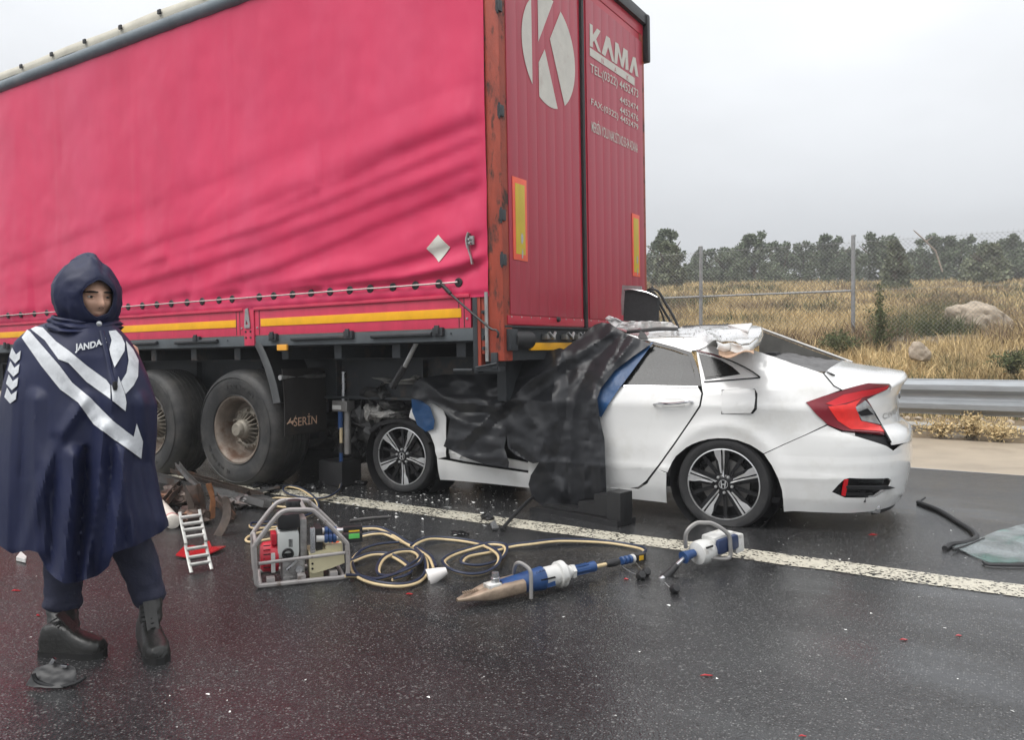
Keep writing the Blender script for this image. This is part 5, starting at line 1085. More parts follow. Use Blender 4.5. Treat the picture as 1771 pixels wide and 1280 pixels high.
# ================================================================== HOSES
M_NAVY = mat('navy_hose', (.018, .026, .055), .4, var=.15, vs=30); M_CRH = mat('cream_hose_rubber', (.60, .47, .27), .42, var=.10, vs=18)
def hose(paths, name, label):
    r0 = empty(name, TR(gp(*paths[0][0][3][:2])), label, 'hose'); I = r0.matrix_world.inverted(); r = .0074
    for lift, pts, kinds in [(p[0][0], p[1:], p[0][1]) for p in paths]:
        n_ = len(pts); base = [gp(x, y, .013)+V((0, 0, lift*(.5+.5*sin(i*1.3)))) for i, (x, y) in enumerate(pts)]
        c = spline(base, 7); L_ = []; R_ = []
        for i, p in enumerate(c):
            t = (c[min(i+1, len(c)-1)]-c[max(i-1, 0)]); t.z = 0; t = t.normalized() if t.length > 1e-6 else V((1, 0, 0)); s = V((-t.y, t.x, 0))*.0078
            L_.append(p+s*.75+V((0, 0, .009))); R_.append(p-s*.75)
        for k in kinds:
            q = {'n': L_, 'c': R_, 'm': c}[k]; m = MB(); m.tube([I @ a for a in q], r, 7); m.build('navy_hose' if k == 'n' else 'cream_hose', M_NAVY if k == 'n' else M_CRH, r0)
    return r0
H = lambda lift, kinds, pts: [(lift, kinds, 0, pts[0])]+pts
hose([H(.03, 'nc', [(626, 932), (648, 932), (668, 931), (692, 937), (716, 948), (733, 962), (745, 976), (752, 990)]),
      H(.012, 'nc', [(690, 942), (655, 947), (626, 956), (610, 970), (610, 986), (622, 1002), (650, 1014), (690, 1017), (722, 1008), (737, 992), (735, 970), (719, 953)]),
      H(.025, 'nc', [(730, 966), (724, 984), (700, 995), (676, 999), (657, 996), (654, 988), (664, 974), (686, 961), (712, 955), (724, 962), (722, 975), (706, 988), (682, 1000), (650, 1004), (622, 1000), (598, 1004)]),
      H(.018, 'nc', [(606, 976), (640, 966), (672, 965), (697, 974), (711, 988), (700, 1002), (680, 1010)]),
      H(.03, 'nc', [(626, 919), (655, 923), (682, 933), (706, 943), (722, 945)])], 'twin_hose', 'coiled navy and cream twin hydraulic hose lying beside the pump')
hose([H(.02, 'nc', [(712, 950), (722, 945), (742, 937), (771, 934), (810, 938), (840, 949), (862, 966), (861, 981), (840, 992), (812, 996), (783, 993), (768, 982), (770, 972), (785, 960), (812, 952), (845, 947), (871, 950), (875, 958), (862, 971), (830, 982), (803, 983), (800, 976), (812, 964), (848, 955), (885, 948), (917, 947), (969, 941), (1044, 940), (1094, 946), (1114, 955), (1112, 964), (1098, 969)])], 'twin_hose', 'navy and cream twin hose looping over the road to the blue spreader')
hose([H(.012, 'mn', [(590, 836), (586, 850), (574, 860), (555, 864), (528, 863), (500, 858), (491, 850), (500, 844), (522, 848), (543, 863), (550, 880), (540, 892), (515, 899), (475, 904), (440, 907), (432, 912), (440, 917), (480, 913), (520, 908)]),
      H(.012, 'm', [(530, 866), (480, 864), (468, 868), (478, 876), (500, 878)]), H(.012, 'm', [(520, 916), (470, 920), (436, 928), (425, 934), (434, 938), (470, 934), (520, 926)])], 'hydraulic_hose', 'cream hydraulic hose running from the upright ram to loops behind the pump')
m = MB(); m.tube(spline([RJ(590, 818), RJ(591, 828), gp(590, 836, .02)], 4), .0085, 7)
tag(m.build('hose_end', M_CRH, M=None), 'short cream hose end hanging from the upright hydraulic ram', 'hose')
# ================================================================== SPREADER (blue and white) and CUTTER
def axis_thing(name, A, B, label, cat):
    d = (B-A); L_ = d.length; xx = d.normalized(); yy = V((0, 0, 1)).cross(xx).normalized(); zz = xx.cross(yy)
    M_ = Matrix(((xx.x, yy.x, zz.x, A.x), (xx.y, yy.y, zz.y, A.y), (xx.z, yy.z, zz.z, A.z), (0, 0, 0, 1))); return empty(name, M_, label, cat), Frame(M_), L_
A_, B_ = gp(790, 1034, .055), gp(1023, 981, .085)
sp, FS, SL_ = axis_thing('hydraulic_spreader', A_, B_, 'blue and white hydraulic spreader with closed tan jaws lying on the road', 'rescue tool')
def at(px): # fraction along the axis for a pixel column
    return SL_*max(0, min(1, (px-790)/(1023-790)))
M_JAW = mat('jaw_steel', (.30, .23, .17), .5, metal=.4, var=.3, vs=14, bump=.4, bs=40)
for s in (-1, 1):
    x1 = at(892); m = MB()
    def jaw(a, b, s=s):
        th = 2*pi*b; t = a; w_ = .004+.030*sin(min(1, t*1.15)*pi*.5)**.8; h_ = .006+.026*sstep(0, .6, t); cy = s*(w_+.0015)
        c_, s_ = cos(th), sin(th); q = lambda v, e: abs(v)**e*(1 if v > 0 else -1)
        return V((x1*t, cy+w_*q(c_, .6), h_*q(s_, .6)-.012*(1-t)+.0015*fbm(t*20, th*2, s)))
    m.grid(jaw, 22, 18, cv=True); m.build('jaw', M_JAW, sp, smooth=50)
for i in range(7): m = MB(); x_ = at(800)+i*.012; m.bbox((x_, -.010, .010), (x_+.005, .010, .020), .001); m.build('jaw_tooth', M_JAW, sp)
x0_, x1_ = at(862), at(932)
m = MB(); n_ = 12
def cov(a, b):
    an = 2*pi*b; x = lerp(x0_, x1_, a); ry = lerp(.058, .056, a); rz = lerp(.034, .058, a); return V((x-(.02*abs(cos(an)) if a < .05 else 0), ry*cos(an), rz*sin(an)))
m.grid(cov, 8, 20, cv=True); m.build('blue_cover', M_TBLUE, sp, solid=.004)
m = MB(); m.lathe([(.0, 0), (.05, 0), (.052, at(968)-x1_)], (x1_-.005, 0, 0), (1, 0, 0), 24, cap=False); m.build('white_body', M_TWHITE, sp)
m = MB(); m.lathe([(.050, 0), (.064, .005), (.066, .035), (.050, .045), (.042, .06), (.030, .065), (.030, .09), (0, .09)], (at(958), 0, 0), (1, 0, 0), 24); m.build('collar', M_TWHITE, sp)
m = MB(); m.lathe([(.036, 0), (.036, .02), (.02, .022)], (at(983), 0, 0), (1, 0, 0), 6); m.build('hex_ring', M_TWHITE, sp)
m = MB(); m.lathe([(.024, 0), (.021, .03), (.022, .07), (.027, .11), (.027, .125), (.0, .125)], (at(990), 0, 0), (1, 0, 0), 16); m.build('blue_grip', M_TBLUE, sp)
for i in range(6): m = MB(); an = i*pi/3; m.tube([(at(992), .0235*cos(an), .0235*sin(an)), (at(1016), .0245*cos(an), .0245*sin(an))], .003, 5); m.build('grip_rib', M_TBLUE, sp)
hp = [FS.Y(890, 1000, .05), FS.Y(889, 990, .04), FS.Y(892, 977, .0), FS.Y(899, 974, -.02), FS.Y(911, 981, -.05), FS.Y(917.5, 990, -.07), FS.Y(918.5, 1012, -.08), FS.Y(918.5, 1036, -.085)]
m = MB(); m.tube(spline(hp, 4), .0095, 8); m.build('carry_handle', M_TGREY, sp)
c = FS.Y(857, 1003, -.01); m = MB(); m.lathe([(.022, -.02), (.022, .01), (.017, .012), (.017, .035), (.011, .036), (.010, .026), (0, .026)], c, (0, 0, 1), 14); m.build('pivot_bolt', M_SIL, sp)
m = MB(); p = FS.Y(848, 1008, -.02); m.bbox((p.x-.02, -.045, .012), (p.x+.05, .02, .036), .008); m.build('pivot_plate', M_TWHITE, sp)
m = MB(); q0 = lambda px, py: FS.Y(px, py, -.053)
m.prism([q0(*p) for p in ((935, 1003), (960, 997), (961, 1000), (936, 1006))], (0, -.002, 0)); m.build('body_stripe', M_TBLK, sp, smooth=0)
m = MB(); m.prism([q0(*p) for p in ((946, 1010), (960, 1005), (961, 1013), (947, 1017))], (0, -.002, 0)); m.build('body_label', M_TBLUE, sp, smooth=0)
text('LUKAS', FS.Z(928, 993, .054), FS.Z(944, 988, .054), FS.Z(927, 989, .054), M_TBLK, sp)
# coupler between hose and spreader
A2, B2 = gp(1022, 982, .05), gp(1110, 963, .03)
cp, FQ, CL_ = axis_thing('hose_coupler', A2, B2, 'black and blue quick coupler joining the twin hose to the spreader', 'coupler')
m = MB(); m.tube([(0, 0, 0), (CL_*.35, 0, 0)], .010, 8); m.build('hose_stub', M_CRH, cp)
m = MB(); m.lathe([(.012, 0), (.020, .02), (.022, .07), (.018, .1)], (CL_*.28, 0, 0), (1, 0, 0), 14); m.build('grip', M_BLK, cp)
for i in range(3): m = MB(); m.lathe([(.018, 0), (.023, .004), (.023, .014), (.018, .018)], (CL_*(.58+.075*i), 0, 0), (1, 0, 0), 14); m.build('blue_ring', M_TBLUE, cp)
m = MB(); m.lathe([(.019, 0), (.024, .003), (.024, .012), (.019, .015)], (CL_*.79, 0, 0), (1, 0, 0), 14); m.build('white_ring', M_TWHITE, cp)
m = MB(); m.bbox((CL_*.84, -.022, -.022), (CL_*1.03, .022, .022), .008); m.build('grip', M_BLK, cp); m = MB(); m.bbox((CL_*.88, -.0235, -.012), (CL_*.97, -.021, .014), .001); m.build('yellow_label', mat('label_amber', (.72, .42, .02), .5), cp)
def capth(px, py, px2, py2, label):
    p = gp(px, py, .02); r_ = empty('dust_cap', TR(p), label, 'cap', None); m = MB(); m.lathe([(.022, -.015), (.024, .01), (.018, .024), (0, .026)], (0, 0, 0), (.6, -.5, .5), 14); m.build('cap', M_BLK, r_)
    m = MB(); e2 = gp(px2, py2, .02)-p; m.tube(spline([(0, 0, 0), e2*.5+V((0, .0, -.008)), e2], 4), .002, 5); m.build('tether', M_SIL, r_)
capth(1117, 990, 1098, 971, 'black dust cap on a thin tether below the hose coupler'); capth(1167, 1019, 1150, 1008, 'black dust cap tethered to the grey handled cutter')
capth(1108, 996, 1076, 980, 'small black cap with a thin wire beside the coupler')
A3, B3 = gp(1150, 1002, .05), gp(1262, 938, .11)
ct, FK, KL = axis_thing('hydraulic_cutter', gp(1205, 958, .085), B3, 'white and navy hydraulic tool with a grey loop handle lying near the rear wheel', 'rescue tool')
m = MB(); m.lathe([(0, -.01), (.035, -.008), (.060, .0), (.066, .02), (.066, .05), (.056, .09), (.05, .16), (.04, KL+.04), (0, KL+.04)], (0, 0, 0), (1, 0, 0), 24); m.build('white_body', M_TWHITE, ct)
m = MB(); m.bbox((.10, -.07, -.02), (.26, .0, .06), .02); m.build('navy_cover', mat('tool_navy', (.02, .035, .09), .3, var=.1), ct); m = MB(); m.bbox((.09, -.05, .03), (.25, .05, .075), .02); m.build('top_cover', M_TWHITE, ct)
m = MB(); m.bbox((.24, -.06, -.05), (.31, .05, .05), .012); m.build('rear_block', M_TWHITE, ct)
hc = [FK.Y(*p, q) for p, q in (((1186, 948), .06), ((1187, 922), .05), ((1203, 906), .03), ((1219, 904.5), .0), ((1235, 907), -.03), ((1259, 924), -.07), ((1263, 945), -.08), ((1262, 964), -.08), ((1245, 967), -.06), ((1228, 965), -.05))]
m = MB(); m.tube(spline(hc, 4), .0115, 8); m.build('loop_handle', M_TGREY, ct)
a = FK.Y(1205, 958, 0.); m = MB(); q = [FK.Y(*p, 0.) for p in ((1200, 957), (1189, 961), (1182, 965))]; m.tube(q, [.022, .026, .034], 14); m.build('blue_trigger', M_TBLUE, ct)
m = MB(); m.tube([FK.Y(1186, 963, 0), FK.Y(1166, 981, 0)], .010, 8); m.build('feed_pipe', M_SIL, ct)
m = MB(); m.tube([FK.Y(1170, 978, 0), FK.Y(1160, 990, 0), FK.Y(1148, 1001, 0)], [.018, .020, .024], 12); m.build('sleeve', M_BLK, ct); m = MB(); m.tube([FK.Y(1151, 998, 0), FK.Y(1142, 1004, 0), FK.Y(1133, 1010, 0)], [.020, .016, .013], 12); m.build('coupling_tip', M_SIL, ct)
m = MB(); p = FK.Y(1222, 950, -.066); m.bbox((p.x, -.069, p.z), (p.x+.05, -.062, p.z+.01), .001); m.build('body_mark', M_TBLK, ct)
# ================================================================== SCRAP AND DEBRIS
M_SCR = [mat('scrap_brown', (.085, .066, .055), .45, metal=.6, var=.35, vs=9, bump=.4, bs=40, col2=(.22, .10, .05), mk=(5, .55, .68)), mat('scrap_grey', (.13, .128, .125), .4, metal=.6, var=.3, vs=8, bump=.3, bs=40, col2=(.09, .06, .045), mk=(4, .52, .66)), mat('scrap_rust', (.20, .085, .035), .65, var=.35, vs=10, bump=.4, bs=40)]
def channel(px0, h0, px1, h1, w_, t_, mt, label, name='bent_beam', holes=0, tw=0.):
    a, b = gp(*px0), gp(*px1); a.z += h0; b.z += h1; d = b-a; L_ = d.length; xx = d.normalized(); yy = V((0, 0, 1)).cross(xx).normalized(); zz = xx.cross(yy)
    M_ = Matrix(((xx.x, yy.x, zz.x, a.x), (xx.y, yy.y, zz.y, a.y), (xx.z, yy.z, zz.z, a.z), (0, 0, 0, 1))) @ Matrix.Rotation(tw, 4, 'X')
    m = MB(); n_ = 14
    sec = [(-w_/2, 0), (-w_/2, t_), (-w_/2+.006, t_), (-w_/2+.006, .006), (w_/2-.006, .006), (w_/2-.006, t_), (w_/2, t_), (w_/2, 0)]
    vs = []; fs = []
    for i in range(n_+1):
        x = L_*i/n_; bend = .02*sin(i/n_*pi)*sin(L_*9); tws = .25*sin(i/n_*3+L_*5)
        for y, z in sec: vs.append((x, y*cos(tws)-z*sin(tws), y*sin(tws)+z*cos(tws)+bend+.004*fbm(x*20, y*20)))
    k = len(sec)
    for i in range(n_):
        for j in range(k): fs.append((i*k+j, i*k+(j+1) % k, (i+1)*k+(j+1) % k, (i+1)*k+j))
    m.add(vs, fs+[tuple(range(k)), tuple(n_*k+j for j in range(k))]); o = m.build(name, mt, M=M_, smooth=25)
    tag(o, label, 'metal scrap', 'wreckage heaped beside the trailer wheels')
    for i in range(holes):
        q = MB(); q.lathe([(0, -.001), (.010, -.001), (.011, .002)], (L_*(i+.7)/(holes+.6), 0, -.001), (0, 0, -1), 10); q.build('bolt_hole', M_TBLK, o)
    return o
channel((262, 842), .07, (462, 884), .02, .07, .05, M_SCR[1], 'long bent grey steel channel lying across the wreckage by the trailer wheel')
channel((300, 836), .10, (452, 868), .03, .05, .04, M_SCR[0], 'long brown steel rail lying behind the grey channel')
channel((281, 872), .03, (324, 850), .09, .07, .03, M_SCR[0], 'short brown plate propped behind the white canister', 'bent_plate', 3, 1.2)
channel((390, 894), .01, (436, 868), .04, .10, .02, M_SCR[0], 'flat drilled brown plate beside the pump hose loops', 'bent_plate', 4, 1.1)
channel((308, 850), .22, (344, 866), .10, .04, .03, M_SCR[1], 'thin grey bar sticking up from the wreckage')
channel((362, 905), .03, (358, 905), .27, .045, .03, M_SCR[2], 'upright orange-brown rusty post in the wreckage', 'rusty_post', 0, .4)
channel((335, 905), .02, (330, 902), .25, .10, .06, M_SCR[0], 'dark brown U-shaped bracket standing in the wreckage', 'bent_bracket', 1, .3)
channel((372, 890), .12, (400, 905), .02, .05, .04, M_SCR[0], 'brown angle iron sloping down from the rusty post')
channel((268, 905), .02, (310, 868), .10, .05, .04, M_SCR[0], 'short dark bar under the brown plate')
channel((405, 862), .02, (480, 852), .03, .10, .02, M_SCR[1], 'dull grey panel strip lying in front of the trailer wheel', 'bent_plate')
channel((425, 872), .02, (470, 876), .03, .12, .02, M_SCR[1], 'creased grey plate beside the cream hose loop', 'bent_plate')
def lump(name, c, sz, seed, mt, label, cat, amp=.35, sub=4, group=None, sm=25, rz=0.):
    bm = bmesh.new(); bmesh.ops.create_icosphere(bm, subdivisions=sub, radius=1)
    for q in bm.verts:
        n_ = noise.noise_vector(q.co*1.6+V((seed, 0, 0)))*amp+noise.noise_vector(q.co*4.2+V((0, seed, 0)))*amp*.4; d = q.co+n_; q.co = V((d.x*sz[0], d.y*sz[1], max(-.9, d.z)*sz[2]))
    m = MB(); m.bm(bm); return tag(m.build(name, mt, M=TR(c, rz=rz), smooth=sm), label, cat, group)
p = gp(380, 925); p.z = .09
m = MB(); m.grid(lambda a, b: V((.04*sin(b*3)+lerp(-.04, .04, a), .05*cos(b*2.2), .13-.24*b+.02*sin(a*3))), 8, 14); o = m.build('curved_shield', M_SCR[0], M=TR(p), solid=.006); tag(o, 'curved dark brown metal shield standing beside the small roller chain', 'metal scrap')
lump('crushed_metal', gp(335, 905)+V((0, 0, .05)), (.13, .10, .07), 3, M_SCR[0], 'crushed brown metal lump at the foot of the wreckage', 'metal scrap', .4)
lump('crushed_metal', gp(300, 872)+V((0, 0, .05)), (.14, .12, .08), 8, M_SCR[0], 'crushed dark metal lump behind the white canister', 'metal scrap', .45)
lump('crushed_metal', gp(400, 876)+V((0, 0, .03)), (.20, .10, .05), 12, M_SCR[1], 'flattened grey metal lump in the middle of the wreckage', 'metal scrap', .45)
for i, (x, y, s) in enumerate(((468, 850, .09), (490, 846, .07), (515, 842, .06), (540, 846, .07), (450, 842, .08), (620, 838, .07), (560, 838, .05))):
    lump('plastic_fragment', gp(x, y)+V((0, 0, .015)), (s, s*.6, .025), 20+i, M_TBLK, ['torn black plastic fragment beside the grey panel strip', 'black plastic fragment behind the cream hose loop', 'black plastic fragment under the mud flap', 'black plastic fragment beside the crib block', 'black plastic fragment touching the trailer tyre', 'black plastic fragment between ram and car wheel', 'black plastic fragment at the foot of the crib block'][i], 'fragment', .6, 3, sm=15, rz=i*1.3)
# white canister
a, b = gp(299, 903, .048), gp(268, 868, .06); d = b-a
m = MB(); m.lathe([(0, -.012), (.03, -.012), (.046, -.004), (.05, .012), (.05, .04), (.0515, .042), (.0515, .048), (.05, .05), (.05, d.length)], (0, 0, 0), d, 22); o = tag(m.build('canister', mat('canister_white', (.66, .62, .55), .4, var=.15, vs=12, col2=(.35, .25, .18), mk=(9, .6, .7)), M=TR(a)), 'dirty white cylindrical canister lying behind the person in the cape', 'canister')
m = MB(); m.lathe([(.0508, .036), (.0522, .038), (.0522, .046), (.0508, .048)], (0, 0, 0), d, 22, cap=False); m.build('red_band', M_PRED, o)
# roller chain piece leaning on the scrap
ca, cb2 = gp(330, 992), gp(365, 986); xx = (cb2-ca); Wd = xx.length; xx.normalize(); bk_ = V((-xx.y, xx.x, 0))
CHM = Matrix(((xx.x, bk_.x, 0, ca.x), (xx.y, bk_.y, 0, ca.y), (0, 0, 1, 0), (0, 0, 0, 1))); chn = empty('roller_chain', CHM, 'short galvanised roller chain section leaning like a tiny ladder on the scrap', 'chain')
cz = lambda t: V((0, .20*t, .012+.285*t+.0*t))
M_GAL2 = mat('bright_galvanised', (.50, .50, .47), .4, metal=.5, var=.2, vs=20)
for x in (0, Wd):
    m = MB(); m.tube(spline([cz(0)+V((x, -.015, -.005)), cz(.12)+V((x, 0, 0)), cz(.4)+V((x, .01, 0)), cz(.5)+V((x, -.008, 0)), cz(.8)+V((x, .006, 0)), cz(1)+V((x, 0, 0))], 4), .009, 6, sq=.5); m.build('side_plate', M_GAL2, chn)
for t in (.10, .22, .36, .56, .68, .78, .90): m = MB(); m.tube([cz(t)+V((.0, 0, 0)), cz(t)+V((Wd, 0, 0))], .0105, 8); m.build('roller', M_GAL2, chn)
def flat(name, pts, z, th, mt, label, cat, group=None, wob=.01):
    c = gp(*pts[0]); q = [gp(*p, z)-V((c.x, c.y, 0)) for p in pts]; q = [V((a.x, a.y, z+wob*sin(i*2.1))) for i, a in enumerate(q)]; m = MB(); m.prism(q, (0, 0, th)); return tag(m.build(name, mt, M=TR(c.x, c.y, 0), smooth=0), label, cat, group)
M_RSH = mat('red_plastic', (.40, .010, .016), .25, var=.2, coat=.3)
flat('red_plate', [(304, 962), (318, 950), (333, 943), (345, 948), (362, 940), (366, 945), (390, 947), (380, 954), (350, 962), (325, 966)], .012, .008, M_RSH, 'broken red plastic plate lying under the small roller chain', 'fragment')
for i, (x, y, s) in enumerate(((1563, 1107, 1.), (1658, 1100, .8), (1222, 1169, 1.6), (1388, 1274, 1.), (28, 1022, 1.2), (708, 1028, .9), (1083, 1002, .6), (1510, 925, 1.1), (66, 1065, .5))):
    s *= 7; flat('red_shard', [(x-s, y+.6), (x-s*.3, y-1.2), (x+s, y-.6), (x+s*.5, y+1.0), (x-s*.2, y+.9)], .003, .002, M_RSH, {4: 'small red plastic shard on the road beside the hem of the cape', 5: 'dull red shard on the road below the coiled twin hose', 6: 'tiny red bit lying beneath the hose coupler', 7: 'red shard lying under the rear bumper of the white car', 8: 'tiny red shard behind the person\'s boot'}.get(i, 'small red plastic shard lying alone on the open wet road'), 'shard', 'red shards on the road', .002)
# cup, bars, seal, windscreen
a = gp(755, 1006); m = MB(); m.lathe([(.018, -.055), (.030, -.02), (.044, .035), (.046, .045), (.040, .045), (.026, -.02), (.010, -.04), (0, -.04)], (0, 0, .035), (-.55, -.6, -.25), 20); tag(m.build('plastic_cone', mat('white_plastic', (.72, .69, .66), .4, var=.06), M=TR(a)), 'white plastic cone lying beside the coiled hose', 'cone')
def bar(name, pts, r, mt, label, cat='bar'):
    P = [gp(x, y, 0)+V((0, 0, z)) for x, y, z in pts]; o_ = V((P[0].x, P[0].y, 0)); m = MB(); m.tube(spline([p-o_ for p in P], 5), r, 8); return tag(m.build(name, mt, M=TR(o_)), label, cat)
bar('pry_bar', [(868, 920, .012), (878, 912, .03), (905, 892, .07), (922, 880, .085)], .013, M_BLK, 'black pry bar leaning on the stepped support block')
bar('metal_rod', [(605, 904, .012), (640, 900, .014), (676, 897, .012)], .010, M_SCR[1], 'short dark metal rod lying beside the worn white line')
sl_o = bar('rubber_seal', [(1588, 872, .012), (1600, 877, .014), (1626, 888, .016), (1656, 907, .016), (1682, 924, .018), (1688, 936, .018), (1668, 944, .016), (1645, 947, .016), (1634, 953, .012)], .017, M_RUB, 'curved black rubber window seal lying on the road beside the bumper', 'seal')
m = MB(); a = gp(1600, 868)-gp(1588, 872); m.tube([V((0, 0, .012)), a+V((0, 0, .03))], .007, 6); m.build('seal_tail', M_RUB, sl_o)
lump('plastic_fragment', gp(843, 900)+V((0, 0, .02)), (.045, .035, .03), 61, M_TBLK, 'small black plastic lump on the worn white line', 'fragment', .4, 3)
flat('plastic_fragment', [(848, 908), (856, 905), (862, 914), (852, 918)], .01, .012, M_SIL, 'grey shard beside the black lump on the white line', 'fragment')
lump('plastic_fragment', gp(795, 924)+V((0, 0, .008)), (.07, .03, .012), 63, M_TBLK, 'flat black plastic piece between white line and hose', 'fragment', .4, 3)
def glass_material():
    m = mat('crazed_glass', (.30, .34, .345), .2, var=.2, vs=9, spec=.7, col2=(.16, .34, .29), mk=(2.2, .52, .62)); t = m.node_tree; b = t.nodes['Principled BSDF']; L = t.links.new
    tcn = N(t, 'ShaderNodeTexCoord'); vo = N(t, 'ShaderNodeTexVoronoi', feature='DISTANCE_TO_EDGE'); vo.inputs['Scale'].default_value = 55; L(tcn.outputs['Object'], vo.inputs['Vector'])
    k = N(t, 'ShaderNodeMapRange'); k.inputs[2].default_value = .08; L(vo.outputs[0], k.inputs[0]); bp = N(t, 'ShaderNodeBump'); bp.inputs['Strength'].default_value = .7; bp.inputs['Distance'].default_value = .004; L(k.outputs[0], bp.inputs['Height']); L(bp.outputs[0], b.inputs['Normal'])
    nn = N(t, 'ShaderNodeTexNoise'); nn.inputs['Scale'].default_value = 4; nn.inputs['Detail'].default_value = 7; L(tcn.outputs['Object'], nn.inputs['Vector']); al = N(t, 'ShaderNodeMapRange'); al.inputs[1].default_value = .38; al.inputs[2].default_value = .6; al.inputs[3].default_value = .75; al.inputs[4].default_value = .28; L(nn.outputs[0], al.inputs[0]); L(al.outputs[0], b.inputs['Alpha']); return m
c0 = gp(1700, 960); cI = Matrix.Translation(-c0)
wsm = glass_material()
o = sheet([(1647, 951), (1662, 945), (1700, 934), (1735, 922), (1771, 912), (1830, 898), (1900, 892), (1960, 930), (1930, 968), (1840, 977), (1771, 977), (1712, 976), (1690, 968), (1668, 958)], 9, lambda x, y: gp(x, y, 0)-c0+V((0, 0, .012+.016*exp(-((x-1760)/90)**2)*exp(-((y-935)/25)**2)+.006*fbm(x*.03, y*.05))), (), .005, 'windscreen', wsm, None)
o.matrix_world = TR(c0); tag(o, 'shattered greenish windscreen lying flat on the road beside the rubber seal', 'windscreen')
m = MB(); m.tube(spline([gp(x, y, .012)-c0 for x, y in ((1700, 972), (1712, 977), (1771, 978.5), (1840, 979), (1930, 970))], 5), .008, 6); m.tube(spline([gp(x, y, .02)-c0 for x, y in ((1648, 951), (1672, 944), (1702, 932))], 5), .007, 6); m.build('glass_edge_seal', M_RUB, o)
# broken lamp at the person's boot
lc = gp(103, 1180); lb = empty('broken_lamp', TR(lc.x, lc.y, 0, YAW), 'broken black lamp housing lying in front of the person\'s boot', 'lamp part'); FL_ = Frame(lb.matrix_world)
m = MB()
def lampm(a, b):
    t = a*2-1; w_ = .105*(1-.25*b)*(1-.12*abs(t)**4); return V((t*w_+.004*fbm(a*5, b*5), -.05+.03*b-.02*(1-t*t)*(1-b)+.004*fbm(a*4, b*4, 2), .008+.032*min(1, b*2.2)+.06*max(0, b-.45)*(1-.5*abs(t))*1.2+.006*abs(fbm(a*4, b*3))))
m.grid(lampm, 26, 14); m.build('housing', M_BLK, lb, solid=.004, smooth=30)
for i, (x, y, s) in enumerate(((92, 1144, .02), (112, 1152, .016))): p = FL_.Y(x, y, -.03); m = MB(); m.bbox((p.x-.012, p.y-.008, p.z-s*.35), (p.x+.012, p.y+.004, p.z+s*.35), .003, Matrix.Translation(p) @ Matrix.Rotation(i*1.1-1, 4, 'Y') @ Matrix.Translation(-p)); m.build('chrome_reflector', M_CHR, lb)
m = MB(); m.tube(spline([FL_.Y(x, y, -.06) for x, y in ((58, 1166), (66, 1180), (100, 1188), (130, 1182), (148, 1172))], 4), .007, 6); m.build('lamp_rim', M_TBLK, lb)
# small pale debris far left behind the cape
flat('white_fragment', [(28, 970), (36, 962), (46, 966), (44, 974)], .005, .02, M_TWHITE, 'white plastic fragment on the road behind the hem of the cape', 'fragment')
flat('pale_panel', [(-30, 880), (-5, 862), (12, 866), (8, 878), (-20, 900)], .03, .02, M_CRM, 'pale yellowish panel on the road behind the cape', 'fragment')
# uncountable crumbs of glass and plastic
rnd = random.Random(33); m = MB()
def crumb(x, y, s):
    p = gp(x, y); k = [V((rnd.uniform(-s, s), rnd.uniform(-s, s), rnd.uniform(0.001, s*.5))) for _ in range(4)]; m.add([p+q for q in k], [(0, 1, 2), (0, 2, 3), (0, 1, 3), (1, 2, 3)])
for i in range(260): crumb(rnd.gauss(700, 130), rnd.gauss(862, 16), rnd.uniform(.006, .022))
for i in range(120): crumb(rnd.uniform(560, 900), rnd.uniform(845, 930), rnd.uniform(.005, .02))
for i in range(90): crumb(rnd.uniform(0, 1771), rnd.uniform(900, 1270), rnd.uniform(.003, .009))
for i in range(60): crumb(rnd.uniform(1280, 1771), rnd.uniform(880, 980), rnd.uniform(.003, .010))
tag(m.build('glass_crumbs', mat('crumb_white', (.55, .55, .53), .3, var=.2, isl=.7), smooth=0, fixn=False), 'crumbs of broken glass and pale plastic scattered over the road', 'debris', kind='stuff')
m = MB()
for i in range(220): crumb(rnd.gauss(600, 130), rnd.gauss(852, 14), rnd.uniform(.008, .035))
tag(m.build('dark_crumbs', mat('crumb_dark', (.03, .03, .03), .4, var=.3, isl=.5), smooth=0, fixn=False), 'crumbs of broken dark plastic scattered under the trailer', 'debris', kind='stuff')
# ================================================================== THE PERSON IN THE RAIN CAPE
G0 = gp(172, 1116); hr_ = V((CR.x, CR.y, 0)).normalized(); hf_ = V((-hr_.y, hr_.x, 0))
PM_ = Matrix(((hr_.x, hf_.x, 0, G0.x), (hr_.y, hf_.y, 0, G0.y), (0, 0, 1, 0), (0, 0, 0, 1))); FN = Frame(PM_)
pe = empty('person', PM_, 'person in a dark navy hooded rain cape with silver chevrons, looking aside', 'person')
Q = lambda x, y, d=0.: FN.Y(x, y, d)
M_CAPE = mat('navy_cape', (.011, .015, .046), .5, var=.15, vs=5, bump=.05, bs=40, spec=.32, col2=(.016, .020, .056), mk=(4, .5, .8))
M_TROU = mat('navy_trousers', (.022, .025, .05), .75, var=.2, vs=9, bump=.35, bs=50); M_BOOT = mat('black_boot', (.016, .016, .015), .35, var=.3, vs=14, bump=.2, bs=60); M_SOLE = mat('boot_sole', (.010, .010, .010), .6, var=.2)
M_SKIN = mat('skin', (.60, .36, .255), .5, var=.08, vs=18, bump=.06, bs=120); M_REF = mat('reflective_silver', (.56, .58, .60), .45, var=.12, vs=24, col2=(.46, .48, .50), mk=(30, .5, .65))
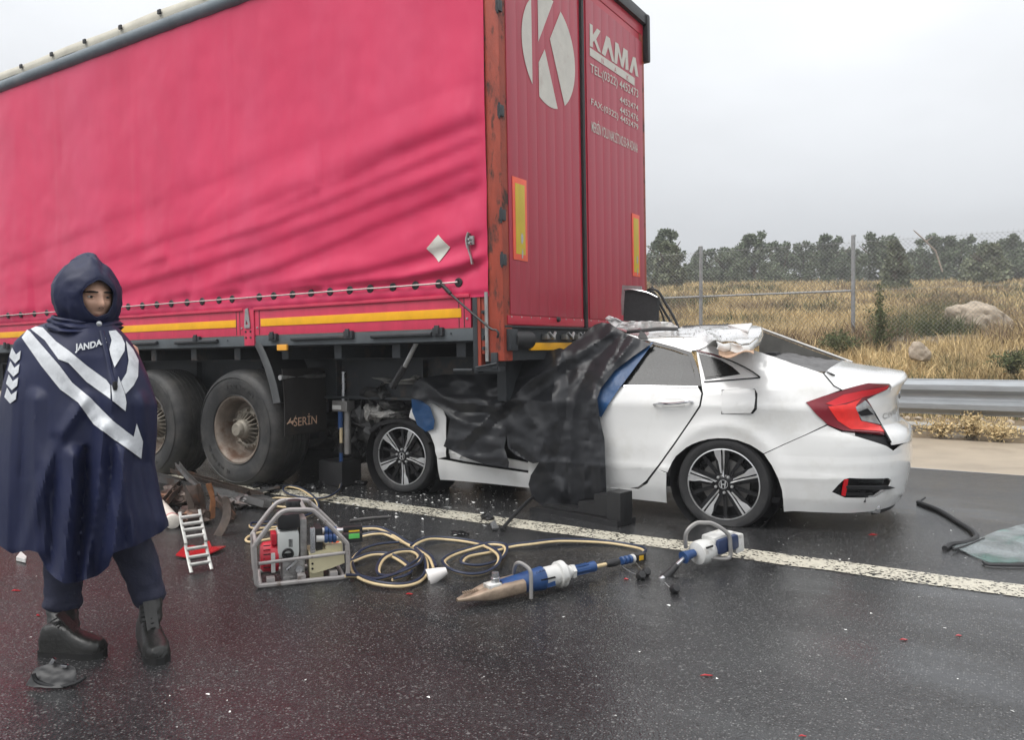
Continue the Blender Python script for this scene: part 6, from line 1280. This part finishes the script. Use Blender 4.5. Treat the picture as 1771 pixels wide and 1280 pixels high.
# --- cape
RY = [548, 556, 570, 590, 615, 650, 700, 750, 800, 850, 900, 930, 1010]; RL = [104, 88, 50, 26, 15, 7, -3, -10, -15, -18, -18, -16, -10]; RR = [182, 192, 207, 226, 241, 256, 272, 271, 266, 275, 289, 292, 292]
HX = [-30, -16, 0, 20, 50, 66, 79, 95, 111, 130, 148, 170, 187, 194, 215, 236, 262, 280, 292, 310]; HY = [925, 935, 944, 958, 952, 956, 984, 1000, 1010, 1008, 1003, 996, 980, 958, 950, 944, 930, 920, 908, 900]
CF_ = [([(128, 790), (120, 880), (108, 1010)], 16, .05), ([(178, 740), (168, 860), (150, 1003)], 13, .045), ([(214, 780), (206, 870), (194, 960)], 12, .05), ([(62, 690), (60, 820), (66, 955)], 15, .05), ([(26, 640), (18, 800), (14, 950)], 12, .04), ([(246, 690), (262, 800), (286, 908)], 11, .045),
       ([(150, 690), (100, 760), (70, 850), (40, 950)], 11, .025), ([(190, 690), (200, 760), (236, 940)], 10, .03), ([(60, 590), (110, 640), (160, 720)], 9, .012), ([(205, 590), (200, 640), (196, 700)], 8, .012), ([(96, 760), (92, 860), (90, 990)], 9, -.03), ([(150, 780), (142, 880), (132, 1005)], 8, -.03)]
def cape(a, b):
    th = 2*pi*b; cs, sn = cos(th), sin(th); t = a     # sn<0 faces the camera
    py = lerp(550, 935, t); 
    for _ in range(2):
        xl, xr = interp(py, RY, RL), interp(py, RY, RR); x = (xl+xr)/2+(xr-xl)/2*cs
        hem = interp(x, HX, HY) if sn < .15 else lerp(interp(x, HX, HY), 925, sstep(.15, .7, sn)); py = lerp(550, hem, t)
    dp = interp(t, [0, .06, .15, .35, .7, 1], [.085, .13, .17, .21, .25, .27])
    tri = lambda v: math.asin(sin(v)*.97)*.64; fo = t*(.035*tri(7*th+1.2+t*.8)+.02*tri(11*th+3-t*1.5)+.01*tri(19*th+.5)*t)+.006*fbm(cs*2.5, t*4, sn*2)*(.3+t)
    if sn < .2:
        for pl, w_, a_ in CF_: fo += a_*max(0, 1-pd(x, py, pl)/(w_*1.5))*sstep(.05, .3, t)
    r = 1+fo/.25; dd = sn*dp*r; p = Q(x, py, dd); c = Q((xl+xr)/2, py, dd)
    crease = .010*sin(14*(t*1.0+.35*cs))*exp(-((t-.12)/.16)**2)
    return V((c.x+(p.x-c.x)*(1+fo*.2), dd-crease*(sn < 0), p.z))
m = MB(); m.grid(cape, 80, 200, cv=True); cape_o = m.build('rain_cape', M_CAPE, pe, smooth=40, solid=.003)
def wbvh(objs):
    vs = []; fs = []
    for o in objs:
        b = len(vs); vs += [PM_ @ q.co for q in o.data.vertices]; fs += [[b+i for i in p.vertices] for p in o.data.polygons]
    return BVHTree.FromPolygons(vs, fs)
# --- hood: rings lofted from the face opening to the back of the head
FD = radians(50)                                   # the head is turned to the side
fd = V((sin(FD), -cos(FD), 0)); sd_ = V((cos(FD), sin(FD), 0)); up = V((0, 0, 1))
hc_ = Q(150, 512, 0)                               # head centre
FH = radians(46); fh = V((sin(FH), -cos(FH), 0)); sh = V((cos(FH), sin(FH), 0))   # the hood opening points further round than the face
def hood(a, b):
    th = 2*pi*b; k = a; KS = [0, .05, .13, .28, .48, .70, .87, 1]
    al = interp(k, KS, [.128, .130, .116, .085, .025, -.05, -.105, -.135]); rx = interp(k, KS, [.058, .065, .080, .106, .124, .116, .078, .003])
    rt = interp(k, KS, [.060, .070, .098, .140, .172, .165, .105, .003]); rb = interp(k, KS, [.082, .090, .112, .138, .150, .142, .10, .003])
    c, s = cos(th), sin(th); rz = rt if s > 0 else rb
    cc = hc_+V((0, 0, -.004+.010*k))+fh*(al+.022*max(0, s)*(1-k))
    n_ = 1.02+.05*fbm(c*2.2+k*4, s*2.2, k*5)-.10*abs(fbm(c*2.6+k*3, s*2.6, k*6, 2))*sstep(.02, .15, k)+.022*math.asin(.95*sin(k*26+s*5+c*2))*.64*sstep(.04, .2, k)*sstep(.75, .45, k)
    return cc+sh*(c*rx*(1-.50*max(0, s)**2.5)*n_)+up*(s*rz*n_)
m = MB(); m.grid(hood, 30, 56, cv=True); hood_o = m.build('hood', M_CAPE, pe, smooth=60, solid=.004)
rim = [hood(0, i/40) for i in range(40)]; m = MB(); m.tube(rim, .0035, 6, closed=True); m.build('hood_hem', M_CAPE, pe)
# collar rolls where the hood meets the cape
m = MB()
def collar(a, b):
    th = 2*pi*b; c, s = cos(th), sin(th); c0 = Q(147, lerp(572, 550, a), 0); k = 1+.08*fbm(c*3, s*3, a*3)+.04*sin(a*16+c*2); return V((c0.x+c*lerp(.135, .105, a)*k, .0+s*lerp(.135, .115, a)*k, c0.z+.012*sin(th*2+1)))
m.grid(collar, 12, 48, cv=True); m.build('collar', M_CAPE, pe, smooth=60, solid=.004)
m = MB(); m.lathe([(.010, 0), (.010, .006), (0, .008)], Q(172, 560, -.165), (.3, -1, 0), 10); m.build('snap_button', M_SIL, pe)
# --- silver chevrons and lettering, laid on the cape itself
BV = wbvh([cape_o])
def onto(x, y, off):
    d = ray(x, y).normalized(); h_ = BV.ray_cast(CC, d)
    if h_[0] is None:
        P = PM_ @ Q(x, y, -.10)
    else: P = h_[0]
    return FN.I @ (P-d*off)
def decal(name, pts, mt, off=.006, o=(0, 420), k=3.2):
    return sheet([(o[0]+a/k, o[1]+b/k) for a, b in pts], 3.0, lambda x, y: onto(x, y, off), (), .002, name, mt, pe, smooth=50)
decal('reflective_chevron', [(152, 482), (122, 525), (230, 680), (335, 812), (435, 885), (520, 1005), (640, 1095), (780, 1195), (790, 1100), (757, 1000), (740, 1075), (640, 1000), (500, 860), (400, 775), (330, 680), (168, 492)], M_REF)
decal('reflective_chevron', [(172, 478), (200, 464), (238, 470), (310, 545), (385, 600), (480, 680), (590, 760), (612, 790), (612, 865), (480, 770), (380, 665), (325, 645), (250, 540)], M_REF)
decal('reflective_chevron', [(617, 788), (648, 805), (655, 740), (690, 830), (700, 885), (695, 932), (622, 875)], M_REF)
decal('reflective_chevron', [(602, 490), (640, 485), (672, 520), (690, 560), (688, 600), (635, 690), (612, 620), (606, 590), (618, 540)], M_REF)
decal('reflective_chevron', [(697, 545), (735, 590), (765, 650), (762, 740), (738, 790), (695, 838), (670, 770), (700, 720), (712, 650)], M_REF)
for k in range(4):
    a, b = -9*k, 74*k; decal('sleeve_chevron', [(68+a, 582+b), (90+a, 620+b), (116+a*.8, 598+b), (110+a*.8, 645+b), (86+a, 668+b), (54+a, 632+b)], M_REF)
vs_, fs_ = text_pts('JANDAR', 1.0, .03); mm = MB(); P_ = []
for a, b in vs_:
    x = 415+(592-415)*a; y0 = 610-48*a+10*sin(a*pi); y = y0-(52-8*a)*b; P_.append(onto(x/3.2, 420+y/3.2, .0075))
mm.add(P_, fs_); mm.build('lettering', M_REF, pe, smooth=0, fixn=False)
q = [onto(x, y, .006) for x, y in ((176, 572), (180, 590), (186, 615), (191, 640), (196, 660), (199, 670))]; m = MB(); m.tube(spline(q, 5), .009, 6, sq=.45); m.build('front_placket', M_CAPE, pe)
m = MB(); m.lathe([(.008, -.02), (.010, 0), (.007, .012), (0, .014)], onto(199, 669, .012), (0, 0, -1), 10); m.build('cord_toggle', M_BLK, pe)
# --- head with a face
def head_pt(u, v):                                  # v 0 chin .. 1 crown, u around
    th = 2*pi*u; ph = lerp(-pi/2, pi/2, v); c = cos(ph); x = sin(th)*c; y = cos(th)*c; z = sin(ph)     # y is forward
    rx, ry, rz = .074, .096, .112
    if z < 0: k = 1-.30*(-z)**1.6; rx *= k; ry *= (1-.10*(-z))
    X, Y, Z = x*rx, y*ry, z*rz
    if y > 0:
        f = sstep(0, .5, y)
        g = lambda cx, cz, sx_, sz_: exp(-((X-cx)/sx_)**2-((Z-cz)/sz_)**2)
        Y += f*(.026*g(0, -.022, .012, .016)+.016*g(0, .000, .009, .024)-.012*g(.031, .008, .017, .012)-.012*g(-.031, .008, .017, .012)+.007*g(.03, .026, .026, .008)+.007*g(-.03, .026, .026, .008)
               +.008*g(0, -.058, .020, .006)-.005*g(0, -.0635, .018, .0025)+.008*g(0, -.069, .017, .006)+.010*g(0, -.092, .020, .012)+.006*g(.042, -.02, .018, .018)+.006*g(-.042, -.02, .018, .018)-.004*g(0, -.080, .018, .005))
    return X, Y, Z
hp0 = hc_+V((0, 0, -.012))+fd*.034; TILT = radians(-4)
def hl(X, Y, Z): return hp0+sd_*X+fd*(Y*cos(TILT)-Z*sin(TILT))*1.0+up*(Z*cos(TILT)+Y*sin(TILT))
b_ = MB(); b_.grid(lambda a, b: hl(*head_pt(a, b)), 72, 64, cu=True)
# the body under the clothes: one skinned surface from hips to neck, arms and legs
def skinned(joints, edges):
    me = bpy.data.meshes.new('sk'); me.from_pydata([j[:3] for j in joints], edges, []); o = bpy.data.objects.new('sk', me); COL.objects.link(o)
    o.modifiers.new('s', 'SKIN'); sk = me.skin_vertices[0].data
    for i, j in enumerate(joints): sk[i].radius = (j[3], j[4] if len(j) > 4 else j[3])
    sk[0].use_root = True; sm_ = o.modifiers.new('b', 'SUBSURF'); sm_.levels = 2
    dg = bpy.context.evaluated_depsgraph_get(); r = bpy.data.meshes.new_from_object(o.evaluated_get(dg)); vs = [q.co.copy() for q in r.vertices]; fs = [tuple(p.vertices) for p in r.polygons]
    bpy.data.objects.remove(o); return vs, fs
hz = Q(150, 850, 0).z; sz_ = Q(150, 600, 0).z; xm_ = Q(150, 850, 0).x
kL, kR = Q(112, 985, 0), Q(238, 965, .03); aL, aR = Q(108, 1040, 0), Q(256, 1025, .05)
jn = [(xm_, .02, hz, .13, .09), (xm_-.0, .02, hz+.22, .12, .09), (xm_, .02, sz_-.06, .15, .10), (hc_.x-.005, .02, sz_+.03, .05), (hc_.x, .015, hc_.z-.09, .048),
      (xm_-.17, .02, sz_-.03, .055), (xm_-.20, .0, sz_-.26, .045), (xm_-.14, -.08, sz_-.44, .035), (xm_-.10, -.10, sz_-.50, .03), (xm_+.17, .02, sz_-.03, .055), (xm_+.18, .0, sz_-.26, .045), (xm_+.12, -.08, sz_-.44, .035), (xm_+.08, -.10, sz_-.50, .03),
      (xm_-.09, .02, hz-.08, .085), (kL.x, kL.y-.01, kL.z, .062), (aL.x, aL.y, aL.z, .035), (xm_+.10, .02, hz-.08, .085), (kR.x, kR.y-.01, kR.z, .062), (aR.x, aR.y, aR.z, .035)]
vs_, fs_ = skinned(jn, [(0, 1), (1, 2), (2, 3), (3, 4), (2, 5), (5, 6), (6, 7), (7, 8), (2, 9), (9, 10), (10, 11), (11, 12), (0, 13), (13, 14), (14, 15), (0, 16), (16, 17), (17, 18)])
b_.add(vs_, fs_); b_.build('body', M_SKIN, pe, smooth=60)
HPTS = [head_pt(i/120, j/110) for i in range(121) for j in range(111)]; HPTS = [q for q in HPTS if q[1] > .03]
def face_y(X, Z): return min(HPTS, key=lambda q: (q[0]-X)**2+(q[2]-Z)**2)[1]
M_EYE = mat('eye_white', (.50, .46, .43), .2, var=.03); M_IRIS = mat('dark_iris', (.02, .012, .008), .1, var=.1); M_BROW = mat('dark_brow', (.018, .013, .011), .8, var=.3)
for s in (-1, 1):
    c = V((s*.031, face_y(s*.031, .008)-.0052, .008)); m = MB(); m.lathe([(0, -.0105)]+[(.0105*cos(a), .0105*sin(a)) for a in (-1.1, -.7, -.3, .1, .5, .9, 1.2)]+[(0, .0105)], hl(*c), fd, 16); ey = m.build('eye', M_EYE, pe)
    m = MB(); m.lathe([(.0058, -.001), (.005, .0012), (0, .0018)], hl(c.x+.002, c.y+.0105, c.z), fd, 14); m.build('iris', M_IRIS, ey)
    for dz, rr, mt in ((.0078, .0032, M_SKIN), (-.0075, .0028, M_SKIN), (.0205, .0050, M_BROW)):
        pts = []
        for i in range(9):
            t = i/8*2-1; X = c.x+t*(.016 if dz < .02 else .021); Z = c.z+dz*(1-.55*t*t if dz < .02 else 1-.10*(t*s+.2)**2); Y = face_y(X, Z)+(.0015 if dz > .02 else .002-.002*t*t)
            pts.append(hl(X, Y, Z))
        m = MB(); m.tube(pts, [rr*(.35+.65*(1-abs(i/4-1)**2)) for i in range(9)], 6); m.build('eyebrow' if dz > .02 else 'eyelid', mt, pe)
m = MB(); pts = [hl(x, face_y(x, -.0635)+.001, -.0635+abs(x)*.05) for x in (-.021, -.012, 0, .012, .021)]; m.tube(spline(pts, 4), [.0022+.0028*sin(pi*i/16) for i in range(17)], 6); m.build('lips', mat('lips', (.32, .13, .10), .45, var=.1), pe)
for s in (-1, 1): m = MB(); m.lathe([(0, .0), (.003, .001), (.0025, -.002)], hl(s*.006, face_y(s*.006, -.034)+.001, -.034), (0, 0, -1), 8); m.build('nostril', M_BROW, pe)
# --- trousers
def leg(top, kn, an, rad, seed, tw):
    def fn(a, b):
        th = 2*pi*b; p = top.lerp(kn, min(1, a*2)) if a < .5 else kn.lerp(an, (a-.5)*2); r = interp(a, [0, .5, .8, .93, 1], rad)
        w_ = 1+.05*fbm(cos(th)*2+seed, sin(th)*2, a*5)+.035*sin(a*34+th*2+seed)*sstep(.55, .9, a)+.05*sin(th*2+seed+a*6)*.5; return p+V((cos(th)*r*w_, sin(th)*r*w_*1.05, -.012*sin(th+seed)*sstep(.9, 1, a)))
    m = MB(); m.grid(fn, 34, 36, cv=True); return m.build('trouser_leg', M_TROU, pe, smooth=60, solid=.003)
leg(Q(118, 900, .02), Q(112, 985, .0), Q(107, 1056, .0), [.090, .074, .066, .070, .054], 1., 0)
leg(Q(205, 900, .02), Q(238, 968, .03), Q(261, 1042, .05), [.095, .076, .066, .069, .052], 4., 0)
# --- boots
def boot_(ank, heel, toe, name='boot'):
    d = toe-heel; d.z = 0; L_ = d.length; xx = d.normalized(); yy = V((-xx.y, xx.x, 0)); h0 = V((heel.x, heel.y, 0))
    r = empty(name, Matrix.Identity(4)); r.parent = pe; BM_ = Matrix(((xx.x, yy.x, 0, h0.x), (xx.y, yy.y, 0, h0.y), (0, 0, 1, heel.z), (0, 0, 0, 1))); r.matrix_local = BM_; I = BM_.inverted(); A = I @ ank
    S_ = [(0, .034, .085), (.04, .040, .10), (.25, .040, .112), (.42, .040, .10), (.58, .045, .075), (.75, .049, .058), (.9, .044, .05), (.97, .032, .040), (1.0, .018, .022), (1.006, .002, .002)]
    def foot(a, b):
        k = a*(len(S_)-1); i = min(len(S_)-2, int(k)); t = k-i; x, w_, h_ = [lerp(p, q, t) for p, q in zip(S_[i], S_[i+1])]; th = pi*b; c, s = cos(th), sin(th)
        return V((x*L_+.004*fbm(a*7, b*5), w_*abs(c)**.6*(1 if c > 0 else -1), .022+h_*s**.7*(1+.05*sin(a*26)*sstep(.45, .6, a)*sstep(.85, .7, a))))
    m = MB(); m.grid(foot, 34, 20); m.build('boot_upper', M_BOOT, r, smooth=60)
    def shaft(a, b):
        th = 2*pi*b; c = V((.09*L_/.25, 0, .07)).lerp(A, a); rr = interp(a, [0, .35, 1], [.030, .050, .050])*(1+.05*sin(a*18+cos(th))*.5+.03*fbm(cos(th)*2, a*5, sin(th)*2)); return c+V((cos(th)*rr*1.12, sin(th)*rr*.86, 0))
    m = MB(); m.grid(shaft, 20, 28, cv=True); m.build('boot_shaft', M_BOOT, r, smooth=60, solid=.004)
    sole = [(-.010, .030), (-.014, .0), (-.010, -.030), (.06*1, -.040), (L_*.45, -.038), (L_*.75, -.051), (L_*.93, -.042), (L_*1.02, -.016), (L_*1.02, .016), (L_*.93, .042), (L_*.75, .051), (L_*.45, .038), (.06, .040)]
    m = MB(); m.prism([(a, b, .0) for a, b in sole], (0, 0, .026)); m.build('sole', M_SOLE, r)
    for i in range(7):
        t = i/6; p0 = V((L_*.62, 0, .085)).lerp(V((A.x+.060, 0, A.z-.02)), t); w_ = .030
        m = MB(); m.tube([p0+V((-.018, -w_, -.008)), p0+V((.004, 0, .006)), p0+V((-.018, w_, -.008))], .0032, 5); m.build('lace', M_SOLE, r)
    m = MB(); m.grid(lambda a, b: V((lerp(L_*.60, A.x+.062, a), lerp(-.022, .022, b), lerp(.083, A.z-.005, a)+.006)), 8, 3); m.build('tongue', M_BOOT, r, solid=.006); return r
gA, gB = FN.I @ gp(78, 1132), FN.I @ gp(180, 1136); boot_(Q(106, 1046, 0), gA, gB)
gA, gB = FN.I @ gp(252, 1108), FN.I @ gp(277, 1150); boot_(Q(261, 1032, .03), gA, gB)
# ================================================================== rain mist: one even box of air round the place
m = MB(); m.box((-420, -100, -1.5), (300, 470, 14)); hz_ = tag(m.build('haze', None, smooth=0), 'thin even rain mist filling the air', 'haze', kind='stuff')
hm = bpy.data.materials.new('rain_mist'); hm.use_nodes = True; ht = hm.node_tree; ht.nodes.clear(); ho = N(ht, 'ShaderNodeOutputMaterial'); hv = N(ht, 'ShaderNodeVolumePrincipled')
hv.inputs['Color'].default_value = (.92, .93, .95, 1); hv.inputs['Density'].default_value = .0021; ht.links.new(hv.outputs[0], ho.inputs['Volume']); hz_.data.materials.clear(); hz_.data.materials.append(hm)
